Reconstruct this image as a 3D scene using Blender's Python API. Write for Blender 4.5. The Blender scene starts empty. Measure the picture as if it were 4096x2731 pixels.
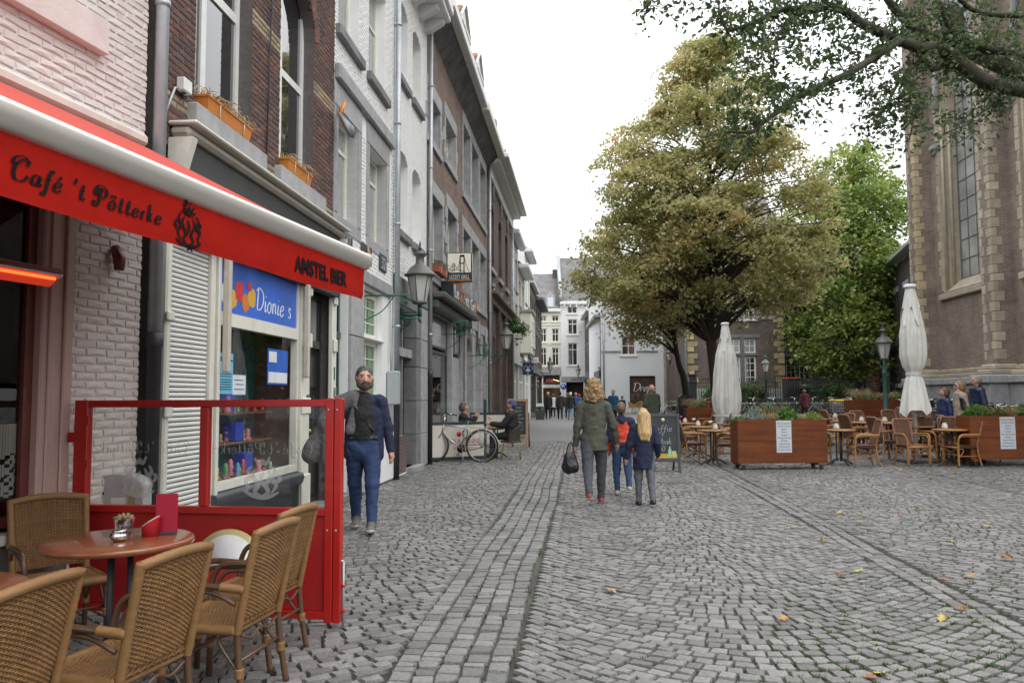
import bpy, math, random
import numpy as np
from mathutils import Vector, Matrix, noise
random.seed(7); np.random.seed(7)
SC = bpy.context.scene
COL = SC.collection
R = math.radians
CAMZ = 1.48
cam_d = bpy.data.cameras.new('camera'); cam = bpy.data.objects.new('camera', cam_d); COL.objects.link(cam)
cam_d.lens = 28.0; cam_d.sensor_width = 36.0; cam_d.clip_start = 0.05; cam_d.clip_end = 2000
CAM_M = Matrix.Translation((0, 0, CAMZ)) @ Matrix.Rotation(R(90 + 3.97), 4, 'X') @ Matrix.Rotation(R(-0.25), 4, 'Z')
cam.matrix_world = CAM_M
SC.camera = cam
W = bpy.data.worlds.new('World'); SC.world = W; W.use_nodes = True
nt = W.node_tree; nt.nodes.clear()
sky = nt.nodes.new('ShaderNodeTexSky'); sky.sky_type = 'NISHITA'; sky.sun_disc = False
sky.sun_elevation = R(48); sky.sun_rotation = R(130); sky.dust_density = 4.0; sky.air_density = 1.0
hs = nt.nodes.new('ShaderNodeHueSaturation'); hs.inputs['Saturation'].default_value = 0.12
mx = nt.nodes.new('ShaderNodeMix'); mx.data_type = 'RGBA'; mx.inputs[0].default_value = 0.88
mx.inputs[7].default_value = (15.2, 15.5, 15.9, 1)
bg = nt.nodes.new('ShaderNodeBackground'); bg.inputs['Strength'].default_value = 0.10
wo = nt.nodes.new('ShaderNodeOutputWorld')
nt.links.new(sky.outputs[0], hs.inputs['Color']); nt.links.new(hs.outputs[0], mx.inputs[6])
wt_ = nt.nodes.new('ShaderNodeTexCoord'); wz = nt.nodes.new('ShaderNodeSeparateXYZ'); nt.links.new(wt_.outputs['Generated'], wz.inputs[0])
wr = nt.nodes.new('ShaderNodeMapRange'); wr.inputs[1].default_value = 0; wr.inputs[2].default_value = 1; wr.inputs[3].default_value = .66; wr.inputs[4].default_value = 1.75   # overcast dome: brighter overhead than at the horizon
nt.links.new(wz.outputs[2], wr.inputs[0]); wv = nt.nodes.new('ShaderNodeVectorMath'); wv.operation = 'SCALE'; nt.links.new(mx.outputs[2], wv.inputs[0]); nt.links.new(wr.outputs[0], wv.inputs['Scale'])
nt.links.new(wv.outputs[0], bg.inputs['Color']); nt.links.new(bg.outputs[0], wo.inputs[0])
sun_d = bpy.data.lights.new('sun', 'SUN'); sun = bpy.data.objects.new('sun', sun_d); COL.objects.link(sun)
sun_d.energy = 0.6; sun_d.angle = R(40); sun_d.color = (1, .97, .93)
sun.rotation_euler = (R(90 - 48), 0, R(50))
SC.view_settings.view_transform = 'Standard'; SC.view_settings.look = 'None'
SC.view_settings.exposure = 0.2; SC.view_settings.gamma = 1.0
SC.view_settings.use_curve_mapping = False
SC.render.engine = 'CYCLES'
SC.cycles.max_bounces = 6; SC.cycles.transparent_max_bounces = 12
SC.cycles.diffuse_bounces = 3; SC.cycles.glossy_bounces = 3; SC.cycles.transmission_bounces = 4
SC.cycles.caustics_reflective = False; SC.cycles.caustics_refractive = False
try: SC.cycles.use_denoising = True
except Exception: pass
FN = 28.0 / 36.0 * 4096
def ray(xn, yn):
 d = CAM_M.to_3x3() @ Vector(((xn - 2048) / FN, -(yn - 1365.5) / FN, -1.0))
 return d
def A(xn, yn, Y):
 d = ray(xn, yn); return Vector((0, 0, CAMZ)) + d * (Y / d.y)
def G(xn, yn, z=0.0):
 d = ray(xn, yn); return Vector((0, 0, CAMZ)) + d * ((z - CAMZ) / d.z)
CAMINV = CAM_M.inverted()
def proj(p):
 q = CAMINV @ Vector(p)
 if q.z > -0.05: return None
 return (2048 + FN * q.x / -q.z, 1365.5 - FN * q.y / -q.z)
def ss(a, b, x):
 t = max(0., min(1., (x - a) / (b - a))); return t * t * (3 - 2 * t)
def zg(x, y):
 return 0.33 * ss(5.5, 12.5, x) * ss(13.5, 23, y)
MATS = {}
def M(key, col, rough=.6, var=.12, scale=6., bump=0., bscale=60., metal=0., island=0., spec=.5, dirt=None, dscale=1.2, damt=.5, stretch=None, emit=0., coat=0., trans=0., alpha=1.):
 if key in MATS: return MATS[key]
 m = bpy.data.materials.new(key); m.use_nodes = True; MATS[key] = m
 n = m.node_tree.nodes; L = m.node_tree.links
 b = n['Principled BSDF']
 b.inputs['Roughness'].default_value = rough; b.inputs['Metallic'].default_value = metal
 b.inputs['Specular IOR Level'].default_value = spec
 if coat: b.inputs['Coat Weight'].default_value = coat
 if trans: b.inputs['Transmission Weight'].default_value = trans
 tc = n.new('ShaderNodeTexCoord'); src = tc.outputs['Object']
 if stretch:
  mp = n.new('ShaderNodeMapping'); mp.inputs['Scale'].default_value = stretch
  L.new(src, mp.inputs['Vector']); src = mp.outputs[0]
 nz = n.new('ShaderNodeTexNoise'); nz.inputs['Scale'].default_value = scale; nz.inputs['Detail'].default_value = 5; nz.inputs['Roughness'].default_value = .62
 L.new(src, nz.inputs['Vector'])
 mr = n.new('ShaderNodeMapRange'); mr.inputs[1].default_value = .3; mr.inputs[2].default_value = .7
 mr.inputs[3].default_value = 1 - var; mr.inputs[4].default_value = 1 + var
 L.new(nz.outputs['Fac'], mr.inputs[0]); fac = mr.outputs[0]
 if island:
  ge = n.new('ShaderNodeNewGeometry'); oi = n.new('ShaderNodeObjectInfo')
  ad = n.new('ShaderNodeMath'); ad.operation = 'ADD'; L.new(ge.outputs['Random Per Island'], ad.inputs[0]); L.new(oi.outputs['Random'], ad.inputs[1])
  fr = n.new('ShaderNodeMath'); fr.operation = 'FRACT'; L.new(ad.outputs[0], fr.inputs[0])
  m2 = n.new('ShaderNodeMapRange'); m2.inputs[3].default_value = 1 - island; m2.inputs[4].default_value = 1 + island
  L.new(fr.outputs[0], m2.inputs[0])
  mu = n.new('ShaderNodeMath'); mu.operation = 'MULTIPLY'; L.new(fac, mu.inputs[0]); L.new(m2.outputs[0], mu.inputs[1]); fac = mu.outputs[0]
 vm = n.new('ShaderNodeVectorMath'); vm.operation = 'SCALE'; vm.inputs[0].default_value = col[:3]
 L.new(fac, vm.inputs['Scale']); out = vm.outputs[0]
 if dirt:
  nd = n.new('ShaderNodeTexNoise'); nd.inputs['Scale'].default_value = dscale; nd.inputs['Detail'].default_value = 7; nd.inputs['Roughness'].default_value = .7
  dm = n.new('ShaderNodeMapping'); dm.inputs['Scale'].default_value = (1, 1, .35); L.new(tc.outputs['Object'], dm.inputs['Vector']); L.new(dm.outputs[0], nd.inputs['Vector'])
  md = n.new('ShaderNodeMapRange'); md.inputs[1].default_value = .5; md.inputs[2].default_value = .75; md.inputs[4].default_value = damt
  L.new(nd.outputs['Fac'], md.inputs[0])
  mc = n.new('ShaderNodeMix'); mc.data_type = 'RGBA'; mc.inputs[7].default_value = (*dirt[:3], 1)
  L.new(md.outputs[0], mc.inputs[0]); L.new(out, mc.inputs[6]); out = mc.outputs[2]
 L.new(out, b.inputs['Base Color'])
 if bump:
  nb = n.new('ShaderNodeTexNoise'); nb.inputs['Scale'].default_value = bscale; nb.inputs['Detail'].default_value = 4
  L.new(src, nb.inputs['Vector'])
  bp = n.new('ShaderNodeBump'); bp.inputs['Strength'].default_value = bump; bp.inputs['Distance'].default_value = .01
  L.new(nb.outputs['Fac'], bp.inputs['Height']); L.new(bp.outputs[0], b.inputs['Normal'])
 if emit:
  b.inputs['Emission Color'].default_value = (*col[:3], 1); b.inputs['Emission Strength'].default_value = emit
 if alpha < 1: b.inputs['Alpha'].default_value = alpha
 return m
def M_brick(key, cols, mortar, bw=.21, bh=.062, rough=.85, axis='XZ'):
 if key in MATS: return MATS[key]
 m = bpy.data.materials.new(key); m.use_nodes = True; MATS[key] = m
 n = m.node_tree.nodes; L = m.node_tree.links; b = n['Principled BSDF']; b.inputs['Roughness'].default_value = rough
 tc = n.new('ShaderNodeTexCoord'); sp = n.new('ShaderNodeSeparateXYZ'); L.new(tc.outputs['Object'], sp.inputs[0])
 ad = n.new('ShaderNodeMath'); ad.operation = 'ADD'; L.new(sp.outputs[0], ad.inputs[0]); L.new(sp.outputs[1], ad.inputs[1])
 cb = n.new('ShaderNodeCombineXYZ'); L.new(ad.outputs[0], cb.inputs[0]); L.new(sp.outputs[2], cb.inputs[1])
 br = n.new('ShaderNodeTexBrick'); br.inputs['Scale'].default_value = 1
 br.inputs['Brick Width'].default_value = bw; br.inputs['Row Height'].default_value = bh; br.inputs['Mortar Size'].default_value = .006
 br.inputs['Color1'].default_value = (*cols[0], 1); br.inputs['Color2'].default_value = (*cols[1], 1); br.inputs['Mortar'].default_value = (*mortar, 1)
 L.new(cb.outputs[0], br.inputs['Vector'])
 nz = n.new('ShaderNodeTexNoise'); nz.inputs['Scale'].default_value = 1.1; nz.inputs['Detail'].default_value = 8; nz.inputs['Roughness'].default_value = .7
 L.new(tc.outputs['Object'], nz.inputs['Vector'])
 mr = n.new('ShaderNodeMapRange'); mr.inputs[1].default_value = .3; mr.inputs[2].default_value = .7; mr.inputs[3].default_value = .62; mr.inputs[4].default_value = 1.3
 L.new(nz.outputs['Fac'], mr.inputs[0])
 vm = n.new('ShaderNodeVectorMath'); vm.operation = 'SCALE'; L.new(br.outputs['Color'], vm.inputs[0]); L.new(mr.outputs[0], vm.inputs['Scale'])
 L.new(vm.outputs[0], b.inputs['Base Color'])
 bp = n.new('ShaderNodeBump'); bp.inputs['Strength'].default_value = .5; bp.inputs['Distance'].default_value = .01; bp.invert = True
 L.new(br.outputs['Fac'], bp.inputs['Height']); L.new(bp.outputs[0], b.inputs['Normal'])
 return m
def M_leaf(key, cols, trans=.35, nscale=.45):
 if key in MATS: return MATS[key]
 m = bpy.data.materials.new(key); m.use_nodes = True; MATS[key] = m
 n = m.node_tree.nodes; L = m.node_tree.links; b = n['Principled BSDF']; b.inputs['Roughness'].default_value = .55
 ge = n.new('ShaderNodeNewGeometry'); tc = n.new('ShaderNodeTexCoord')
 nz = n.new('ShaderNodeTexNoise'); nz.inputs['Scale'].default_value = nscale; nz.inputs['Detail'].default_value = 3
 L.new(tc.outputs['Object'], nz.inputs['Vector'])
 a1 = n.new('ShaderNodeMath'); a1.operation = 'MULTIPLY_ADD'; a1.inputs[1].default_value = .55; L.new(ge.outputs['Random Per Island'], a1.inputs[0])
 a2 = n.new('ShaderNodeMapRange'); a2.inputs[1].default_value = .3; a2.inputs[2].default_value = .7; a2.inputs[3].default_value = 0; a2.inputs[4].default_value = .45
 L.new(nz.outputs['Fac'], a2.inputs[0]); L.new(a2.outputs[0], a1.inputs[2])
 cr = n.new('ShaderNodeValToRGB'); e = cr.color_ramp.elements
 while len(e) < len(cols): e.new(.5)
 for i, (p, c) in enumerate(cols): e[i].position = p; e[i].color = (*c, 1)
 L.new(a1.outputs[0], cr.inputs[0]); L.new(cr.outputs[0], b.inputs['Base Color'])
 tr = n.new('ShaderNodeBsdfTranslucent'); L.new(cr.outputs[0], tr.inputs[0])
 ms = n.new('ShaderNodeMixShader'); ms.inputs[0].default_value = trans
 L.new(b.outputs[0], ms.inputs[1]); L.new(tr.outputs[0], ms.inputs[2]); L.new(ms.outputs[0], n['Material Output'].inputs[0])
 return m
def M_glass(key, tint=(1, 1, 1), rough=.01, refl=1.0):
 if key in MATS: return MATS[key]
 m = bpy.data.materials.new(key); m.use_nodes = True; MATS[key] = m
 n = m.node_tree.nodes; L = m.node_tree.links; n.remove(n['Principled BSDF'])
 t = n.new('ShaderNodeBsdfTransparent'); t.inputs[0].default_value = (*tint, 1)
 g = n.new('ShaderNodeBsdfGlossy'); g.inputs['Roughness'].default_value = rough; g.inputs[0].default_value = (refl, refl, refl, 1)
 f = n.new('ShaderNodeFresnel'); f.inputs[0].default_value = 1.45
 ge = n.new('ShaderNodeNewGeometry'); iv = n.new('ShaderNodeMath'); iv.operation = 'SUBTRACT'; iv.inputs[0].default_value = 1; L.new(ge.outputs['Backfacing'], iv.inputs[1]); mu = n.new('ShaderNodeMath'); mu.operation = 'MULTIPLY'; L.new(f.outputs[0], mu.inputs[0]); L.new(iv.outputs[0], mu.inputs[1])
 ms = n.new('ShaderNodeMixShader'); L.new(mu.outputs[0], ms.inputs[0]); L.new(t.outputs[0], ms.inputs[1]); L.new(g.outputs[0], ms.inputs[2])
 L.new(ms.outputs[0], n['Material Output'].inputs[0]); return m
class MB:
 def __init__(s): s.v = []; s.f = []; s.m = []; s.sm = []; s.T = None
 def add(s, vs, fs, mi=0, sm=False):
  o = len(s.v)
  if s.T is not None: vs = [s.T @ Vector(p) for p in vs]
  s.v.extend([tuple(p) for p in vs])
  for f in fs: s.f.append(tuple(i + o for i in f)); s.m.append(mi); s.sm.append(sm)
  return s
 def box(s, x0, x1, y0, y1, z0, z1, mi=0):
  return s.add([(x0, y0, z0), (x1, y0, z0), (x1, y1, z0), (x0, y1, z0), (x0, y0, z1), (x1, y0, z1), (x1, y1, z1), (x0, y1, z1)],
              [(0, 3, 2, 1), (4, 5, 6, 7), (0, 1, 5, 4), (1, 2, 6, 5), (2, 3, 7, 6), (3, 0, 4, 7)], mi)
 def cbox(s, x0, x1, y0, y1, z0, z1, c=.006, mi=0):
  c = min(c, abs(x1 - x0) * .45, abs(y1 - y0) * .45, abs(z1 - z0) * .45)
  vs = []; X = (x0, x1); Y = (y0, y1); Z = (z0, z1); idx = {}
  for i in (0, 1):
   for j in (0, 1):
    for k in (0, 1):
     sx = c if i == 0 else -c; sy = c if j == 0 else -c; sz = c if k == 0 else -c
     for ax in range(3):
      idx[(i, j, k, ax)] = len(vs)
      vs.append((X[i] + (0 if ax == 0 else sx), Y[j] + (0 if ax == 1 else sy), Z[k] + (0 if ax == 2 else sz)))
  fs = []
  def q(keys, flip): 
   t = [idx[k] for k in keys]; fs.append(tuple(t[::-1] if flip else t))
  for i in (0, 1):
   q([(i, 0, 0, 0), (i, 1, 0, 0), (i, 1, 1, 0), (i, 0, 1, 0)], i == 0)
   q([(0, i, 0, 1), (1, i, 0, 1), (1, i, 1, 1), (0, i, 1, 1)], i == 1)
   q([(0, 0, i, 2), (1, 0, i, 2), (1, 1, i, 2), (0, 1, i, 2)], i == 0)
   for j in (0, 1):
    q([(i, j, 0, 0), (i, j, 1, 0), (i, j, 1, 1), (i, j, 0, 1)], (i + j) % 2 == 0 and True)
    q([(i, 0, j, 0), (i, 1, j, 0), (i, 1, j, 2), (i, 0, j, 2)], (i + j) % 2 == 1)
    q([(0, i, j, 1), (1, i, j, 1), (1, i, j, 2), (0, i, j, 2)], (i + j) % 2 == 0)
  for i in (0, 1):
   for j in (0, 1):
    for k in (0, 1): q([(i, j, k, 0), (i, j, k, 1), (i, j, k, 2)], (i + j + k) % 2 == 0)
  return s.add(vs, fs, mi)
 def tube(s, pts, r, n=8, mi=0, caps=True, sm=True, flat=1.0):
  pts = [Vector(p) for p in pts]; k = len(pts)
  if not hasattr(r, '__len__'): r = [r] * k
  vs = []; fs = []; up = None
  for i, p in enumerate(pts):
   t = (pts[min(i + 1, k - 1)] - pts[max(i - 1, 0)])
   if t.length < 1e-9: t = Vector((0, 0, 1))
   t.normalize()
   if up is None:
    up = Vector((0, 0, 1)) if abs(t.z) < .9 else Vector((1, 0, 0))
   u = t.cross(up)
   if u.length < 1e-6: u = t.orthogonal()
   u.normalize(); w = u.cross(t).normalized(); up = w
   for j in range(n):
    a = 2 * math.pi * j / n
    vs.append(p + (u * math.cos(a) + w * math.sin(a) * flat) * r[i])
  for i in range(k - 1):
   for j in range(n):
    a = i * n + j; b = i * n + (j + 1) % n
    fs.append((a, b, b + n, a + n))
  if caps: fs.append(tuple(range(n - 1, -1, -1))); fs.append(tuple((k - 1) * n + j for j in range(n)))
  return s.add(vs, fs, mi, sm)
 def lathe(s, prof, n=16, c=(0, 0, 0), mi=0, sm=True, caps=True, sx=1., sy=1.):
  vs = []; fs = []; k = len(prof)
  for r, z in prof:
   for j in range(n):
    a = 2 * math.pi * j / n; vs.append((c[0] + r * math.cos(a) * sx, c[1] + r * math.sin(a) * sy, c[2] + z))
  for i in range(k - 1):
   for j in range(n):
    a = i * n + j; b = i * n + (j + 1) % n
    fs.append((a, b, b + n, a + n))
  if caps: fs.append(tuple(range(n - 1, -1, -1))); fs.append(tuple((k - 1) * n + j for j in range(n)))
  return s.add(vs, fs, mi, sm)
 def prism(s, poly, y0, y1, mi=0):
  n = len(poly); vs = [(x, y0, z) for x, z in poly] + [(x, y1, z) for x, z in poly]
  fs = [tuple(range(n)), tuple(range(2 * n - 1, n - 1, -1))] + [(i, i + n, (i + 1) % n + n, (i + 1) % n) for i in range(n)]
  return s.add(vs, fs, mi)
 def prismx(s, poly, x0, x1, mi=0, sm=False):
  n = len(poly); vs = [(x0, y, z) for y, z in poly] + [(x1, y, z) for y, z in poly]
  fs = [tuple(range(n - 1, -1, -1)), tuple(range(n, 2 * n))]
  s.add(vs, fs, mi); 
  return s.add(vs, [(i, (i + 1) % n, (i + 1) % n + n, i + n) for i in range(n)], mi, sm)
 def ball(s, c, r, n=10, mi=0, sx=1., sy=1., sz=1.):
  prof = [(max(r * math.sin(math.pi * i / 6), .0005), -r * math.cos(math.pi * i / 6) * sz) for i in range(7)]
  return s.lathe(prof, n, c, mi, True, True, sx, sy)
 def build(s, name, mats, parent=None):
  if not isinstance(mats, (list, tuple)): mats = [mats]
  me = bpy.data.meshes.new(name); me.from_pydata(s.v, [], s.f)
  for m in mats: me.materials.append(m)
  me.polygons.foreach_set('material_index', np.array(s.m, dtype=np.int32))
  me.polygons.foreach_set('use_smooth', np.array(s.sm, dtype=bool)); me.update()
  return mk(name, me, parent)
def mk(name, me, parent=None):
 o = bpy.data.objects.new(name, me); COL.objects.link(o)
 if parent is not None: o.parent = parent
 return o
def np_mesh(name, V, F, mats, smooth=False, mi=None):
 me = bpy.data.meshes.new(name); V = np.asarray(V, dtype=np.float32); F = np.asarray(F, dtype=np.int32)
 me.vertices.add(len(V)); me.vertices.foreach_set('co', V.ravel())
 k = F.shape[1]; me.loops.add(F.size); me.loops.foreach_set('vertex_index', F.ravel())
 me.polygons.add(len(F)); me.polygons.foreach_set('loop_start', np.arange(0, F.size, k, dtype=np.int32))
 if smooth: me.polygons.foreach_set('use_smooth', np.ones(len(F), dtype=bool))
 for m in (mats if isinstance(mats, (list, tuple)) else [mats]): me.materials.append(m)
 if mi is not None: me.polygons.foreach_set('material_index', np.asarray(mi, dtype=np.int32))
 me.update(calc_edges=True); me.validate(); return me
def tag(o, label=None, cat=None, group=None, kind=None):
 if label: o['label'] = label
 if cat: o['category'] = cat
 if group: o['group'] = group
 if kind: o['kind'] = kind
 return o
def thing(name, label, cat, loc=(0, 0, 0), rz=0., group=None):
 o = bpy.data.objects.new(name, None); COL.objects.link(o); o.empty_display_size = .1
 o.location = loc; o.rotation_euler = (0, 0, rz)
 return tag(o, label, cat, group)
def copy_thing(root, loc=None, rz=None, label=None, group=None, scale=None):
 def cp(o, par):
  c = o.copy(); COL.objects.link(c)
  if par is not None: c.parent = par
  for ch in list(o.children): cp(ch, c)
  return c
 r = cp(root, None)
 if loc is not None: r.location = loc
 if rz is not None: r.rotation_euler = (0, 0, rz)
 if label: r['label'] = label
 if group: r['group'] = group
 if scale is not None: r.scale = (scale,) * 3
 return r
def text_part(body, size, mat, parent, loc, rot=(R(90), 0, 0), shear=0., ext=.002, align='LEFT', name='lettering', sx=1., bold=0.):
 cu = bpy.data.curves.new('text_src', 'FONT'); cu.body = body; cu.size = size; cu.shear = shear; cu.extrude = ext; cu.align_x = align
 cu.offset = bold; cu.resolution_u = 3
 o = bpy.data.objects.new('text_src', cu)
 me = bpy.data.meshes.new_from_object(o); bpy.data.objects.remove(o); bpy.data.curves.remove(cu)
 me.name = name; me.materials.clear(); me.materials.append(mat)
 t = mk(name, me, parent); t.location = loc; t.rotation_euler = rot; t.scale = (sx, 1, 1)
 return t
PHI = R(5.03); CPHI = math.atan(.2315)
def plane_fn(o, phi, out=0.):
 u = Vector((math.sin(phi), math.cos(phi), 0)); n = Vector((u.y, -u.x, 0)); o3 = Vector((o[0], o[1], 0)) + n * out
 def f(xn, yn):
  d = ray(xn, yn); c = Vector((0, 0, CAMZ)); t = n.dot(o3 - c) / n.dot(d); p = c + d * t
  return ((p - o3).dot(u), p.z)
 return f
class Fac:
 def __init__(s, name, label, cat, o, ang, s0=0., group=None):
  s.s0 = s0; s.ang = ang; s.o = Vector((o[0], o[1], 0))
  s.u = Vector((math.cos(ang), math.sin(ang), 0))
  s.t = thing(name, label, cat, s.o + s.u * s0, ang, group)
 def mb(s):
  b = MB(); b.T = Matrix.Translation((-s.s0, 0, 0)); return b
 def world(s, x, y, z):
  return s.o + s.u * x + Vector((-s.u.y, s.u.x, 0)) * y + Vector((0, 0, z))
 def box(s, name, mat, x0, x1, y0, y1, z0, z1, parent=None, c=.006):
  b = s.mb(); b.cbox(x0, x1, y0, y1, z0, z1, c); return b.build(name, mat, parent or s.t)
def arc_pts(x0, x1, zs, rise, n=10):
 w = (x1 - x0) / 2; xc = (x0 + x1) / 2; r = (w * w + rise * rise) / (2 * rise); zc = zs + rise - r; a0 = math.asin(min(1, w / r))
 if rise > w: a0 = math.pi / 2; r = w; 
 return [(xc + r * math.sin(-a0 + 2 * a0 * i / n), (zc if rise <= w else zs) + (r if rise <= w else rise) * math.cos(-a0 + 2 * a0 * i / n)) for i in range(n + 1)]
def wall(B, x0, x1, z0, z1, ops, depth, mat, name='wall', y=0., D=None, parent=None, reveal=None, roof=True):
 b = B.mb()
 xs = sorted({x0, x1, *[v for o in ops for v in (o[0], o[1])]}); zs = sorted({z0, z1, *[v for o in ops for v in (o[2], o[3])]})
 xs = [v for v in xs if x0 <= v <= x1]; zs = [v for v in zs if z0 <= v <= z1]
 for i in range(len(xs) - 1):
  for k in range(len(zs) - 1):
   cx = (xs[i] + xs[i + 1]) / 2; cz = (zs[k] + zs[k + 1]) / 2
   if any(o[0] < cx < o[1] and o[2] < cz < o[3] for o in ops): continue
   b.add([(xs[i], y, zs[k]), (xs[i + 1], y, zs[k]), (xs[i + 1], y, zs[k + 1]), (xs[i], y, zs[k + 1])], [(0, 1, 2, 3)])
 for o in ops:
  a, c, e, g = o[:4]; rise = o[4] if len(o) > 4 else 0
  top = [(a, g), (c, g)] if not rise else arc_pts(a, c, g - rise, rise)
  if rise:
   for (p, q) in zip(top[:-1], top[1:]):
    b.add([(p[0], y, p[1]), (q[0], y, q[1]), (q[0], y, g), (p[0], y, g)], [(0, 1, 2, 3)])
  loop = [(a, e)] + top + [(c, e)]
  n = len(loop); vs = [(p[0], y, p[1]) for p in loop] + [(p[0], y + depth, p[1]) for p in loop]
  b.add(vs, [(i, (i + 1) % n, (i + 1) % n + n, i + n) for i in range(n)], 1 if reveal else 0)
 if D:
  b.add([(x0, y, z0), (x0, y + D, z0), (x0, y + D, z1), (x0, y, z1), (x1, y, z0), (x1, y + D, z0), (x1, y + D, z1), (x1, y, z1)],
              [(0, 3, 2, 1), (4, 5, 6, 7), (1, 2, 6, 5)] + ([(3, 7, 6, 2)] if roof else []))
 return b.build(name, [mat] + ([reveal] if reveal else []), parent or B.t)
def win(B, x0, x1, z0, z1, y=.12, vb=(.5,), hb=(), fm=None, gm=None, fw=.055, bw=.035, name='window', sill=None, bd=.05, pane_name='pane', parent=None):
 b = B.mb(); w = x1 - x0; h = z1 - z0
 b.box(x0, x0 + fw, y, y + bd, z0, z1); b.box(x1 - fw, x1, y, y + bd, z0, z1)
 b.box(x0 + fw, x1 - fw, y, y + bd, z0, z0 + fw); b.box(x0 + fw, x1 - fw, y, y + bd, z1 - fw, z1)
 X = [x0 + fw] + [x0 + w * f for f in vb] + [x1 - fw]; Z = [z0 + fw] + [z0 + h * f for f in hb] + [z1 - fw]
 for f in vb: b.box(x0 + w * f - bw / 2, x0 + w * f + bw / 2, y + .004, y + bd - .004, z0 + fw, z1 - fw)
 for f in hb:
  for i in range(len(X) - 1):
   b.box(X[i] + (bw / 2 if i else 0), X[i + 1] - (bw / 2 if i < len(X) - 2 else 0), y + .007, y + bd - .007, z0 + h * f - bw / 2, z0 + h * f + bw / 2)
 if sill:
  so, st, sm_ = sill; b2 = B.mb(); b2.cbox(x0 - so, x1 + so, -.07, y + .02, z0 - st, z0 + .002, .01); b2.build('sill', sm_, parent or B.t)
 o = b.build(name, fm, parent or B.t)
 for i in range(len(X) - 1):
  for k in range(len(Z) - 1):
   p = B.mb(); p.box(X[i], X[i + 1], y + bd * .55, y + bd * .55 + .006, Z[k], Z[k + 1]); p.build(pane_name, gm, o)
 return o
BRICKV = {}
def brick_mesh(key, bl, bh, mat, n=5, proud=.008, rough=.003):
 if key in BRICKV: return BRICKV[key]
 out = []; rnd = random.Random(3)
 for k in range(n):
  b = MB(); c = .006; j = lambda: rnd.uniform(-rough, rough)
  f = [(-bl / 2 + c + j(), -proud + j() * .6, -bh / 2 + c + j()), (bl / 2 - c + j(), -proud + j() * .6, -bh / 2 + c + j()), (bl / 2 - c + j(), -proud + j() * .6, bh / 2 - c + j()), (-bl / 2 + c + j(), -proud + j() * .6, bh / 2 - c + j())]
  g = [(-bl / 2, .004, -bh / 2), (bl / 2, .004, -bh / 2), (bl / 2, .004, bh / 2), (-bl / 2, .004, bh / 2)]
  m = [((p[0] + q[0]) / 2 + j() * .5, -proud * .55, (p[2] + q[2]) / 2 + j() * .5) for p, q in zip(f, f[1:] + f[:1])]
  ctr = (j() * 2, -proud - abs(j()), j())
  vs = f + g + [ctr]
  b.add(vs, [(0, 1, 8), (1, 2, 8), (2, 3, 8), (3, 0, 8), (4, 5, 1, 0), (5, 6, 2, 1), (6, 7, 3, 2), (7, 4, 0, 3)])
  o = b.build('brick_src', mat); out.append(o.data); bpy.data.objects.remove(o)
 BRICKV[key] = out; return out
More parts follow.
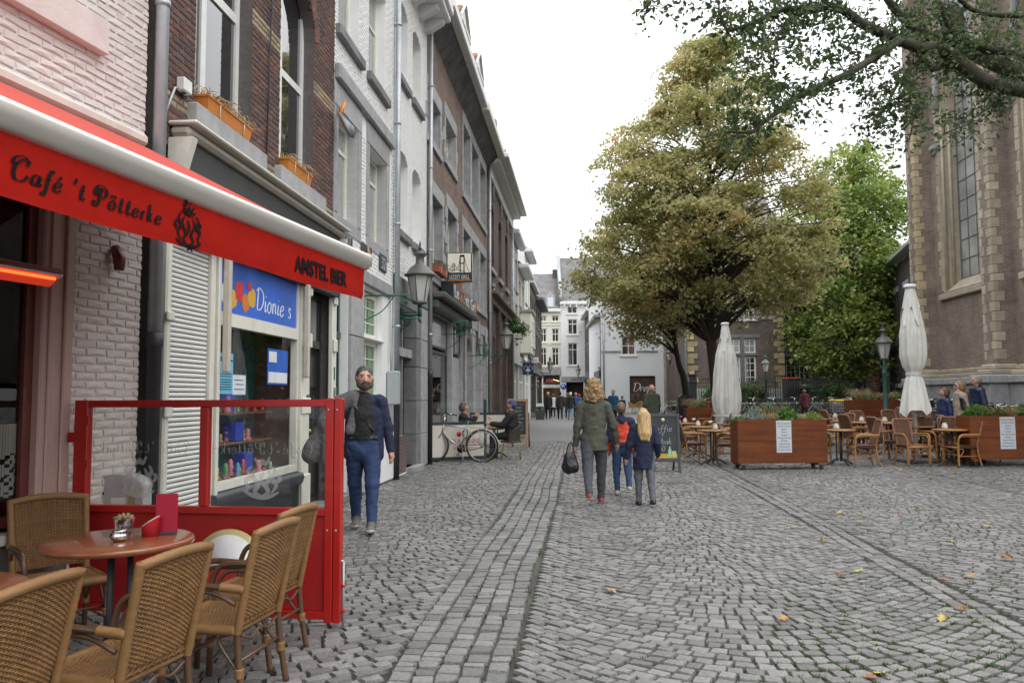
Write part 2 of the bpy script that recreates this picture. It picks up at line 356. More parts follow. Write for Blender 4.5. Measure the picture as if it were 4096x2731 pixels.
def bricks(B, W_, x0, x1, z0, z1, ops, bl, bh, jt, mats, most=300, y=0., proud=.008, rough=.003, pick=None, seed=1, keep=None):
 rnd = random.Random(seed); L_ = []; pitch = bl + jt; row = bh + jt
 nrow = int((z1 - z0) / row)
 for r in range(nrow):
  za = z0 + r * row; zb = za + bh; zc = (za + zb) / 2
  iv = []
  for o in ops:
   a, c, e, g = o[:4]; rise = o[4] if len(o) > 4 else 0
   if not (e - .01 < zc < g): continue
   if rise and zc > g - rise:
    xs = [p[0] for p in arc_pts(a, c, g - rise, rise, 24) if p[1] >= zc]
    if xs: iv.append((min(xs), max(xs)))
   else: iv.append((a, c))
  iv.sort(); cuts = [x0]
  for a, c in iv:
   if a <= cuts[-1] and len(cuts) > 1: cuts[-1] = max(cuts[-1], c)
   else: cuts += [max(a, x0), c]
  cuts.append(max(x1, cuts[-1]))
  x = x0 - (r % 2) * pitch / 2 - rnd.uniform(0, .01)
  while x < x1:
   xa, xb = x, x + bl * rnd.uniform(.97, 1.0); x += pitch
   xa = max(xa, x0); xb = min(xb, x1)
   for i in range(0, len(cuts), 2):
    a = max(xa, cuts[i]); c = min(xb, cuts[i + 1])
    if c - a > .025 and (keep is None or keep((a + c) / 2, zc)): L_.append((a, c, za, zb))
 def score(q):
  p = B.world((q[0] + q[1]) / 2, y, (q[2] + q[3]) / 2); s_ = proj(p)
  if s_ is None or not (0 < s_[0] < 4096 and 0 < s_[1] < 2731) or (pick and not pick(s_)): return 1e6
  return (p - Vector((0, 0, CAMZ))).length
 L_.sort(key=score)
 mesh = {}
 for q in L_[:most]:
  mi = pick_mat(mats, rnd, (q[2] + q[3]) / 2)
  mv = brick_mesh((mi.name, bl, bh, proud), bl, bh, mi, 5, proud, rough)
  o = mk('brick', rnd.choice(mv), W_)
  o.location = ((q[0] + q[1]) / 2 - B.s0, y, (q[2] + q[3]) / 2); o.scale = ((q[1] - q[0]) / bl, 1, (q[3] - q[2]) / bh)
  if rnd.random() < .5: o.rotation_euler = (0, math.pi, 0)
 rest = L_[most:]
 if rest:
  b = B.mb(); names = []
  for q in rest:
   mi = pick_mat(mats, rnd, (q[2] + q[3]) / 2)
   if mi not in names: names.append(mi)
   c = .006; j = lambda: rnd.uniform(-rough, rough); p = y - proud
   b.add([(q[0], y + .004, q[2]), (q[1], y + .004, q[2]), (q[1], y + .004, q[3]), (q[0], y + .004, q[3]),
                   (q[0] + c + j(), p + j() * .6, q[2] + c + j()), (q[1] - c + j(), p + j() * .6, q[2] + c + j()), (q[1] - c + j(), p + j() * .6, q[3] - c + j()), (q[0] + c + j(), p + j() * .6, q[3] - c + j())],
                  [(4, 5, 6, 7), (0, 1, 5, 4), (1, 2, 6, 5), (2, 3, 7, 6), (3, 0, 4, 7)], names.index(mi))
  o = b.build('brickwork', names, W_); o['kind'] = 'stuff'
def pick_mat(mats, rnd, z):
 if callable(mats): return mats(rnd, z)
 return mats[rnd.randrange(len(mats))]
PEN = {
 'C': [[(.78,.82),(.9,.98),(.7,1.08),(.45,.98),(.18,.7),(.08,.35),(.2,.03),(.5,-.05),(.8,.12),(.9,.3)], [(.9,.98),(.55,1.2),(.1,1.05),(0,.8),(.2,.68)]],
 'a': [[(.5,.42),(.3,.5),(.08,.3),(.1,.05),(.28,0),(.5,.3)], [(.56,.48),(.48,.15),(.52,0),(.68,.1)]],
 'f': [[(.62,.85),(.55,.98),(.42,.85),(.32,.4),(.2,-.25),(.05,-.38),(-.05,-.25)], [(.12,.45),(.55,.47)]],
 'e': [[(.1,.22),(.42,.3),(.46,.45),(.3,.5),(.1,.3),(.12,.05),(.3,-.02),(.52,.12)]],
 "'": [[(.1,1.0),(.16,.9),(.08,.75)]],
 't': [[(.3,.8),(.2,.3),(.22,.05),(.32,0),(.46,.1)], [(.08,.47),(.44,.47)]],
 'P': [[(.42,.95),(.36,.5),(.26,.05),(.08,-.08),(-.08,.05),(-.02,.18),(.08,.1)], [(.02,.55),(0,.85),(.2,1.08),(.55,1.1),(.82,.9),(.8,.62),(.6,.45),(.42,.5)], [(.55,.82),(.3,.95),(.15,.8),(.25,.62)]],
 'o': [[(.3,.5),(.08,.32),(.1,.05),(.28,-.02),(.46,.15),(.44,.4),(.3,.5)]],
 'r': [[(.1,.48),(.14,.3),(.1,0)], [(.13,.28),(.28,.48),(.42,.46)]],
 'k': [[(.16,1.0),(.14,.5),(.08,0)], [(.42,.5),(.2,.3),(.12,.26)], [(.2,.3),(.36,.05),(.5,.05)]],
 'K': [[(.12,1.0),(.1,0)], [(.55,.95),(.12,.45)], [(.25,.58),(.58,0)]],
 'i': [[(.15,.48),(.13,.1),(.2,0),(.3,.08)], [(.17,.68),(.18,.72)]],
 'G': [[(.6,.85),(.4,1.0),(.12,.75),(.08,.3),(.25,0),(.52,.1),(.58,.4),(.35,.4)]],
 'b': [[(.12,1.0),(.1,.05)], [(.1,.35),(.3,.5),(.48,.3),(.35,.02),(.1,.05)]],
 '+': [[(.3,.7),(.3,.1)], [(.05,.4),(.55,.4)]],
 '4': [[(.4,.95),(.08,.35),(.6,.35)], [(.42,.6),(.42,0)]],
 '5': [[(.52,.95),(.18,.95),(.15,.55),(.4,.58),(.52,.3),(.38,.03),(.1,.08)]],
 '0': [[(.3,.95),(.1,.6),(.12,.15),(.3,0),(.5,.3),(.48,.75),(.3,.95)]],
 ',': [[(.15,.08),(.08,-.12)]],
 'D': [[(.2,.95),(.16,.02)], [(.0,.85),(.3,1.02),(.75,.8),(.8,.4),(.55,.05),(.16,.02)]],
 'n': [[(.08,.48),(.1,0)], [(.1,.3),(.28,.5),(.42,.35),(.42,.05),(.55,.08)]],
 's': [[(.42,.42),(.22,.5),(.12,.36),(.36,.2),(.34,.02),(.08,.04)]],
 'p': [[(.1,.48),(.1,.0),(.06,-.4)], [(.1,.32),(.3,.5),(.48,.28),(.34,.0),(.1,.06)]],
}
ADV = {'C': 1.0, 'P': .95, 'f': .55, "'": .3, 'i': .34, 't': .46, ',': .3, 'r': .46, ' ': .45, 'D': .9, 'K': .68, 'G': .72}
def spline(pts, n=6):
 P = [Vector((*p, 0)[:3]) for p in pts]; out = []
 if len(P) < 3: return P
 for i in range(len(P) - 1):
  a = P[max(i - 1, 0)]; b = P[i]; c = P[i + 1]; d = P[min(i + 2, len(P) - 1)]
  for k in range(n):
   t = k / n
   out.append(.5 * ((2 * b) + (c - a) * t + (2 * a - 5 * b + 4 * c - d) * t * t + (-a + 3 * b - 3 * c + d) * t ** 3))
 out.append(P[-1]); return out
def pen_text(b, text, ox, oz, size, thin=.012, thick=.07, y=-.002, shear=.15, mirror=False, track=.12, mi=0, nib=None):
 x = 0
 for ch in text:
  base = {'é': 'e', 'ö': 'o'}.get(ch, ch)
  strokes = list(PEN.get(base, []))
  if ch == 'é': strokes = strokes + [[(.3, .62), (.48, .82)]]
  if ch == 'ö': strokes = strokes + [[(.18, .66), (.2, .8)], [(.42, .66), (.44, .8)]]
  for st in strokes:
   P = spline(st); vs = []; k = len(P)
   if k < 2: continue
   for i, p in enumerate(P):
    t = P[min(i + 1, k - 1)] - P[max(i - 1, 0)]; t.normalize() if t.length > 0 else None
    w = thin + thick * abs(t.y) ** 2 * (1 if nib is None else nib)
    if ch in 'éö' and st is not strokes[0]: w = max(w, thin + thick * .5)
    nrm = Vector((-t.y, t.x, 0))
    for sgn in (-1, 1):
     q = p + nrm * w * .5 * sgn; q = Vector((q.x + shear * q.y, q.y, 0))
     X = (x + q.x) * size; vs.append((ox - X if mirror else ox + X, y, oz + q.y * size))
   b.add(vs, [(2 * i, 2 * i + 1, 2 * i + 3, 2 * i + 2) for i in range(k - 1)], mi)
  x += ADV.get(base, .58) + track
 return x * size
stone = M('grey_limestone', (.34, .34, .345), .8, .18, 5, .25, 45, island=.10, dirt=(.16, .15, .14), dscale=2.2, damt=.45)
stone_dark = M('weathered_bluestone', (.17, .17, .175), .75, .25, 4, .3, 40, island=.12, dirt=(.09, .085, .08), damt=.6)
white_paint = M('white_wall_paint', (.80, .80, .785), .7, .05, 3, .2, 90, island=.03, dirt=(.60, .60, .57), dscale=1.4, damt=.3)
white_wood = M('white_joinery_paint', (.74, .735, .71), .45, .05, 8, dirt=(.45, .43, .38), dscale=5, damt=.35)
cream_wood = M('cream_joinery_paint', (.70, .68, .60), .5, .06, 8, dirt=(.42, .40, .34), dscale=4, damt=.4)
zinc = M('zinc_pipe', (.40, .43, .45), .45, .14, 5, metal=.45, dirt=(.25, .26, .27), dscale=3, damt=.5)
black_pipe = M('black_iron_pipe', (.035, .037, .045), .5, .2, 6)
glass_d = M('window_glass', (.022, .024, .026), .03, .3, 1.5, spec=1.0, coat=1.)
glass_c = M('curtained_glass', (.30, .305, .30), .06, .18, 2.5, spec=.9, stretch=(5, 5, .8))
clear = M_glass('clear_glass')
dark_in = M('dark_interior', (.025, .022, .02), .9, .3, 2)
black_paint = M('black_gloss_paint', (.018, .02, .02), .3, .25, 6, coat=.3)
roof_slate = M('slate_roofing', (.15, .15, .155), .6, .2, 5, island=.15)
LO = (-3.48, 0); LA = R(90) - PHI; LP = plane_fn(LO, PHI)
CO = (-2.92 - .2315 * 6.4, 0); CAng = R(90) - CPHI; CP = plane_fn(CO, CPHI)
pink = M('pink_wall_paint', (.66, .60, .57), .75, .05, 4, .5, 55, island=.03, dirt=(.54, .46, .43), dscale=2.5, damt=.35)
pink_wood = M('pink_brown_joinery', (.50, .34, .30), .55, .12, 6, stretch=(30, 30, 1.2), dirt=(.42, .22, .19), dscale=1.5, damt=.5)
B = Fac('cafe_building', 'pink painted brick cafe house behind the red awning', 'house', CO, CAng, 2.0)
s_w1 = CP(292, 1200)[0]; s_w0 = s_w1 - 1.9; s_fr = CP(153, 1300)[0]
up_s = CP(330, 40)
wops = [(s_w0, s_w1, .62, 2.98), (s_w1 - 1.25, CP(275, 20)[0], 4.28, 6.2)]
cw = wall(B, 2.0, 6.44, 0, 9.5, wops, .16, pink, D=8.0)
bricks(B, cw, 4.3, 6.44, .02, 6.6, wops, .19, .05, .009, [pink], 300, proud=.010, rough=.006, seed=4)
b = B.mb(); b.cbox(s_fr, s_w1 - .012, -.03, .1, .64, 2.98, .012); b.cbox(s_fr + .05, s_fr + .08, -.045, -.028, .64, 2.96, .008); b.cbox(s_w1 - .12, s_w1 - .075, -.05, -.028, .64, 2.96, .01)
b.build('window_pilaster', pink_wood, B.t)
wn = win(B, s_w0, s_fr, .66, 2.96, .03, vb=(.52, .80), hb=(.70,), fm=M('dark_red_joinery', (.14, .035, .03), .4, .15, 8, coat=.2), gm=M_glass('cafe_window_glass', (.75, .75, .75)), fw=.07)
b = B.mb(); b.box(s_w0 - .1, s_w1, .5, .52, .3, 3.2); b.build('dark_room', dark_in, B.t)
B.box('window_sill', M('worn_grey_sill', (.42, .40, .38), .6, .15, 6), s_w0 - .1, s_w1 + .02, -.09, .03, .57, .635)
B.box('base_panel', M('grey_base_panel', (.22, .205, .2), .6, .12, 5), s_w0 - .1, s_w1 - .01, -.035, -.012, .02, .56)
b = B.mb(); lw = .9; nx, nz = 46, 46; lx1 = s_fr - .06; lace_z0, lace_z1 = .80, 1.32
rl = random.Random(5)
for i in range(nx):
 for k in range(nz):
  u = i / nx; v = k / nz; xa = lx1 - lw + lw * u; za = lace_z0 + (lace_z1 - lace_z0) * v
  sc = .10 * abs(math.sin(u * math.pi * 5)); 
  if v < .12 - sc + .05: continue
  pat = math.sin(u * 75) * math.sin(v * 58) + .6 * math.sin(u * 33 + 1) * math.sin(v * 27)
  if v < .62 and pat < -.25: continue
  yy = .072 + .006 * math.sin(u * 26)
  b.add([(xa, yy, za), (xa + lw / nx * .98, yy, za), (xa + lw / nx * .98, yy, za + (lace_z1 - lace_z0) / nz * .98), (xa, yy, za + (lace_z1 - lace_z0) / nz * .98)], [(0, 1, 2, 3)])
b.build('lace_curtain', M('lace_cloth', (.78, .76, .68), .9, .08), B.t)
b = B.mb(); b.tube([(lx1 - lw, .09, lace_z1 + .01), (lx1 + .02, .09, lace_z1 + .01)], .008, 6); b.build('curtain_rod', M('brass_rod', (.35, .25, .1), .4, metal=.8), B.t)
us0 = up_s[0] - 1.5
B.box('stone_sill', M('pink_stone_slab', (.68, .58, .55), .75, .08, 4, .3, 50, dirt=(.5, .33, .28), dscale=2, damt=.5), CP(60, 0)[0] - 1.2, CP(400, 160)[0], -.085, .05, 4.02, 4.27)
win(B, us0 + .2, CP(275, 20)[0] - .05, 4.30, 6.15, .06, vb=(.5,), hb=(.6,), fm=cream_wood, gm=glass_c, fw=.09)
aw = Fac('awning', 'long red awning with silver front rail and black script lettering', 'awning', CO, CAng, 6.40)
red_top = M('sunfaded_red_canvas', (.50, .085, .065), .9, .05, 30, .1, 300, spec=.2)
red_cl = M('red_canvas', (.34, .010, .005), .9, .10, 5, .15, 400, spec=.12)
alu = M('brushed_silver_rail', (.62, .60, .55), .35, .04, 3, metal=.55)
AE = 6.40; AS = -.6; ao = 1.93
b = aw.mb()
b.add([(AS, -.10, 3.45), (AE - .06, -.10, 3.45), (AE - .06, -ao + .04, 2.515), (AS, -ao + .04, 2.515)], [(0, 1, 2, 3)])
b.add([(AS, -.10, 3.446), (AE - .06, -.10, 3.446), (AE - .06, -ao + .04, 2.511), (AS, -ao + .04, 2.511)], [(3, 2, 1, 0)])
b.build('canopy', red_top, aw.t)
b = aw.mb(); prof = [(-ao + .05, 2.43), (-ao + .05, 2.51), (-ao + .03, 2.528), (-ao - .01, 2.535), (-ao - .035, 2.527), (-ao - .048, 2.505), (-ao - .045, 2.47), (-ao - .028, 2.435), (-ao - .005, 2.415), (-ao + .03, 2.415)]
b.prismx(prof, AS, AE, 0, True); b.build('front_rail', alu, aw.t)
b = aw.mb(); b.prismx([(p[0] * 1 + (p[0] + ao) * .06, 2.475 + (p[1] - 2.475) * 1.06) for p in prof], AE + .002, AE + .02); b.build('rail_end_cap', alu, aw.t)
b = aw.mb(); N = 220; rows = [2.42, 2.36, 2.29, 2.225, 2.205, 2.19]
vs = []; 
for i in range(N + 1):
 x = AS + (AE - .02 - AS) * i / N
 for k, z in enumerate(rows):
  amp = .0015 * k / 5
  yy = -ao - .004 - amp * (math.sin(x * 2.3) + .5 * math.sin(x * 6.1 + 1)) - (.003 if k == 3 else 0)
  if i > N - 5: yy += .02 * (i - N + 5) / 5 * k / 5
  vs.append((x, yy, z + .006 * k / 5 * math.sin(x * 3.1)))
nr = len(rows)
b.add(vs, [(i * nr + k + 1, (i + 1) * nr + k + 1, (i + 1) * nr + k, i * nr + k) for i in range(N) for k in range(nr - 1)], 0, True)
b.build('valance', red_cl, aw.t)
ink = M('black_print', (.016, .011, .011), .95, .1, spec=.1)
VP = plane_fn(CO, CPHI, ao + .02); vy = -ao - .0115
b = aw.mb(); t0, tz = VP(70, 770); tw = VP(668, 880)[0] - t0
sz = .185; wd = pen_text(MB(), "Café 't Pötterke", 0, 0, sz)
pen_text(b, "Café 't Pötterke", t0 - .02, 2.262, sz * tw / wd, .055, .18, vy, .12)
b.build('lettering', ink, aw.t)
b = aw.mb(); cx = VP(762, 900)[0]; cs = .105
def curl(pts, w=.1):
 P = spline(pts); vs = []; k = len(P)
 for i, p in enumerate(P):
  t = P[min(i + 1, k - 1)] - P[max(i - 1, 0)]; t.normalize(); nn = Vector((-t.y, t.x, 0)); ww = w * (.35 + .65 * math.sin(math.pi * i / (k - 1)))
  for sg in (-1, 1):
   q = p + nn * ww * .5 * sg; vs.append((cx + q.x * cs, vy, 2.305 + q.y * cs))
 b.add(vs, [(2 * i, 2 * i + 1, 2 * i + 3, 2 * i + 2) for i in range(k - 1)])
for pts in ([(-.55,.5),(-.7,.2),(-.55,-.1),(-.75,-.45),(-.5,-.8)], [(-.3,.35),(-.45,0),(-.2,-.4),(-.35,-.75),(0,-.95)], [(.3,.35),(.45,0),(.2,-.4),(.35,-.75),(0,-.95)],
   [(.55,.5),(.75,.25),(.5,.0),(.85,-.2),(.7,-.55),(.9,-.8)], [(-.4,.95),(-.2,.6),(0,.75),(.15,.6),(.4,.9)], [(-.5,.62),(0,.5),(.5,.6)], [(-.9,-.75),(-.3,-1.0),(.4,-.95),(.95,-.7)],
   [(-.8,.1),(-.95,-.1),(-.8,-.3)], [(-.1,.2),(.05,-.1),(-.1,-.5)], [(-.3,1.15),(-.15,.95),(-.35,.85)], [(.2,1.05),(.05,.9)], [(.95,.1),(.8,.15),(.9,-.05)], [(-.1,-1.2),(.1,-1.05),(.3,-1.2)]): curl(pts, .17)
b.build('crest', ink, aw.t)
a0 = VP(1186, 1080)[0]; a1 = VP(1392, 1130)[0]
tt = text_part('AMSTEL BIER', .135, ink, aw.t, (a0 - 6.40, vy, 2.245), ext=.0006, bold=.004)
tt.scale = ((a1 - a0) / max(v.co.x for v in tt.data.vertices), 1, 1)
B2 = aw.mb(); B2.cbox(AS, AE - .03, -.11, -.015, 3.455, 3.56, .03); B2.build('wall_cassette', M('cream_cassette', (.62, .56, .50), .5, .08, 3, dirt=(.4, .33, .28), dscale=2.5), aw.t)
for sx in (AE - .25, 3.2, 1.0):
 b = aw.mb(); b.tube([(sx, -.1, 3.30), (sx - .55, -.95, 2.88), (sx, -ao + .05, 2.45)], .022, 8); b.build('folding_arm', M('maroon_metal', (.12, .018, .02), .4, .1), aw.t)
b = aw.mb(); mz = CP(445, 910); b.tube([(mz[0], -.04, 2.62), (mz[0], -.08, 2.52), (mz[0], -.08, 2.44)], [.03, .045, .035], 10); b.build('arm_bracket', MATS['maroon_metal'], aw.t)
ht = thing('patio_heater', 'glowing infrared heater bar with silver hood on the cafe front', 'heater')
hc = A(105, 1090, 4.55); ht.location = hc; ht.rotation_euler = (0, 0, CAng - R(4))
b = MB(); b.prismx([(.05, -.04), (.05, .03), (.02, .055), (-.03, .05), (-.06, .015), (-.055, 0), (.03, -.03)], -.55, .20, 0, True); b.build('hood', M('polished_steel', (.6, .6, .6), .25, .05, metal=.9), ht)
b = MB(); b.add([(-.53, -.056, -.002), (.18, -.056, -.002), (.18, .02, -.06), (-.53, .02, -.06)], [(0, 1, 2, 3)]); b.build('reflector', M('heater_reflector', (.50, .035, .012), .5, emit=.7), ht)
b = MB(); b.tube([(-.5, -.05, -.018), (.15, -.05, -.018)], .009, 8); b.build('heating_tube', M('glowing_heat_tube', (1, .10, .02), .5, emit=2.6), ht)
b = MB(); b.tube([(-.15, .05, .02), (-.15, .2, .08), (-.15, .38, .08)], .015, 8); b.build('bracket', MATS['maroon_metal'], ht)
def pipe(label, s_, z0, zsw, z1, r=.05, out=.09, plane=(LO, LA), lean=0.):
 F = Fac('drainpipe', label, 'drainpipe', plane[0], plane[1], s_, 'drainpipes along the left facades')
 b = F.mb(); b.tube([(s_, -out, zsw), (s_, -out, z1)], r, 12); b.build('pipe', zinc, F.t)
 if zsw > z0:
  b = F.mb(); b.tube([(s_, -out, z0), (s_, -out, zsw - .1), (s_, -out, zsw - .09), (s_, -out, zsw + .02)], [r * 1.15, r * 1.15, r * 1.35, r * 1.35], 12); b.build('standpipe', black_pipe, F.t)
 z = max(zsw + .8, .8)
 while z < z1:
  b = F.mb(); b.tube([(s_, -out, z), (s_, -out, z + .05)], r * 1.18, 12); b.tube([(s_, -out, z + .025), (s_, 0, z + .025)], .01, 6); b.build('clamp', zinc, F.t); z += 1.9
 return F
pipe('weathered grey drainpipe with black foot between the pink cafe and brown brick house', 6.36, 0, 1.98, 8.5, .052, .07)
pipe('zinc drainpipe with black foot beside the dark doorway of the white houses', 14.62, 0, 1.95, 9.3)
pipe('thin zinc drainpipe with black foot at the start of the grill restaurant front', 17.85, 0, 2.05, 9.9, .045)
pipe('pale zinc drainpipe at the far end of the grill restaurant house', 29.45, 0, .0, 10.2, .055)
pipe('zinc drainpipe at the far end of the corniced brown house', 39.2, 0, .0, 10.4, .055)
bk = [M('brown_brick_a', (.125, .055, .042), .85, .25, 25, .35, 60, island=.3), M('brown_brick_b', (.09, .05, .042), .85, .25, 25, .35, 60, island=.3), M('brown_brick_c', (.15, .065, .045), .85, .25, 25, .35, 60, island=.25)]
yb = M('yellow_brick', (.30, .235, .14), .85, .2, 20, .3, 60, island=.2, dirt=(.12, .1, .08), dscale=3)
mortar = M('dark_mortar', (.12, .105, .10), .9, .2, 20, .3, 80)
B = Fac('brick_house', 'brown brick house with tall white windows above the toy shop front', 'house', LO, LA, 6.44)
w1 = (7.05, 8.27, 4.10, 7.2, .5); w2 = (9.06, 10.22, 4.12, 6.75, .62)
shop_ops = [(6.55, 11.02, 0.0, 3.62)]
W_ = wall(B, 6.44, 11.07, 0, 10.5, [w1, w2] + shop_ops, .16, mortar, D=9)
def ymix(rnd, z):
 if 5.44 < z < 5.62 or 3.98 < z < 4.12: return yb
 return bk[rnd.choice((0, 0, 1, 1, 2))]
bricks(B, W_, 6.44, 11.07, 3.66, 7.4, [w1, w2], .2, .052, .01, ymix, 300, proud=.006, seed=8)
b = B.mb()
ap = arc_pts(w2[0], w2[1], w2[3] - w2[4], w2[4], 22)
for i in range(22):
 p, q = ap[i], ap[i + 1]; cx = (w2[0] + w2[1]) / 2; cz = w2[3] - w2[4]
 d0 = Vector((p[0] - cx, p[1] - cz + .25)).normalized() * .2; d1 = Vector((q[0] - cx, q[1] - cz + .25)).normalized() * .2
 g = .06
 P = [(p[0] + (q[0] - p[0]) * g, p[1] + (q[1] - p[1]) * g), (q[0] + (p[0] - q[0]) * g, q[1] + (p[1] - q[1]) * g), (q[0] + d1.x - (d1.x - d0.x) * g, q[1] + d1.y), (p[0] + d0.x, p[1] + d0.y)]
 vb_ = [(x, -.014, z) for x, z in P] + [(x, .0, z) for x, z in P]
 vb = MB(); vb.T = b.T; vb.add(vb_, [(0, 1, 2, 3), (0, 4, 5, 1), (1, 5, 6, 2), (2, 6, 7, 3), (3, 7, 4, 0)]); vb.build('arch_brick', bk[i % 3], W_)
win(B, w1[0], w1[1], 4.12, 7.2, .14, vb=(.36,), hb=(.44,), fm=white_wood, gm=glass_d, fw=.075, bw=.1)
win(B, w2[0], w2[1], 4.14, 6.75, .14, vb=(.33,), hb=(.50,), fm=white_wood, gm=glass_d, fw=.075, bw=.09)
B.box('stone_sill', stone, 6.93, 8.50, -.10, .15, 3.90, 4.10, c=.012); B.box('stone_sill', stone, 8.93, 10.50, -.10, .15, 3.92, 4.12, c=.012)
B.box('cornice', cream_wood, 6.60, 11.12, -.26, 0, 3.785, 3.82, c=.012); B.box('cornice_moulding', M('beige_moulding', (.40, .37, .32), .6, .12, 6), 6.62, 11.10, -.19, -.002, 3.69, 3.783, c=.03)
B.box('fascia_panel', M('dark_grey_fascia', (.045, .048, .047), .55, .15, 3, dirt=(.07, .07, .065), dscale=2), 6.72, 11.0, -.13, -.003, 2.86, 3.688)
b = B.mb(); b.prismx([(-.003, 2.9), (-.22, 3.68), (-.003, 3.68)], 6.62, 6.71); b.build('bracket', cream_wood, B.t)
b = B.mb(); b.prismx([(-.003, 2.9), (-.22, 3.68), (-.003, 3.68)], 11.01, 11.09); b.build('bracket', cream_wood, B.t)
shut = M('white_shutter_lacquer', (.72, .71, .68), .45, .04, 4)
sp = bpy.data.objects.new('roller_shutter', None); COL.objects.link(sp); sp.parent = B.t
z = .30; sl = None
while z < 2.86:
 if sl is None:
  b = B.mb(); b.prismx([(.0, 0), (-.014, .006), (-.02, .020), (-.014, .034), (0, .040)], 6.66, 7.36, 0, True); sl = b.build('slat', shut, sp); 
  sl.location.z = z
 else:
  o = sl.copy(); COL.objects.link(o); o.location.z = z
 z += .0425
B.box('shutter_back', M('shutter_shadow_gap', (.3, .3, .29), .8), 6.56, 7.40, .01, .06, .02, 2.86)
B.box('shutter_rail', cream_wood, 7.375, 7.46, -.05, .0, .02, 2.86); B.box('shutter_rail', cream_wood, 7.475, 7.53, -.075, .0, .02, 2.86)
B.box('door_post', cream_wood, 6.56, 6.645, -.06, .005, .02, 2.86, c=.015)
b = B.mb(); b.cbox(6.545, 6.66, -.085, -.055, 1.32, 1.42, .01); b.cbox(6.545, 6.66, -.085, -.055, 2.12, 2.2, .01); b.build('post_moulding', cream_wood, B.t)
b = B.mb(); sx0, sx1 = 7.56, 9.72
b.box(sx0, sx0 + .05, -.03, .05, .6, 2.86); b.box(sx1 - .05, sx1, -.03, .05, .6, 2.86); b.box(sx0 + .05, sx1 - .05, -.03, .05, .60, .68); b.box(sx0 + .05, sx1 - .05, -.035, .045, 2.18, 2.31)
shopw = b.build('shop_window', cream_wood, B.t)
b = B.mb(); b.box(sx0 + .05, sx1 - .05, .01, .018, .68, 2.18); b.build('pane', clear, shopw)
sign = B.box('sign_panel', M('blue_sign_print', (.045, .13, .52), .35, .35, 1.1), sx0 + .05, sx1 - .05, -.012, .04, 2.312, 2.858)
b = B.mb(); pen_text(b, "Dionie s", 8.46, 2.42, .235, .05, .06, -.014, .1, track=.02); b.build('lettering', M('white_print', (.8, .8, .8), .5), sign)
b = B.mb()
for k, (x, z, r, c) in enumerate([(7.72, 2.5, .11, 0), (7.9, 2.46, .1, 1), (8.05, 2.56, .12, 2), (8.2, 2.45, .1, 3), (8.36, 2.52, .11, 1), (7.8, 2.62, .07, 3), (8.3, 2.64, .06, 2)]):
 P = [(x + r * math.cos(a) * random.uniform(.8, 1.1), z + r * math.sin(a) * random.uniform(.8, 1.1)) for a in np.linspace(0, 6.28, 12)[:-1]]
 b.add([(p[0], -.0135 - .0004 * k, p[1]) for p in P], [tuple(range(len(P)))], c)
b.build('printed_shapes', [M('print_white', (.7, .72, .75), .4), M('print_yellow', (.65, .38, .06), .4), M('print_red', (.55, .05, .06), .4), M('print_orange', (.6, .2, .05), .4)], sign)
for sx in (sx0 - .015, sx1 + .02):
 B.box('blind_guide', M('beige_awning_arm', (.50, .45, .38), .5, .1, 8), sx - .03, sx + .03, -.16, -.09, 1.72, 2.86, c=.012)
b = B.mb(); b.prismx([(0, .02), (-.05, .02), (-.05, .44), (-.10, .47), (-.12, .53), (-.10, .58), (0, .598)], sx0 - .12, sx1 + .02, 0, True)
b.build('shop_base', M('blue_black_base', (.035, .04, .055), .4, .2, 4, dirt=(.1, .1, .1), dscale=3, damt=.3), B.t)
teal = M('teal_back_cloth', (.02, .10, .11), .8, .5, 1.5)
B.box('display_back', teal, sx0 - .1, sx1 + .1, .56, .59, .3, 2.9); B.box('display_floor', M('green_display_floor', (.05, .12, .05), .8, .3), sx0 - .1, sx1 + .1, .06, .56, .58, .66)
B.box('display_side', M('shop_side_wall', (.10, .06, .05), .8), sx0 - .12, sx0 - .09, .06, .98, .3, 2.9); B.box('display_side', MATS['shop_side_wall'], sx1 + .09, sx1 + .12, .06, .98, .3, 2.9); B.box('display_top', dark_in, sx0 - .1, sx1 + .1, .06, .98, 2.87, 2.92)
shelfm = M('brown_shelf_wood', (.16, .085, .05), .5, .2, 8)
for zz in (.98, 1.30): B.box('shelf', shelfm, sx0 + .05, sx1 - .05, .26, .55, zz, zz + .025)
bluebox = M('blue_gift_box', (.02, .06, .45), .4, .1)
rs = random.Random(11)
def disp(name, build, mats, x, y, z):
 b = B.mb(); build(b, x, y, z); return b.build(name, mats, B.t)
for k, (x, zz) in enumerate([(7.85, 1.005), (8.15, 1.005), (8.75, 1.005), (8.0, .66), (9.0, .66), (8.5, 1.325)]):
 disp('gift_box', lambda b, x, y, z: b.cbox(x, x + .2, y, y + .16, z, z + .21, .01), bluebox, x, .3, zz)
ornm = [M('cream_ornament', (.55, .48, .36), .4), M('red_ornament', (.5, .06, .07), .4), M('green_ornament', (.1, .28, .12), .4), M('yellow_ornament', (.6, .45, .12), .4), M('pink_ornament', (.6, .18, .25), .4), M('sky_blue_ornament', (.1, .3, .5), .4)]
for k in range(40):
 x = rs.uniform(sx0 + .15, sx1 - .2); lv = rs.choice((0, 1, 1, 2, 2, 0)); zz = (.66, 1.005, 1.325)[lv]; h = rs.uniform(.08, .2); r0 = rs.uniform(.025, .045)
 disp('ornament', lambda b, x, y, z: b.lathe([(r0, 0), (r0 * 1.1, h * .1), (r0 * .5, h * .35), (r0 * .9, h * .55), (r0 * .55, h * .7), (r0 * .75, h * .85), (.004, h)], 10, (x, y, z)), rs.choice(ornm), x, rs.uniform(.1, .3) if lv == 0 else rs.uniform(.3, .45), zz)
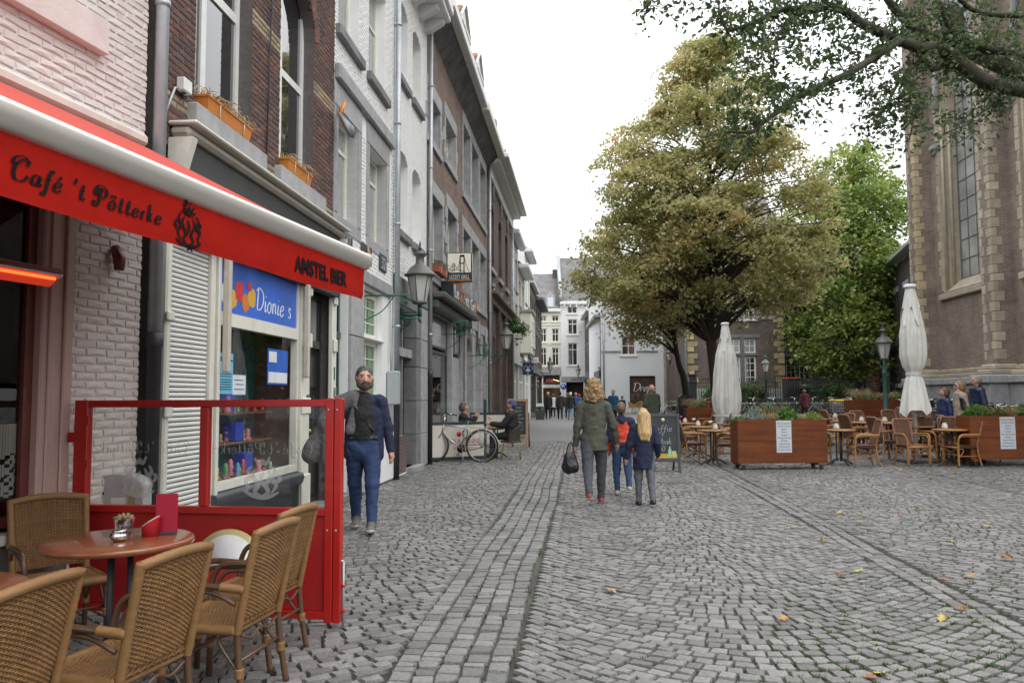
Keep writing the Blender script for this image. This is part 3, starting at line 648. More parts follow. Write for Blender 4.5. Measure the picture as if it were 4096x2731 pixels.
for k in range(30):
 x = sx0 + .08 if k < 8 else (sx1 - .1 if k < 16 else rs.uniform(sx0 + .1, sx1 - .1)); zz = rs.uniform(.75, 2.1) if k < 16 else .67
 disp('paper_flower', lambda b, x, y, z: b.ball((x, y, z), .022, 7, 0, 1, 1, .6), M('pink_paper_flower', (.55, .1, .12), .7), x, .12 + rs.uniform(0, .05), zz)
def poster(name, x0, x1, z0, z1, mat, y=.004, lines=None, tilt=0):
 b = B.mb(); b.box(x0, x1, y, y + .002, z0, z1); p = b.build(name, mat, B.t)
 if lines:
  b = B.mb()
  for (u0, u1, v0, v1) in lines: b.box(x0 + (x1 - x0) * u0, x0 + (x1 - x0) * u1, y - .0015, y - .0005, z0 + (z1 - z0) * v0, z0 + (z1 - z0) * v1)
  o = b.build('print', ink, p); o['kind'] = 'stuff'
 return p
px = lambda x, y: LP(x, y)
def rect(xa, ya, xb, yb_): s0, z1_ = px(xa, ya); s1, z0_ = px(xb, yb_); return s0, s1, z0_, z1_
rows = [(.1, .9, v, v + .018) for v in (.1, .16, .22, .28, .34, .42, .48)] + [(.1, .8, .86, .90), (.1, .95, .80, .84)]
p = rect(878, 1408, 932, 1575); poster('poster', p[0], p[1], p[2], p[3], M('light_blue_paper', (.16, .46, .62), .5), lines=rows)
p = rect(933, 1498, 983, 1578); poster('notice', p[0], p[1], p[2], p[3], M('white_notice_paper', (.62, .66, .70), .6), lines=[(.1, .8, .72, .76), (.2, .85, .5, .54), (.1, .9, .25, .29)])
p = rect(1073, 1392, 1150, 1540); po = poster('poster', p[0], p[1], p[2], p[3], M('royal_blue_poster', (.03, .12, .50), .4), lines=None)
b = B.mb(); b.box(p[0] + .03, p[0] + (p[1] - p[0]) * .42, -.0005, .0015, p[2] + .25, p[3] - .03); b.box(p[0] + .02, p[1] - .02, -.0005, .0015, p[2] + .02, p[2] + .14); b.build('print', MATS['print_white'], po)
for (xa, ya, xb, yb_, mt, tx) in ((848, 1494, 864, 1526, M('card_sticker_black', (.02, .02, .02), .4), None), (848, 1542, 866, 1582, MATS['print_white'], 'VISA')):
 p = rect(xa, ya, xb, yb_); o = poster('sticker', max(p[0], sx0 + .052), p[1], p[2], p[3], mt)
 if tx: text_part(tx, .05, M('navy_print', (.01, .03, .2), .5), o, (max(p[0], sx0 + .052) - B.s0 + .005, .003, (p[2] + p[3]) / 2), ext=.0003)
def pilaster(x0, x1, B=B, m=cream_wood):
 b = B.mb(); b.cbox(x0, x1, -.07, .0, .0, 2.858, .012)
 for z0, z1, e in ((0, .55, .025), (1.28, 1.48, .02), (2.1, 2.28, .03), (2.75, 2.857, .03)): b.cbox(x0 - .008, x1 + .008, -.07 - e, -.069, z0 + .001, z1, .012)
 return b.build('pilaster', m, B.t)
pilaster(9.74, 10.02); pilaster(10.93, 11.06)
def double_door(B, x0, x1, z1, m, y=.10, transom=.62, gm=glass_c):
 d = B.mb(); ztr = z1 - transom
 d.box(x0, x0 + .07, y, y + .08, .1, z1); d.box(x1 - .07, x1, y, y + .08, .1, z1); d.box(x0 + .07, x1 - .07, y - .04, y + .08, ztr - .1, ztr); d.box(x0 + .07, x1 - .07, y, y + .08, z1 - .07, z1)
 fr = d.build('door_frame', m, B.t)
 t = B.mb(); t.box(x0 + .07, x1 - .07, y + .04, y + .05, ztr, z1 - .07); t.build('pane', gm, fr)
 n = 2 if x1 - x0 > .7 else 1; w = (x1 - x0 - .14) / n
 for k in range(n):
  a = x0 + .07 + k * w; e = a + w - .004
  d = B.mb(); d.cbox(a, e, y + .02, y + .06, .1, ztr - .1, .004)
  d.cbox(a + .06, e - .06, y + .0, y + .02, .22, .62, .012); d.cbox(a + .06, e - .06, y + .002, y + .02, ztr - .62, ztr - .2, .012); d.cbox(a + .02, e - .02, y - .02, y + .02, .7, .76, .01)
  leaf = d.build('door', m, B.t)
  g = B.mb(); g.box(a + .08, e - .08, y + .012, y + .019, .86, ztr - .72); g.build('pane', glass_d, leaf)
  g = B.mb(); xc = (a + e) / 2
  for q in range(5):
   zc = .95 + q * (ztr - 1.75) / 5
   g.tube([(xc + .07 * math.cos(t_) * (1 - .1 * t_), y, zc + .07 + .06 * math.sin(t_)) for t_ in np.linspace(0, 5.5, 14)], .008, 5)
   g.tube([(xc - .09, y, zc + .16), (xc, y, zc + .12), (xc + .09, y, zc + .16)], .008, 5)
  g.tube([(xc, y + .004, .86), (xc, y + .004, ztr - .72)], .01, 5); g.build('ironwork', M('wrought_iron', (.03, .032, .034), .45, .2, metal=.5), leaf)
 h = B.mb(); h.ball((x0 + (x1 - x0) * .5 - .05, y - .03, 1.05), .028, 8); h.build('door_knob', M('brass', (.5, .36, .12), .35, metal=.9), fr)
 s_ = B.mb(); s_.cbox(x0, x1, -.12, y + .1, .0, .1, .01); s_.build('doorstep', stone_dark, B.t)
double_door(B, 10.04, 10.92, 2.85, black_paint)
B.box('door_bell', M('steel_bell_plate', (.45, .45, .45), .35, metal=.7), 10.97, 11.03, -.10, -.075, 1.38, 1.62)
B.box('letter_plate', M('green_number_plate', (.02, .11, .09), .4), 10.975, 11.02, -.078, -.071, 1.72, 1.9)
B.box('letter_plate', M('steel_letter_plate', (.2, .19, .18), .4, metal=.6), 9.9, 10.0, -.078, -.071, 1.3, 1.52)
dry = M('dried_stems', (.46, .33, .17), .85, .25, 20, island=.35)
terra = M('orange_plastic_pot', (.58, .20, .03), .5, .08, 5, dirt=(.35, .12, .03), dscale=5)
def window_box(F, label, s0, s1, z, pot, plant, fm2=None, out=.10, group='window boxes on the left facades', n=90):
 t = thing('window_box', label, 'planter', F.world((s0 + s1) / 2, -out, z), F.ang, group)
 w = (s1 - s0) / 2; b = MB()
 b.add([(-w + .02, -.07, 0), (w - .02, -.07, 0), (w - .02, .07, 0), (-w + .02, .07, 0), (-w, -.09, .18), (w, -.09, .18), (w, .09, .18), (-w, .09, .18)], [(0, 3, 2, 1), (0, 1, 5, 4), (1, 2, 6, 5), (2, 3, 7, 6), (3, 0, 4, 7)])
 b.box(-w - .01, w + .01, -.10, -.085, .165, .19); b.box(-w - .01, w + .01, .085, .10, .165, .19); b.box(-w - .01, -w + .005, -.085, .085, .165, .19); b.box(w - .005, w + .01, -.085, .085, .165, .19)
 b.build('trough', pot, t)
 b = MB(); b.box(-w + .01, w - .01, -.08, .08, .14, .155); b.build('soil', M('potting_soil', (.03, .02, .015), .95), t)
 for sx in (-w * .5, w * .6):
  b = MB(); b.tube([(sx, .09, .2), (sx, -.095, .195), (sx, -.085, 0)], .008, 5); b.build('bracket', white_wood, t)
 b = MB(); rr = random.Random(int(s0 * 100))
 for i in range(n):
  x = rr.uniform(-w, w); y = rr.uniform(-.07, .07); h = rr.uniform(.06, .18); dx = rr.uniform(-.09, .09); dy = rr.uniform(-.14, .05)
  P = [(x, y, .15), (x + dx * .4, y + dy * .4, .15 + h * .8), (x + dx, y + dy, .15 + h * .7), (x + dx * 1.3, y + dy * 1.4, .15 + h * .35)]
  b.tube(P, [.004, .004, .006, .002], 4, 0, False)
  if fm2:
   for q in range(3):
    c = Vector(P[1]) + Vector((rr.uniform(-.03, .03), rr.uniform(-.03, .03), rr.uniform(-.02, .03))); r_ = rr.uniform(.015, .03); a = rr.uniform(0, 6)
    b.add([c + Vector((r_ * math.cos(a + k * 1.57), r_ * math.sin(a + k * 1.57), .008 * (k % 2))) for k in range(4)], [(0, 1, 2, 3)], 1 if (q == 0 and rr.random() < .35) else 0)
 o = b.build('plants', [plant] + ([fm2] if fm2 else []), t); o['kind'] = 'stuff'
 return t
window_box(B, 'long orange plastic trough of dried stems on the first sill of the brick house', 7.12, 8.08, 4.105, terra, dry, n=130, out=.03).scale = (1, .8, .72)
window_box(B, 'shorter orange plastic trough of dried stems below the arched window', 9.12, 9.92, 4.125, terra, dry, out=.03).scale = (1, .8, .72)
sl_ = Fac('junction_box', 'white sensor box with bent conduit high on the brown brick wall', 'sensor', LO, LA, 6.75)
sb = LP(715, 360); b = sl_.mb(); b.cbox(sb[0] - .07, sb[0] + .07, -.09, -.01, sb[1] - .03, sb[1] + .09, .01); b.build('housing', M('white_plastic', (.7, .7, .68), .4), sl_.t)
b = sl_.mb(); b.tube([(sb[0] - .05, -.03, sb[1]), (sb[0] - .12, -.03, sb[1] - .03), (6.5, -.04, sb[1] - .3)], .012, 6); b.build('conduit', zinc, sl_.t)
b = sl_.mb(); b.ball((sb[0], -.05, sb[1] - .06), .03, 8); b.build('sensor_eye', black_paint, sl_.t)
cb = Fac('facade_cable', 'thin black cable hanging down between the two brick house windows', 'cable', LO, LA, 8.6)
c0 = LP(1080, 0); c1 = LP(1052, 720); b = cb.mb(); b.tube([(c0[0], -.03, 7.4), (c0[0], -.03, c0[1]), ((c0[0] + c1[0]) / 2, -.03, 5.3), (c1[0], -.03, c1[1])], .009, 6); b.tube([(c1[0], -.03, c1[1]), (c1[0] + .1, -.06, c1[1] - .03)], .03, 8); b.build('cable', black_pipe, cb.t); tag(cb.t)
fg = Fac('wall_sculpture', 'grey trowel shaped ornament with orange handle between brick and white houses', 'ornament', LO, LA, 11.07)
b = fg.mb(); q = LP(1325, 480); b.tube([(q[0] + .05, -.1, q[1] + .1), (q[0], -.25, q[1] - .1), (q[0] - .02, -.3, q[1] - .25)], [.05, .12, .06], 8, flat=.4); b.build('blade', M('grey_metal_blade', (.2, .2, .21), .5, metal=.4), fg.t)
b = fg.mb(); b.tube([(q[0] + .08, -.1, q[1] + .1), (q[0] + .22, -.12, q[1] + .32)], .03, 8); b.build('handle', terra, fg.t)
wbk = [white_paint]
B = Fac('white_house', 'white painted brick house with grey stone windows and year plaques', 'house', LO, LA, 11.07)
ops1 = [(11.24, 12.28, 4.10, 5.64), (12.94, 14.1, 4.10, 5.64), (11.20, 12.30, 6.82, 8.75, .18), (12.86, 13.98, 6.82, 8.75, .18), (11.30, 11.84, .1, 3.15), (12.58, 13.88, .9, 3.25)]
W_ = wall(B, 11.07, 14.62, 0, 9.9, ops1, .22, white_paint, D=9)
bricks(B, W_, 11.07, 14.62, 3.45, 9.3, ops1 + [(11.0, 12.52, 4.0, 6.25), (12.7, 14.4, 4.0, 6.25), (11.0, 14.4, 5.70, 6.26)], .2, .052, .01, wbk, 300, proud=.008, rough=.004, seed=9)
for (a, c) in ((11.24, 12.28), (12.94, 14.1)):
 for nm, x0, x1, z0, z1 in (('stone_jamb', a - .17, a, 4.10, 5.64), ('stone_jamb', c, c + .18, 4.10, 5.64), ('stone_lintel', a - .17, c + .18, 5.645, 6.0), ('stone_sill', a - .17, c + .18, 3.9, 4.095)):
  B.box(nm, stone, x0, x1, -.02, .2 if 'jamb' in nm else .21, z0, z1, c=.008)
 win(B, a, c, 4.10, 5.64, .17, vb=(.5,), hb=(.72,), fm=cream_wood, gm=glass_c, fw=.07, bw=.06)
B.box('string_course', stone, 11.08, 14.45, -.09, .0, 6.01, 6.24, c=.02)
for (a, c) in ((11.20, 12.30), (12.86, 13.98)):
 win(B, a, c, 6.83, 8.72, .17, vb=(.5,), hb=(.6,), fm=cream_wood, gm=glass_c, fw=.06, bw=.05); B.box('stone_sill', stone_dark, a - .12, c + .12, -.09, .15, 6.66, 6.82, c=.015)
def plaque(s0, s1, z0, z1, txt):
 o = B.box('year_plaque', M('slate_plaque', (.05, .052, .07), .55, .15), s0, s1, -.035, -.012, z0, z1, c=.012)
 if txt: text_part(txt, (z1 - z0) * 1.0, M('pale_carving', (.42, .42, .42), .6), o, ((s0 + s1) / 2 - B.s0, -.037, z0 + .04), ext=.002, align='CENTER')
 else:
  b = B.mb(); b.tube([((s0 + s1) / 2 - .08, -.05, z0 + .02), ((s0 + s1) / 2, -.06, (z0 + z1) / 2), ((s0 + s1) / 2 - .03, -.05, z1 - .02)], [.01, .035, .015], 8); b.build('relief_figure', M('gilt_relief', (.35, .25, .1), .5), o)
plaque(11.50, 11.95, 3.68, 4.0 - .12, '17'); plaque(12.45, 13.05, 3.62, 3.93, None); plaque(13.58, 14.05, 3.66, 3.86 + .1, '32')
B.box('stone_band', stone, 11.09, 14.45, -.06, .0, 3.28, 3.5, c=.02)
gd = M('dark_green_door_paint', (.012, .05, .035), .35, .2, 6, coat=.2)
double_door(B, 11.30, 11.84, 3.14, gd, .12, .7, M('green_leaded_glass', (.02, .10, .03), .15, .3, 8))
for q, (z0, z1) in enumerate(((.02, .8), (.81, 1.55), (1.56, 2.4), (2.41, 3.27))): B.box('stone_pier_block', stone, 11.86, 12.53, -.10 if q == 0 else -.06, .05, z0, z1, c=.012)
gg = M('green_bottle_glass', (.05, .17, .03), .12, .35, 2.2, spec=.8)
win(B, 12.60, 13.86, .92, 2.42, .10, vb=(.5,), hb=(.2, .4, .6, .8), fm=white_wood, gm=gg, fw=.08, bw=.02)
win(B, 12.60, 13.86, 2.46, 3.22, .10, vb=(.5,), hb=(.34, .67), fm=white_wood, gm=gg, fw=.08, bw=.02)
B.box('window_board', white_wood, 12.55, 13.92, -.03, .12, 2.421, 2.459, c=.01)
B.box('plinth', white_paint, 12.54, 14.60, -.05, .0, .02, .86, c=.015)
B.box('meter_box', M('grey_meter_box', (.36, .39, .40), .5, .06), 14.18, 14.46, -.2, -.01, 1.35, 1.95, c=.02)
b = B.mb(); b.tube([(14.3, -.06, 1.95), (14.3, -.05, 2.3), (14.36, -.04, 2.6), (14.36, -.04, 3.4)], .014, 6); b.build('conduit', zinc, B.t)
B = Fac('white_house', 'narrow white painted brick house above the dark doorway and wall lamp', 'house', LO, LA, 14.62)
ops2 = [(14.92, 15.80, 7.68, 9.25, .16), (16.26, 17.12, 7.68, 9.25, .16), (14.95, 15.88, 4.66, 6.28, .16), (16.28, 17.15, 4.66, 6.28, .16), (15.05, 16.75, .1, 3.25)]
W_ = wall(B, 14.62, 17.80, 0, 10.0, ops2, .25, white_paint, D=9)
bricks(B, W_, 14.62, 17.80, 3.9, 9.7, ops2, .2, .052, .01, wbk, 300, proud=.006, rough=.004, seed=10)
for o in ops2[:4]:
 win(B, o[0], o[1], o[2], o[3], .2, vb=(), hb=(.45,), fm=cream_wood, gm=glass_c, fw=.07, bw=.06); B.box('stone_sill', stone_dark, o[0] - .1, o[1] + .1, -.09, .15, o[2] - .15, o[2] - .003, c=.012)
B.box('stone_band', stone_dark, 14.64, 17.8, -.05, 0, 3.42, 3.78, c=.02)
B.box('stone_lintel', stone_dark, 15.0, 16.8, -.04, .24, 3.252, 3.41)
for a, c in ((14.84, 15.04), (16.62, 17.06)):
 for z0, z1 in ((.02, .7), (.71, 1.4), (1.41, 2.1), (2.11, 2.7), (2.71, 3.25)): B.box('stone_jamb', stone_dark, a, c, -.04, .24, z0, z1, c=.01)
for z0, z1 in ((.02, .7), (.71, 1.4), (1.41, 2.1), (2.11, 2.7), (2.71, 3.4)): B.box('stone_pier_block', stone, 17.1, 17.78, -.045, .0, z0, z1, c=.012)
brd = M('dark_brown_door', (.03, .018, .016), .45, .25, 5)
B.box('door_transom', stone, 15.06, 16.61, .05, .2, 2.28, 2.45); B.box('door', brd, 15.98, 16.61, .30, .36, .1, 2.28); B.box('fanlight', brd, 15.06, 16.61, .25, .3, 2.45, 3.25)
B.box('door_mullion', stone_dark, 15.88, 15.97, .1, .25, .1, 3.25); B.box('side_panel', brd, 15.06, 15.88, .26, .31, .75, 2.28); B.box('side_plinth', M_brick('small_brown_brickwork', [(.13, .08, .06), (.1, .06, .05)], (.18, .16, .15)), 15.06, 15.88, .0, .26, .02, .74)
B.box('doorstep', stone, 15.9, 16.8, -.18, .3, 0, .1)
corb = M('white_cornice_paint', (.7, .7, .69), .5, .04)
B.box('cornice', corb, 14.62, 17.8, -.55, 0, 10.0, 10.14, c=.02); B.box('cornice_board', corb, 14.62, 17.8, -.62, -.45, 10.141, 10.35, c=.03)
for k in range(5): 
 b = B.mb(); b.prismx([(0, 9.7), (-.12, 9.72), (-.42, 9.9), (-.45, 9.995), (0, 9.995)], 14.8 + k * .68, 14.98 + k * .68); b.build('cornice_bracket', corb, B.t)
b = B.mb(); b.prism([(17.0, 10.36), (17.75, 10.36), (17.75, 11.3), (17.375, 11.9), (17.0, 11.3)], .2, 1.6); b.build('dormer', corb, B.t)
b = B.mb(); b.add([(14.62, -.5, 10.352), (17.8, -.5, 10.352), (17.8, 4, 14.0), (14.62, 4, 14.0)], [(0, 1, 2, 3)]); b.build('roof', roof_slate, B.t)
gb = M_brick('tan_brown_brickwork', [(.20, .125, .09), (.14, .09, .07)], (.23, .20, .18), .2, .06)
B = Fac('restaurant_house', 'brown brick grill restaurant house with grey stone windows and red dormers', 'house', LO, LA, 17.8)
opsA = [(17.98, 19.45, 7.5, 8.5), (20.25, 21.85, 7.65, 8.72), (18.25, 19.78, 4.35, 6.22), (20.55, 22.05, 4.40, 6.4)]
trip = [(23.3, 24.75), (25.15, 26.75), (27.2, 28.75)]
opsT = [(a, c, 7.55, 9.62) for a, c in trip] + [(a, c, 4.5, 6.45) for a, c in trip]
opsG = [(18.1, 23.35, .55, 3.46), (23.9, 25.25, .1, 3.3, .4), (25.85, 27.2, .1, 3.3, .4), (27.75, 29.1, .1, 3.3, .4)]
W_ = wall(B, 17.8, 29.45, 0, 10.25, opsA + opsT + opsG, .28, gb, D=8, reveal=stone)
def stone_frame(B, o, q=.2, quoin=False, m=stone):
 a, c, z0, z1 = o[:4]
 B.box('stone_lintel', m, a - q, c + q, -.03, .25, z1 + .003, z1 + .36, c=.01); B.box('stone_sill', m, a - q, c + q, -.06, .25, z0 - .2, z0 - .003, c=.012)
 n = max(2, int((z1 - z0) / .32)); h = (z1 - z0) / n
 for side in (0, 1):
  for k in range(n):
   e = q + (.16 if (quoin and k % 2) else 0)
   x0, x1 = (a - e, a) if side == 0 else (c, c + e)
   B.box('stone_jamb', m, x0, x1, -.025, .0, z0 + k * h, z0 + (k + 1) * h - .008, c=.008)
for o in opsA: stone_frame(B, o, .2, True); win(B, o[0], o[1], o[2], o[3], .2, vb=(.5,), hb=(.6,), fm=cream_wood, gm=glass_c if o[2] > 7 else glass_d, fw=.08, bw=.06)
for o in opsT: stone_frame(B, o, .18); win(B, o[0], o[1], o[2], o[3], .2, vb=(.5,), hb=(.62,), fm=M('grey_joinery', (.3, .31, .33), .5, .1), gm=glass_c, fw=.08, bw=.06)
B.box('gutter', corb, 17.9, 24.4, -.62, -.40, 10.45, 10.72, c=.03); B.box('gutter', cream_wood, 24.45, 29.6, -.66, -.40, 10.40, 10.68, c=.03)
b = B.mb(); b.add([(17.8, 0, 10.0), (29.45, 0, 10.0), (29.45, -.42, 10.46), (17.8, -.42, 10.46)], [(0, 3, 2, 1)]); b.build('eaves_soffit', M('grey_mottled_soffit', (.12, .12, .125), .8, .5, 2.5), B.t)
b = B.mb(); b.add([(17.8, -.45, 10.6), (29.5, -.45, 10.6), (29.5, 4, 14.2), (17.8, 4, 14.2)], [(0, 1, 2, 3)]); b.build('roof', roof_slate, B.t)
tile = M('orange_clay_tile', (.42, .15, .07), .75, .25, 12, .3, 40, island=.3, dirt=(.12, .09, .07), dscale=5, damt=.6)
def dormer(B, x0, x1, z0, y0=-.15, tilem=tile, wm=cream_wood):
 b = B.mb(); zt = z0 + 1.25; xc = (x0 + x1) / 2
 b.box(x0 + .05, x1 - .05, y0 + .05, y0 + 2.2, z0, zt); b.box(x0 - .12, x1 + .12, y0 - .2, y0 + 2.2, zt, zt + .12)
 b.prism([(x0 - .1, zt + .121), (x1 + .1, zt + .121), (xc, zt + .75)], y0 - .12, y0 - .06); d = b.build('dormer', wm, B.t)
 w = B.mb(); w.box(x0 + .15, xc - .03, y0 + .03, y0 + .048, z0 + .25, zt - .1); w.box(xc + .03, x1 - .15, y0 + .03, y0 + .048, z0 + .25, zt - .1); w.build('pane', glass_d, d)
 if tilem:
  for sd in (-1, 1):
   for r in range(5):
    b = B.mb()
    for k in range(9):
     y = y0 - .1 + k * .25; f0, f1 = r / 5, (r + 1.15) / 5
     e = (x0 - .22) if sd < 0 else (x1 + .22)
     xa = e + (xc - e) * f0; xb = e + (xc - e) * min(f1, 1); za = zt + .13 + .66 * f0 + .05; zb = zt + .13 + .66 * min(f1, 1) + .01
     b.tube([(xa, y + .12, za), (xb, y + .12, zb + .02)], .125, 6, flat=.35)
    o = b.build('tile_row', tilem, d); o['kind'] = 'stuff'
  b = B.mb(); b.add([(x0 - .14, y0 - .2, zt + .15), (xc, y0 - .2, zt + .86), (x1 + .14, y0 - .2, zt + .15), (x0 - .14, y0 - .02, zt + .15), (xc, y0 - .02, zt + .86), (x1 + .14, y0 - .02, zt + .15)], [(0, 1, 4, 3), (1, 2, 5, 4)]); b.build('lead_flashing', zinc, d)
 else:
  b = B.mb(); b.add([(x0 - .14, y0 - .2, zt + .13), (xc, y0 - .2, zt + .8), (x1 + .14, y0 - .2, zt + .13), (x0 - .14, y0 + 2.2, zt + .13), (xc, y0 + 2.2, zt + .8), (x1 + .14, y0 + 2.2, zt + .13)], [(0, 1, 4, 3), (1, 2, 5, 4)]); b.build('dormer_roof', roof_slate, d)
dormer(B, 22.1, 23.6, 10.9, .0); dormer(B, 25.4, 26.9, 10.9, .0)
dw = M('dark_grey_shop_paint', (.075, .078, .075), .5, .15, 4)
B.box('shop_cornice', dw, 17.95, 23.75, -.42, .0, 3.72, 3.86, c=.03); B.box('shop_cornice_moulding', dw, 18.0, 23.6, -.25, -.001, 3.47, 3.718, c=.05)
win(B, 18.12, 21.2, .62, 2.62, .1, vb=(), hb=(), fm=dw, gm=M_glass('restaurant_glass', (.85, .85, .85)), fw=.07)
win(B, 18.12, 21.2, 2.68, 3.44, .1, vb=(), hb=(), fm=dw, gm=glass_c, fw=.06)
win(B, 21.36, 23.3, 2.66, 3.44, .08, vb=(.5,), hb=(), fm=dw, gm=glass_c, fw=.06)
B.box('shop_pier', stone, 21.22, 21.35, -.03, .25, .3, 3.46); B.box('shop_pier', stone, 21.4, 23.3, .12, .25, .3, 2.6); B.box('stone_base', stone_dark, 18.1, 23.35, -.03, .25, .0, .55)
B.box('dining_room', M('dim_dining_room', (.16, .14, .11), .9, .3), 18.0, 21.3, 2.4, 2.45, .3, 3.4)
b = B.mb()
for k in range(9): b.box(18.5 + k * .3, 18.5 + k * .3 + .1, .5, .52, .9, 2.55)
o = b.build('pale_drapes', cream_wood, B.t)
b = B.mb(); rr = random.Random(2)
b.tube([(19.2, .2, 2.3), (19.0, .2, 1.6), (19.05, .2, 1.0), (19.3, .2, .86), (19.55, .2, 1.0), (19.6, .2, 1.6), (19.4, .2, 2.3), (19.2, .2, 2.3)], .02, 6); b.build('orange_ribbon_loop', M('orange_ribbon', (.6, .2, .05), .6), B.t)
for o in opsG[1:]:
 win(B, o[0], o[1], o[2], o[3], .2, vb=(.5,), hb=(.7,), fm=cream_wood, gm=glass_c, fw=.07, bw=.06)
 for z0, z1 in ((.02, .8), (.81, 1.7), (1.71, 2.55), (2.56, 3.6)):
  B.box('stone_jamb', stone, o[0] - .28, o[0], -.03, .0, z0, z1, c=.01); B.box('stone_jamb', stone, o[1], o[1] + .24, -.03, .0, z0, z1, c=.01)
 B.box('stone_lintel', stone, o[0] - .28, o[1] + .24, -.035, .0, 3.62, 3.95, c=.012); B.box('keystone', stone, (o[0] + o[1]) / 2 - .12, (o[0] + o[1]) / 2 + .12, -.08, -.036, 3.4, 3.98, c=.02)
gr = M('red_clay_trough', (.34, .10, .05), .7, .12)
leafg = M_leaf('pot_plant_leaf', [(0, (.03, .09, .02)), (.6, (.07, .17, .03)), (1, (.16, .26, .06))])
redfl = M('red_petal', (.55, .02, .02), .6, .1)
window_box(B, 'red clay trough of red geraniums on the restaurant sill beside the wall lamp', 18.3, 19.5, 4.38, gr, leafg, redfl, n=60, out=.12)
window_box(B, 'red clay trough with sparse plants under the hanging restaurant sign', 20.6, 21.9, 4.42, gr, leafg, redfl, n=30, out=.12)
hs_ = Fac('hanging_sign', 'square lit box sign with bridge silhouette hanging over the restaurant front', 'sign', LO, LA, 20.7)
sc_ = A(1838, 1070, 20.3); hs_.t.location = (sc_.x, sc_.y, 0); hs_.t.rotation_euler = (0, 0, R(-3)); hs_.s0 = 0
S = .66 / 2; zc = sc_.z
b = MB(); b.cbox(-S, S, -.05, .13, zc - S * 1.14, zc + S * 1.14, .01); b.build('sign_case', black_paint, hs_.t)
b = MB(); b.box(-S + .03, S - .03, -.056, -.051, zc - S * .42, zc + S * 1.08); b.build('sign_face', M('cream_sign_face', (.72, .69, .58), .4, .08, 2, emit=.12), hs_.t)
b = MB(); bb = lambda u, v: (u * S, -.06, zc + v * S)
def bar(u0, v0, u1, v1, w=.018): b.tube([bb(u0, v0), bb(u1, v1)], w / 2, 5)
for u in (.08, .38): bar(u, -.4, u, .92, .026)
for v in (.92, .84, .3): bar(.08, v, .38, v, .026)
for u in (-.5, -.38): bar(u, -.35, u, .3, .014)
for v in (.3, .05): bar(-.5, v, -.38, v, .014)
for pts in ([(-.85, -.42), (-.5, .25)], [(-.38, .28), (-.1, -.1), (.08, .85)], [(.38, .88), (.55, .2), (.8, -.42)], [(-.8, -.42), (-.3, -.18), (.2, -.28), (.5, -.42)]):
 P = spline(pts, 5); b.tube([bb(p.x, p.y) for p in P], .006, 5)
b.build('bridge_picture', ink, hs_.t)
t1 = text_part('LEZZET GRILL', .15, MATS['print_white'], hs_.t, (-S + .07, -.053, zc - S * .92), ext=.001); t1.scale = ((2 * S - .14) / max(v.co.x for v in t1.data.vertices), 1, 1)
b = MB(); b.box(-S + .03, S - .03, -.056, -.051, zc - S * 1.06, zc - S * 1.0); b.build('orange_stripe', M('orange_print', (.65, .22, .03), .5), hs_.t)
b = MB(); b.tube([(-S, .04, zc + S * .9), (-S - .5, .04, zc + S * .9)], .018, 6); b.tube([(-S, .04, zc - S * .9), (-S - .5, .04, zc - S * .9)], .018, 6); b.build('bracket', black_pipe, hs_.t)
fs = Fac('fascia_sign', 'long black box sign with white and orange letters above the restaurant window', 'sign', LO, LA, 19.4)
b = fs.mb(); b.cbox(19.35, 23.7, -.36, -.05, 3.90, 4.3, .01); b.build('sign_case', black_paint, fs.t)
x = 19.5
for s_, mt in (('Le', MATS['print_white']), ('ZZ', MATS['orange_print']), ('et', MATS['print_white']), ('Gri', MATS['print_white']), ('ll', MATS['orange_print'])):
 t_ = text_part(s_, .44, mt, fs.t, (x - fs.s0, -.366, 3.94), ext=.004); w_ = max(v.co.x for v in t_.data.vertices); t_.scale = (1.75, 1, 1); x += w_ * 1.75 + (.28 if s_ == 'et' else .1)
b2 = M_brick('plum_brickwork', [(.125, .075, .06), (.09, .055, .05)], (.15, .13, .12), .2, .06)
B = Fac('corniced_house', 'narrow plum brown brick house with heavy pale cornice past the restaurant', 'house', LO, LA, 29.45)
ops3 = [(a, a + 1.25, 6.45, 9.0, .25) for a in (30.4, 33.4, 36.3)] + [(30.6, 32.0, .1, 3.9, .2), (33.2, 34.6, .1, 3.9, .2), (36.2, 38.6, .3, 4.0)]
wall(B, 29.5, 39.2, 0, 10.4, ops3, .25, b2, D=8)
for o in ops3[:3]: win(B, o[0], o[1], o[2], o[3], .2, vb=(.5,), hb=(.6,), fm=white_wood, gm=glass_d, fw=.08, bw=.06); B.box('stone_sill', stone, o[0] - .15, o[1] + .15, -.1, .2, o[2] - .18, o[2] - .003)
for o in ops3[3:]: win(B, o[0], o[1], o[2], o[3], .15, vb=(.33, .66), hb=(.25, .5, .75), fm=white_wood, gm=glass_c, fw=.09, bw=.05)
for a in (29.55, 32.45, 35.2, 38.6):
 B.box('brick_pilaster', b2, a, a + .5, -.14, -.001, 0.02, 5.2)
B.box('cornice', corb, 29.5, 39.3, -.5, 0, 10.25, 10.42, c=.03); B.box('cornice_top', corb, 29.45, 39.45, -.8, 0, 10.43, 10.62, c=.03); B.box('frieze', corb, 29.5, 39.2, -.12, -.001, 9.8, 10.248, c=.02)
B.box('shop_cornice', M('brown_shop_cornice', (.13, .10, .075), .6, .1), 29.55, 39.1, -.35, 0, 5.3, 5.45, c=.03); B.box('shop_frieze', MATS['brown_shop_cornice'], 29.55, 39.1, -.16, -.001, 5.0, 5.298)
b = B.mb(); b.add([(29.5, -.5, 10.625), (39.2, -.5, 10.625), (39.2, 4, 14.0), (29.5, 4, 14.0)], [(0, 1, 2, 3)]); b.build('roof', roof_slate, B.t)
dormer(B, 31, 32.6, 10.7, .1, None); dormer(B, 35, 36.6, 10.7, .1, None)
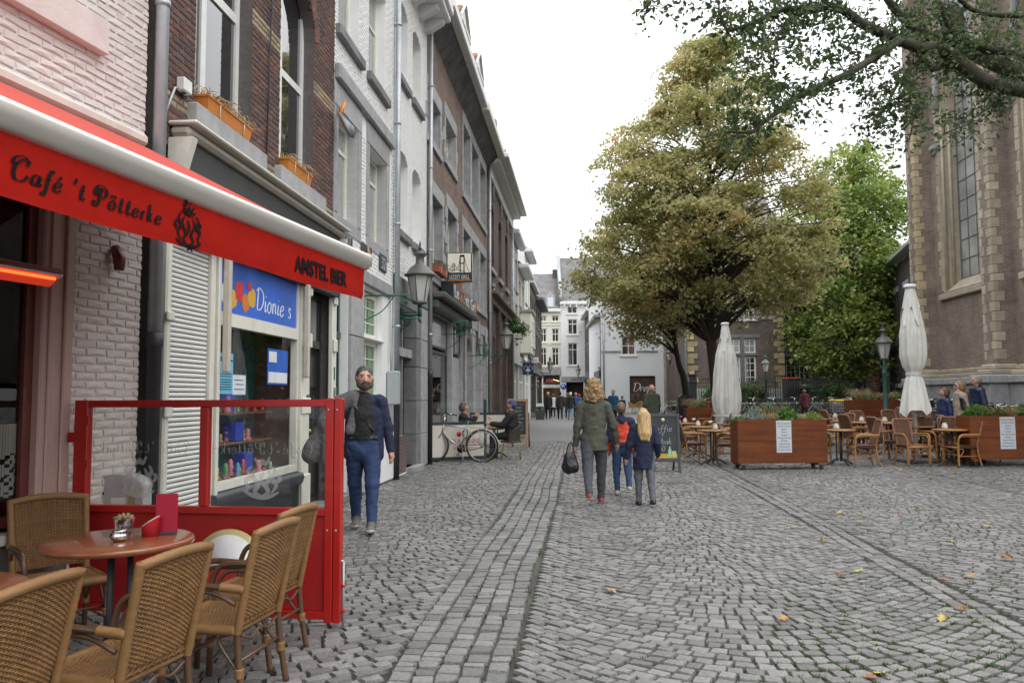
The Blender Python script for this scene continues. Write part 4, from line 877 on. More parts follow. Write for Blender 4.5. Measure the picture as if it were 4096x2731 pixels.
for k, zz in enumerate((9.1, 5.0)):
 for a in (31.0, 34.0, 36.9):
  b = B.mb(); b.tube([(a, -.06, zz), (a, -.06, zz + .75)], .045, 6); b.cbox(a - .1, a + .1, -.12, 0, zz + .75, zz + .88, .01); b.build('brick_ornament', stone, B.t)
def far_house(name, label, s0, s1, h, mat, wins, zrow, wm, gm=glass_d, cor=corb, corn=.4, shop=None, door=True, gw=None):
 B = Fac(name, label, 'house', LO, LA, s0, 'houses down the left side of the lane')
 ops = []
 w = s1 - s0
 for (z0, z1) in zrow:
  for k in range(wins):
   c = s0 + w * (k + .5) / wins; ops.append((c - w / wins * .28, c + w / wins * .28, z0, z1))
 gops = [(s0 + .35, s1 - .35, .3, 3.1)]
 wall(B, s0, s1, 0, h, ops + gops, .2, mat, D=8)
 for o in ops: win(B, o[0], o[1], o[2], o[3], .14, vb=(.5,), hb=(.62,), fm=wm, gm=gm, fw=.08, bw=.06); B.box('sill', stone, o[0] - .1, o[1] + .1, -.08, .14, o[2] - .12, o[2] - .003)
 win(B, *gops[0], .12, vb=(.25, .5, .75), hb=(.72,), fm=shop or wm, gm=gm, fw=.1, bw=.09)
 B.box('shop_band', shop or stone, s0 + .05, s1 - .05, -.12, -.001, 3.15, 3.65, c=.02)
 if corn: B.box('cornice', cor, s0, s1 + .06, -corn, 0, h - .05, h + .22, c=.05)
 b = B.mb(); b.add([(s0, -.2, h + .225), (s1, -.2, h + .225), (s1, 4, h + 3.6), (s0, 4, h + 3.6)], [(0, 1, 2, 3)]); b.build('roof', roof_slate, B.t)
 return B
tanp = M('pale_tan_render', (.52, .49, .43), .7, .08, 2, dirt=(.35, .33, .3))
greyp = M('grey_render', (.36, .36, .35), .75, .1, 2)
far_house('lane_house', 'grey rendered house with dentil cornice behind the second wall lamp', 39.25, 43.6, 9.6, greyp, 2, [(4.4, 6.4), (7.1, 8.8)], white_wood, corn=.45)
fh = far_house('lane_house', 'cream house with box bay window on the lane', 43.65, 48.6, 8.6, tanp, 2, [(6.6, 8.0)], white_wood, corn=.6)
fh.box('bay_window', cream_wood, 44.6, 47.6, -.65, -.01, 3.9, 6.2, c=.03); win(fh, 44.75, 47.45, 4.3, 5.8, -.70, vb=(.33, .67), fm=white_wood, gm=glass_c, fw=.08); fh.box('bay_roof', stone, 44.5, 47.7, -.75, -.005, 6.21, 6.35)
far_house('lane_house', 'bright white gabled house further along the lane', 48.65, 53.5, 10.4, white_paint, 2, [(4.2, 6.2), (7.3, 9.2)], white_wood, corn=.5)
far_house('lane_house', 'brown brick house with stone strips near the lane corner', 53.55, 60.0, 9.2, M_brick('dark_far_brickwork', [(.13, .09, .075), (.1, .07, .06)], (.17, .15, .14)), 3, [(4.3, 6.4), (7.0, 8.4)], stone, corn=.3, shop=black_paint)
far_house('lane_house', 'last dark fronted house at the end of the lane', 60.05, 69.0, 8.8, M_brick('dim_far_brickwork', [(.15, .12, .10), (.11, .09, .08)], (.2, .18, .17)), 3, [(4.3, 6.2), (6.9, 8.2)], stone, corn=.6, cor=stone_dark, shop=black_paint)
creamw = M('cream_house_paint', (.72, .69, .58), .7, .04, 2, dirt=(.6, .57, .48), dscale=.8, damt=.4)
whitew = M('white_house_paint', (.75, .75, .73), .7, .04, 2, dirt=(.62, .61, .58), dscale=.8, damt=.4)
def M_rooftile(key, c):
 m = M_brick(key, [c, tuple(v * .8 for v in c)], tuple(v * .35 for v in c), .24, .28, .7); return m
rt = M_rooftile('grey_roof_tiles', (.20, .19, .19))
def front_house(name, label, X0, X1, Y, h, ridge, mat, wins, ground, D=10, cor=.3, roof=rt, hip=False):
 B = Fac(name, label, 'house', (X0, Y), 0, 0)
 ops = [(w[0] - X0, w[1] - X0, w[2], w[3], *(w[6:7])) for w in wins]
 g = [(a - X0, c - X0, z0, z1) for a, c, z0, z1 in ground]
 wall(B, 0, X1 - X0, 0, h, ops + g, .2, mat, D=D)
 for o, w in zip(ops, wins): win(B, o[0], o[1], o[2], o[3], .12, vb=w[4], hb=w[5], fm=white_wood, gm=glass_d, fw=.1, bw=.07); B.box('sill', mat, o[0] - .15, o[1] + .15, -.1, .12, o[2] - .14, o[2] - .003)
 if cor: B.box('cornice', white_wood, -.05, X1 - X0 + .05, -cor, 0, h - .25, h + .1, c=.05)
 if roof:
  b = B.mb(); w = X1 - X0; b.add([(0, -.25, h + .11), (w, -.25, h + .11), (w, 4.2, ridge), (0, 4.2, ridge), (w, D, h), (0, D, h)], [(0, 1, 2, 3), (3, 2, 4, 5)]); b.build('roof', roof, B.t)
 return B
B = front_house('cream_house', 'cream house with grey roof and dormer closing the lane', .6, 5.17, 85, 10.75, 15.3, creamw,
 [(x0, x1, z0, z1, (.5,), hb) for x0, x1 in ((4.27, 5.03), (3.0, 3.72)) for z0, z1, hb in ((9.5, 10.15, ()), (7.3, 8.75, (.6,)), (4.75, 6.7, (.68,)))], [(3.3, 5.1, .05, 3.75)])
B.box('grey_shop_band', stone, 2.6, 4.56, -.12, -.001, 3.8, 4.5)
B.box('string_course', creamw, 0, 4.56, -.06, -.001, 9.05, 9.2); B.box('string_course', creamw, 0, 4.56, -.06, -.001, 6.98, 7.1)
B.box('shop_interior', M('warm_shop_interior', (.22, .13, .08), .9, .4, 2), 2.7, 4.5, 1.2, 1.25, .1, 3.7)
win(B, 2.72, 4.48, 2.75, 3.72, .05, vb=(.5,), fm=black_paint, gm=clear, fw=.06); o = B.box('name_board', white_wood, 2.7, 4.5, -.05, .04, 2.42, 2.73)
text_part('LEDER & TEXTIEL', .26, ink, o, (2.85, -.055, 2.48), ext=.001)
o = B.box('shop_sign', black_paint, 3.0, 3.75, -.06, .04, 2.85, 3.5); text_part('FTR', .42, M('red_sign_letters', (.7, .03, .04), .4, emit=.5), o, (3.05, -.065, 3.0), ext=.002)
for k in range(5): 
 b = B.mb(); b.ball((3.85 + k * .14, .6, 3.3 - .04 * k), .04, 6); b.build('shop_lamp', M('warm_lamp_glow', (1, .75, .45), .5, emit=4.), B.t)
b = B.mb(); b.prism([(3.05, 11.0), (4.05, 11.0), (4.05, 12.2), (3.55, 12.8), (3.05, 12.2)], .0, 2.2); d = b.build('dormer', zinc, B.t)
b = B.mb(); b.box(3.25, 3.85, -.04, -.004, 11.1, 12.1); b.build('pane', M('white_blind', (.7, .7, .7), .5), d)
b = B.mb(); b.tube([(-.1, -.25, 10.9), (-.1, 4.2, 15.4)], .25, 6); b.build('roof_edge_flashing', zinc, B.t)
B.box('chimney', M_brick('chimney_brickwork', [(.16, .1, .08), (.12, .08, .07)], (.2, .18, .17)), 4.0, 4.5, 3.6, 4.4, 13.5, 15.7)
B = front_house('tall_white_house', 'taller white house with steep grey roof beside the cream house', 5.19, 9.2, 85, 11.55, 17.1, whitew,
 [(5.95, 7.0, 10.35, 11.15, (.5,), ()), (5.98, 7.02, 8.1, 9.75, (.5,), (.68,)), (5.98, 7.02, 4.8, 7.2, (.5,), (.7,))], [(5.75, 7.6, .05, 3.0)])
b = B.mb(); b.tube([(.06, -.25, 11.75), (.06, 4.2, 17.3)], .22, 6); b.build('roof_edge_flashing', zinc, B.t)
B.box('fascia_band', stone, .02, 4.0, -.1, -.001, 3.05, 3.6); text_part('JACK & JONES', .34, ink, B.t, (1.15, -.11, 3.18), ext=.002)
B.box('shop_interior', M('dark_shop_interior', (.05, .025, .02), .9, .4, 2), .5, 2.5, .9, .95, .05, 3.0)
for k in range(6): B.box('cornice_bracket', white_wood, .35 + k * .65, .5 + k * .65, -.28, -.01, 11.05, 11.29)
t = thing('road_sign', 'round blue road sign with white turning arrow on a post', 'sign', A(2255, 1640, 82).xy.to_3d())
zc = A(2255, 1546, 82).z
b = MB(); b.tube([(0, 0, 0), (0, 0, zc + .4)], .04, 8); b.build('post', zinc, t)
b = MB(); T_ = Matrix.Translation((0, -.06, zc)) @ Matrix.Rotation(R(90), 4, 'X'); b.T = T_; b.lathe([(.3, -.01), (.3, .01)], 24); b.build('disc', M('road_sign_blue', (.01, .12, .50), .4), t)
b = MB(); b.tube([(.08, -.09, zc - .18), (.08, -.09, zc + .06), (-.03, -.09, zc + .1), (-.1, -.09, zc + .06)], .035, 6); b.add([(-.2, -.095, zc), (-.06, -.095, zc + .13), (-.06, -.095, zc - .06)], [(0, 1, 2)]); b.build('arrow', MATS['print_white'], t)
RA = math.atan2(-20.5, -.6)
rb1 = M_brick('lane_red_brickwork', [(.16, .08, .065), (.12, .065, .055)], (.17, .14, .13))
def lane_right(label, s0, s1, h, mat, wins, shopm, cor):
 B = Fac('lane_house', label, 'house', (7.75, 84.6), RA, s0, 'houses on the right side of the lane')
 n = wins; ops = []
 for z0, z1 in ((3.9, 6.0), (6.8, 8.2)):
  for k in range(n):
   c = s0 + (s1 - s0) * (k + .5) / n; ops.append((c - .55, c + .55, z0, z1))
 ops = [o for o in ops if o[3] < h - .3]; g = [(s0 + .4, s1 - .4, .2, 3.0)]
 wall(B, s0, s1, 0, h, ops + g, .2, mat, D=6)
 for o in ops: win(B, *o, .12, vb=(.5,), hb=(.6,), fm=white_wood, gm=glass_d, fw=.09, bw=.06); B.box('sill', stone, o[0] - .1, o[1] + .1, -.08, .12, o[2] - .12, o[2] - .003)
 win(B, *g[0], .1, vb=(.33, .66), hb=(.75,), fm=shopm, gm=glass_d, fw=.1, bw=.08); B.box('shop_band', shopm, s0 + .05, s1 - .05, -.15, -.001, 3.05, 3.6)
 B.box('cornice', cor, s0, s1, -.5, 0, h - .05, h + .25, c=.05)
 b = B.mb(); b.add([(s0, -.2, h + .255), (s1, -.2, h + .255), (s1, 3, h + 2.2), (s0, 3, h + 2.2)], [(0, 1, 2, 3)]); b.build('roof', roof_slate, B.t); return B
lane_right('dark grey brown house with white cornice far along the lane', 0, 9.8, 9.6, M_brick('lane_grey_brickwork', [(.11, .09, .08), (.08, .07, .065)], (.13, .12, .11)), 3, black_paint, corb)
B = lane_right('red brown corner house with dark shop beside the white corner wall', 9.85, 20.4, 7.9, rb1, 4, M('dark_navy_shopfront', (.015, .018, .025), .4), stone)
b = B.mb(); pen_text(b, 'Dreps', 16.2, 2.3, .7, .05, .08, -.17, .2); b.build('lettering', MATS['print_white'], B.t)
X0 = 7.17; Y = 64.0
w_up = A(2485, 1342, Y); w_dn = A(2543, 1420, Y); d_up = A(2518, 1503, Y); d_dn = A(2622, 1620, Y)
sn = M('snow_white_render', (.75, .77, .78), .75, .03, 1.5, dirt=(.62, .64, .66), dscale=.6, damt=.4)
B = front_house('corner_house', 'white rendered corner house with large lettered shop window', X0, 12.35, Y, 9.6, 13, sn, [(w_up.x, w_dn.x, w_dn.z, w_up.z, (.5,), (.48,))], [(d_up.x, d_dn.x, d_dn.z, d_up.z)], roof=roof_slate)
x0, x1, z0, z1 = d_up.x - X0, d_dn.x - X0, d_dn.z, d_up.z
win(B, x0, x1, z0, z1, -.05, vb=(), hb=(), fm=black_paint, gm=M_glass('shop_glass', (.9, .9, .85)), fw=.07)
B.box('shop_interior', M('ochre_shop_interior', (.17, .125, .07), .9, .5, 1.2), x0 - .8, x1 + .8, 3.0, 3.05, .1, 3.4); B.box('bar_counter', stone, x0, x1, .6, .9, 1.3, 1.36)
for sx in (x0 - .8, x1 + .75): B.box('interior_side', MATS['ochre_shop_interior'], sx, sx + .05, .2, 3.0, .1, 3.4)
for fx, fz in ((.25, .82), (.5, .84), (.75, .84), (.05, .58), (.62, .58)):
 b = B.mb(); b.ball((x0 + (x1 - x0) * fx, .5, z0 + (z1 - z0) * fz), .06, 8); b.build('pendant_lamp', MATS['warm_lamp_glow'], B.t)
b = B.mb(); pen_text(b, 'Dreps', x0 + .2, z0 + (z1 - z0) * .48, .66, .045, .06, -.06, .25, track=-.05); b.build('lettering', MATS['print_white'], B.t)
lz = A(2500, 1408, Y).z
b = B.mb(); b.cbox(.02, w_up.x - X0 - .05, -.1, -.002, lz, lz + .13, .02); b.build('ledge', stone, B.t); b = B.mb(); b.cbox(w_dn.x - X0 + .05, 4.55, -.1, -.002, lz, lz + .13, .02); b.build('ledge', stone, B.t)
b = B.mb(); b.tube([(.2, -.1, 0.3), (.2, -.1, 9.4)], .06, 8); b.build('downpipe', zinc, B.t)
B = Fac('stone_front_house', 'pale stone and brick house with tall door framed in stone behind the leaning tree', 'house', (12.6, 63.5), R(75) - R(95), 0)
B.t.rotation_euler = (0, 0, R(40)); B.ang = R(40)
ops = [(.6, 1.1, 1.6, 5.0), (1.35, 2.0, .1, 3.4), (2.25, 2.75, 1.6, 5.0), (.6, 1.1, 5.3, 7.5), (2.25, 2.75, 5.3, 7.5), (1.35, 2.0, 3.7, 4.9)]
pk = M_brick('pale_pink_brickwork', [(.36, .28, .24), (.30, .24, .21)], (.38, .35, .32))
wall(B, 0, 3.4, 0, 9, ops, .2, pk, D=6)
for o in ops: 
 win(B, *o, .12, vb=(), hb=(.5,), fm=stone, gm=glass_d, fw=.08)
 B.box('stone_sill', stone, o[0] - .1, o[1] + .1, -.08, .0, o[2] - .3, o[2] - .003); B.box('stone_lintel', stone, o[0] - .1, o[1] + .1, -.05, .0, o[3] + .003, o[3] + .2)
B.box('plinth', stone, 0.01, 1.3, -.06, -.001, .02, 1.2); B.box('plinth', stone, 2.05, 3.39, -.06, -.001, .02, 1.2)
cb_ = M_brick('aged_purple_brickwork', [(.15, .105, .09), (.105, .078, .07)], (.19, .17, .155))
ys = M('yellow_sandstone', (.40, .31, .17), .85, .2, 4, .3, 30, island=.22, dirt=(.25, .21, .14), dscale=2)
marl = M('pale_marl_stone', (.43, .375, .285), .85, .15, 4, .35, 30, island=.18, dirt=(.30, .27, .22), dscale=2.5, damt=.6)
X0 = 12.35; Y = 56.0; XE = 19.15
B = Fac('brick_college', 'long brown brick building with yellow corner stones behind the railings', 'building', (X0, Y), 0, 0)
def AX(x): return A(x, 1400, Y).x - X0
def AZ(y): return A(2950, y, Y).z
grp = [(AX(2912), AX(2962)), (AX(2977), AX(3024))]
ops = [(a, c, AZ(1536), AZ(1425)) for a, c in grp] + [(a, c, AZ(1412), AZ(1354)) for a, c in grp] + [(a, c, AZ(1275), AZ(1175)) for a, c in grp]
wall(B, 0, XE - X0, 0, 12.5, ops, .25, cb_, D=10)
for o in ops[:2]: win(B, *o, .1, vb=(.5,), hb=(.25, .5, .75), fm=white_wood, gm=glass_d, fw=.12, bw=.05)
for o in ops[2:4]: win(B, *o, .1, vb=(.5,), hb=(.5,), fm=white_wood, gm=glass_c, fw=.1, bw=.05)
for o in ops[4:]: win(B, *o, .1, vb=(.5,), hb=(.35, .7), fm=white_wood, gm=glass_d, fw=.12, bw=.05)
xa, xb = grp[0][0] - .25, grp[1][1] + .3
B.box('stone_lintel', stone_dark, xa, xb, -.06, .0, AZ(1352), AZ(1337)); B.box('stone_transom', stone_dark, xa, xb - .1, -.06, .0, AZ(1423), AZ(1413)); B.box('stone_sill', stone, xa, xb, -.12, .0, AZ(1552), AZ(1538)); B.box('stone_mullion', stone_dark, grp[0][1], grp[1][0], -.05, .0, AZ(1537), AZ(1352)); B.box('stone_sill', white_wood, xa, xb, -.12, 0, AZ(1284), AZ(1277))
B.box('stone_band', stone, 3.9, XE - X0 - .5, -.05, -.001, AZ(1277), AZ(1265)); B.box('plinth', stone, .02, XE - X0, -.1, -.001, .0, 2.0)
z = 2.05; k = 0
while z < 12.3:
 h_ = .36; B.box('corner_stone', ys, XE - X0 - (.72 if k % 2 else .45), XE - X0 + .03, -.05, -.001, z, z + h_ - .015, c=.01); B.box('corner_stone', ys, -.02, .72 if k % 2 else .45, -.05, -.001, z, z + h_ - .015, c=.01); z += h_ * (1.35 if k % 2 else 1.0); k += 1
b = B.mb(); w = XE - X0; b.add([(-.2, -.4, 12.5), (w + .2, -.4, 12.5), (w + .2, 5, 17.5), (-.2, 5, 17.5), (w, 10, 12.5), (0, 10, 12.5)], [(0, 1, 2, 3), (3, 2, 4, 5)]); b.build('roof', rt, B.t)
b = B.mb(); b.tube([(-.15, -.15, .3), (-.15, -.15, 12.4)], .08, 8); b.build('downpipe', zinc, B.t)
Y2 = 58.5; X0 = 19.0
B = Fac('recessed_wing', 'dark brick wing with paired white windows behind the maple tree', 'building', (X0, Y2), 0, 0)
def BX(x): return A(x, 1400, Y2).x - X0
def BZ(y): return A(3300, y, Y2).z
ops = []
for xs in ((3142, 3184), (3194, 3238), (3296, 3336), (3350, 3390), (3462, 3505)):
 ops += [(BX(xs[0]), BX(xs[1]), BZ(1540), BZ(1436)), (BX(xs[0]), BX(xs[1]), BZ(1424), BZ(1370)), (BX(xs[0]), BX(xs[1]), BZ(1287), BZ(1190))]
dk = M_brick('dark_wing_brickwork', [(.06, .05, .046), (.045, .038, .036)], (.08, .07, .065))
ops = ops[:-3] + [(BX(3462), BX(3528), .1, BZ(1430))]
wall(B, 0, 9.8, 0, 10.8, ops, .25, dk, D=9)
for q, o in enumerate(ops[:-1]):
 win(B, *o, .1, vb=(.5,), hb=((.25, .5, .75), (.5,), (.33, .66))[q % 3], fm=M('off_white_joinery', (.5, .49, .45), .5, .05), gm=glass_d if q % 3 != 1 else glass_c, fw=.11, bw=.05); 
 if q % 3 != 1: B.box('stone_sill', stone_dark, o[0] - .15, o[1] + .15, -.1, .1, o[2] - .22, o[2] - .003)
B.box('door', M('dark_red_door', (.10, .012, .012), .5, .1), ops[-1][0], ops[-1][1], .2, .26, .1, ops[-1][3])
b = B.mb(); b.add([(-.1, -.4, 10.8), (9.8, -.4, 10.8), (9.8, 4.5, 15.2), (-.1, 4.5, 15.2)], [(0, 1, 2, 3)]); b.build('roof', rt, B.t); B.box('gutter', zinc, -.1, 8.7, -.55, -.41, 10.6, 10.8)
WA = R(-90) - math.atan(.29)
B = Fac('angled_wing', 'dark brick wing under slate eaves between trees and church', 'building', (25.3, 53.5), WA, 0)
ops = [(a, a + 1.3, 5.3, 7.9) for a in (3.0, 6.2, 9.2)] + [(a, a + 1.3, 2.2, 4.6) for a in (3.0, 6.2)]
wall(B, 0, 14, 0, 9.6, ops, .25, dk, D=8)
for o in ops: win(B, *o, .12, vb=(.5,), hb=(.5,), fm=stone_dark, gm=glass_d, fw=.1); B.box('stone_sill', stone, o[0] - .2, o[1] + .2, -.1, 0, o[2] - .25, o[2] - .003); B.box('stone_lintel', stone, o[0] - .2, o[1] + .2, -.05, 0, o[3] + .003, o[3] + .35)
B.box('eaves', zinc, -.2, 14.2, -.7, 0, 9.62, 9.8); b = B.mb(); b.add([(-.2, -.65, 9.81), (14.2, -.65, 9.81), (14.2, 5, 13.5), (-.2, 5, 13.5)], [(0, 1, 2, 3)]); b.build('roof', roof_slate, B.t)
b = B.mb(); b.tube([(1.0, -.1, 1), (1.0, -.1, 9.6)], .07, 8); b.build('downpipe', zinc, B.t)
chb = M_brick('church_brickwork', [(.28, .212, .172), (.205, .158, .132)], (.34, .31, .26), .2, .058)
CHA = R(-90) - PHI
B = Fac('church', 'brick gothic church with pale corner stones and tall leaded window', 'church', (13.4, 26.0), CHA, 0)
wop = (.55, 3.35, 4.75, 13.6, 2.9); WY = .52
Wc = wall(B, -.7, 14, 1.9, 18, [wop, (.55 + 4.75, 3.35 + 4.75, 4.75, 13.6, 2.9)], .62, chb, y=WY, D=10, reveal=marl)
def quoins(x, y0, y1, sgn, z0, z1, m, inx=.3, iny=.26, seed=0, out=.012):
 rq = random.Random(seed); z = z0; k = 0
 while z < z1:
  h_ = rq.uniform(.2, .3); a = inx * (1.35 if k % 2 else .75) * rq.uniform(.85, 1.1); c = iny * (.75 if k % 2 else 1.35) * rq.uniform(.85, 1.1)
  xa, xb = (x - a, x + out) if sgn > 0 else (x - out, x + a)
  B.box('corner_stone', m, xa, xb, y0 - out, y0 + c, z, z + h_ - .012, c=.014); z += h_; k += 1
for n_, s0 in enumerate((-.68, 4.07, 8.82)):
 b = B.mb(); b.box(s0, s0 + .62, 0, WY + .3, 2.3, 15); b.build('buttress', chb, B.t)
 if n_ < 2:
  quoins(s0 + .62, 0, WY, 1, 2.42, 11.5, marl if n_ else M('warm_marl_stone', (.45, .37, .235), .85, .15, 4, .35, 30, island=.2, dirt=(.33, .29, .2), dscale=2.5), .2, .2, 5 + n_); quoins(s0, 0, WY, -1, 2.42, 11.5, marl, .16, .2, 9 + n_)
 B.box('plinth_block', stone, s0 - .12, s0 + .32, -.28, WY, 0, 1.0, c=.012); B.box('plinth_block', stone, s0 + .325, s0 + .74, -.28, WY, 0, 1.0, c=.012); B.box('plinth_block', stone, s0 - .12, s0 + .74, -.28, WY, 1.005, 1.78, c=.012)
 B.box('plinth_cap', stone, s0 - .2, s0 + .82, -.36, WY, 1.785, 2.02, c=.03)
 B.box('moulding', marl, s0 - .1, s0 + .72, -.2, WY, 2.022, 2.16, c=.03); B.box('moulding', marl, s0 - .05, s0 + .67, -.1, WY, 2.162, 2.3, c=.03)
for s0, s1 in ((-.02 + .0, 4.0), (4.76, 8.75)):
 x = s0
 while x < s1 - .2:
  xe = min(x + .8, s1); 
  if s1 - xe < .3: xe = s1
  B.box('plinth_block', stone, x + .003, xe - .003, WY - .30, WY + .1, 0, .95, c=.012); B.box('plinth_block', stone, x + .003, xe - .003, WY - .30, WY + .1, .955, 1.78, c=.012); x = xe
 B.box('plinth_cap', stone, s0, s1, WY - .38, WY + .1, 1.785, 2.0, c=.03); B.box('moulding', marl, s0, s1, WY - .22, WY + .1, 2.002, 2.14, c=.03); B.box('moulding', marl, s0, s1, WY - .12, WY + .1, 2.142, 2.28, c=.03)
for k in (0, 4.75):
 a, c = wop[0] + k, wop[1] + k
 B.box('window_sill', marl, a - .15, c + .15, WY - .12, WY + .2, 4.5, 4.68, c=.02)
 b = B.mb(); b.prismx([(WY - .02, 4.69), (WY + .62, 4.69), (WY + .62, 5.2), (WY + .45, 5.1)], a, c); b.build('sloped_sill', marl, B.t)
 z = 4.8; rq = random.Random(4)
 while z < 10.6:
  h_ = rq.uniform(.22, .34); e = rq.uniform(.1, .28); B.box('jamb_stone', marl, a - e, a - .001, WY - .015, WY + .02, z, z + h_ - .01, c=.01); e = rq.uniform(.1, .28); B.box('jamb_stone', marl, c + .001, c + e, WY - .015, WY + .02, z, z + h_ - .01, c=.01); z += h_
 b = B.mb(); b.tube([(a - .3, WY - .03, 9.35), (a - .02, WY - .03, 9.4)], .09, 8); b.tube([(a - .28, WY - .08, 9.5), (a + .05, WY - .08, 9.5)], .11, 8); b.build('impost', stone, B.t)
 for q in range(2):
  b = B.mb(); b.tube([(a + .02, WY + .12 + .22 * q, 4.75), (a + .02, WY + .12 + .22 * q, 10.8)], .05, 8); b.build('shaft', marl, B.t)
 ap = arc_pts(a, c, wop[3] - wop[4], wop[4], 14); pr_ = [p for p in ap]
 b = B.mb(); b.tube([(p[0], WY - .02, p[1] + .05) for p in ap], .1, 8); b.build('hood_mould', stone, B.t)
 wf = win(B, a, c, 5.15, 13.4, WY + .56, vb=(.2, .4, .6, .8), hb=[i / 13 for i in range(1, 13)], fm=stone_dark, gm=M('leaded_glass', (.36, .37, .35), .12, .35, 1.2, spec=.9), fw=.05, bw=.025)
b = B.mb(); b.add([(-.9, .3, 18), (14, .3, 18), (14, 7, 25), (-.9, 7, 25)], [(0, 1, 2, 3)]); b.build('roof', roof_slate, B.t)
lawn = MB(); lawn.add([(11.0, 50.3, 1.0), (40, 50.3, 1.0), (40, 58, 1.15), (11.0, 58, 1.15)], [(0, 1, 2, 3)])
o = lawn.build('lawn', M('garden_grass_ground', (.05, .085, .03), .9, .4, 3)); o['kind'] = 'structure'
gw = Fac('garden_wall', 'low brick garden wall carrying the iron railings', 'wall', (11.0, 50), 0, 0)
gw.box('wall', M_brick('mossy_wall_brickwork', [(.06, .055, .042), (.045, .042, .033)], (.06, .057, .045)), 0, 18, 0, .3, 0, .96); gw.box('coping', stone_dark, -.05, 18.05, -.06, .36, .965, 1.05)
rl_ = Fac('iron_railings', 'black iron railings with spear tops in front of the brick buildings', 'railings', (11.0, 50.12), 0, 0)
iron = M('black_iron', (.014, .015, .017), .45, .2)
b = MB(); b.tube([(0, 0, 0), (0, 0, 1.42)], .017, 6); b.lathe([(.03, 1.42), (.012, 1.45), (.035, 1.49), (.003, 1.6)], 6); o0 = b.build('bar', iron, rl_.t); o0.location = (.14, 0, 1.05)
for k in range(1, 118):
 o = o0.copy(); COL.objects.link(o); o.location = (.14 + k * .15, 0, 1.05)
for z in (1.2, 2.3): rl_.box('rail', iron, 0, 17.9, -.02, .02, z, z + .04)
for x in (.1, 1.55): 
 b = MB(); b.cbox(x, x + .42, -.2, .2, 0, 2.75, .02); b.cbox(x - .05, x + .47, -.26, .26, 2.3, 2.42, .02); b.cbox(x - .05, x + .47, -.26, .26, 2.752, 2.86, .02)
 for u in (x, x + .42): b.lathe([(.03, 2.86), (.05, 2.92), (.004, 3.05)], 6, (u, 0, 0))
 b.build('gate_post', iron, rl_.t)
for x in (5.5, 9.5, 13.5): rl_.box('stay_post', iron, x, x + .06, -.03, .03, 1.05, 2.7)
def ground_mat():
 m = bpy.data.materials.new('ground_dirt_and_far_setts'); m.use_nodes = True; n = m.node_tree.nodes; L = m.node_tree.links; b = n['Principled BSDF']; b.inputs['Roughness'].default_value = .55
 ge = n.new('ShaderNodeNewGeometry'); sp = n.new('ShaderNodeSeparateXYZ'); L.new(ge.outputs['Position'], sp.inputs[0])
 nz = n.new('ShaderNodeTexNoise'); nz.inputs['Scale'].default_value = 1.3; nz.inputs['Detail'].default_value = 6; L.new(ge.outputs['Position'], nz.inputs['Vector'])
 c1 = n.new('ShaderNodeValToRGB'); c1.color_ramp.elements[0].color = (.022, .018, .014, 1); c1.color_ramp.elements[1].color = (.042, .044, .020, 1); c1.color_ramp.elements[0].position = .48; c1.color_ramp.elements[1].position = .66
 L.new(nz.outputs['Fac'], c1.inputs[0])
 br = n.new('ShaderNodeTexBrick'); br.inputs['Scale'].default_value = 1; br.inputs['Brick Width'].default_value = .13; br.inputs['Row Height'].default_value = .11; br.inputs['Mortar Size'].default_value = .009
 br.inputs['Color1'].default_value = (.20, .196, .19, 1); br.inputs['Color2'].default_value = (.16, .157, .152, 1); br.inputs['Mortar'].default_value = (.08, .076, .07, 1); L.new(ge.outputs['Position'], br.inputs['Vector'])
 st = n.new('ShaderNodeMath'); st.operation = 'GREATER_THAN'; st.inputs[1].default_value = 27.0; L.new(sp.outputs[1], st.inputs[0])
 mx_ = n.new('ShaderNodeMix'); mx_.data_type = 'RGBA'; L.new(st.outputs[0], mx_.inputs[0]); L.new(c1.outputs[0], mx_.inputs[6]); L.new(br.outputs['Color'], mx_.inputs[7]); L.new(mx_.outputs[2], b.inputs['Base Color'])
 return m
xs = np.unique(np.concatenate([np.linspace(-300, -10, 10), np.linspace(-10, 16, 53), np.linspace(16, 300, 12)])); ys_ = np.unique(np.concatenate([np.linspace(-40, 0, 4), np.linspace(0, 30, 61), np.linspace(30, 500, 24)]))
GX, GY = np.meshgrid(xs, ys_); GZ = np.vectorize(lambda x, y: zg(x, y) - (.023 if y < 27.2 else .004))(GX, GY)
Vg = np.stack([GX.ravel(), GY.ravel(), GZ.ravel()], 1); nx_ = len(xs); ny_ = len(ys_)
idx = np.arange(nx_ * ny_).reshape(ny_, nx_); Fg = np.stack([idx[:-1, :-1].ravel(), idx[:-1, 1:].ravel(), idx[1:, 1:].ravel(), idx[1:, :-1].ravel()], 1)
ground = mk('ground', np_mesh('ground', Vg, Fg, ground_mat(), True)); ground['kind'] = 'structure'; ground['label'] = 'grey granite sett paving of the square'
sett_m = M('granite_sett', (.190, .183, .175), .52, .30, 55, .8, 90, island=.28, dirt=(.10, .094, .08), dscale=.7, damt=.6)
rng = np.random.RandomState(5)
SU = np.array([math.sin(PHI), math.cos(PHI)]); SV = np.array([math.cos(PHI), -math.sin(PHI)])   # along / across the street
quads = []   # (4 corners xy)
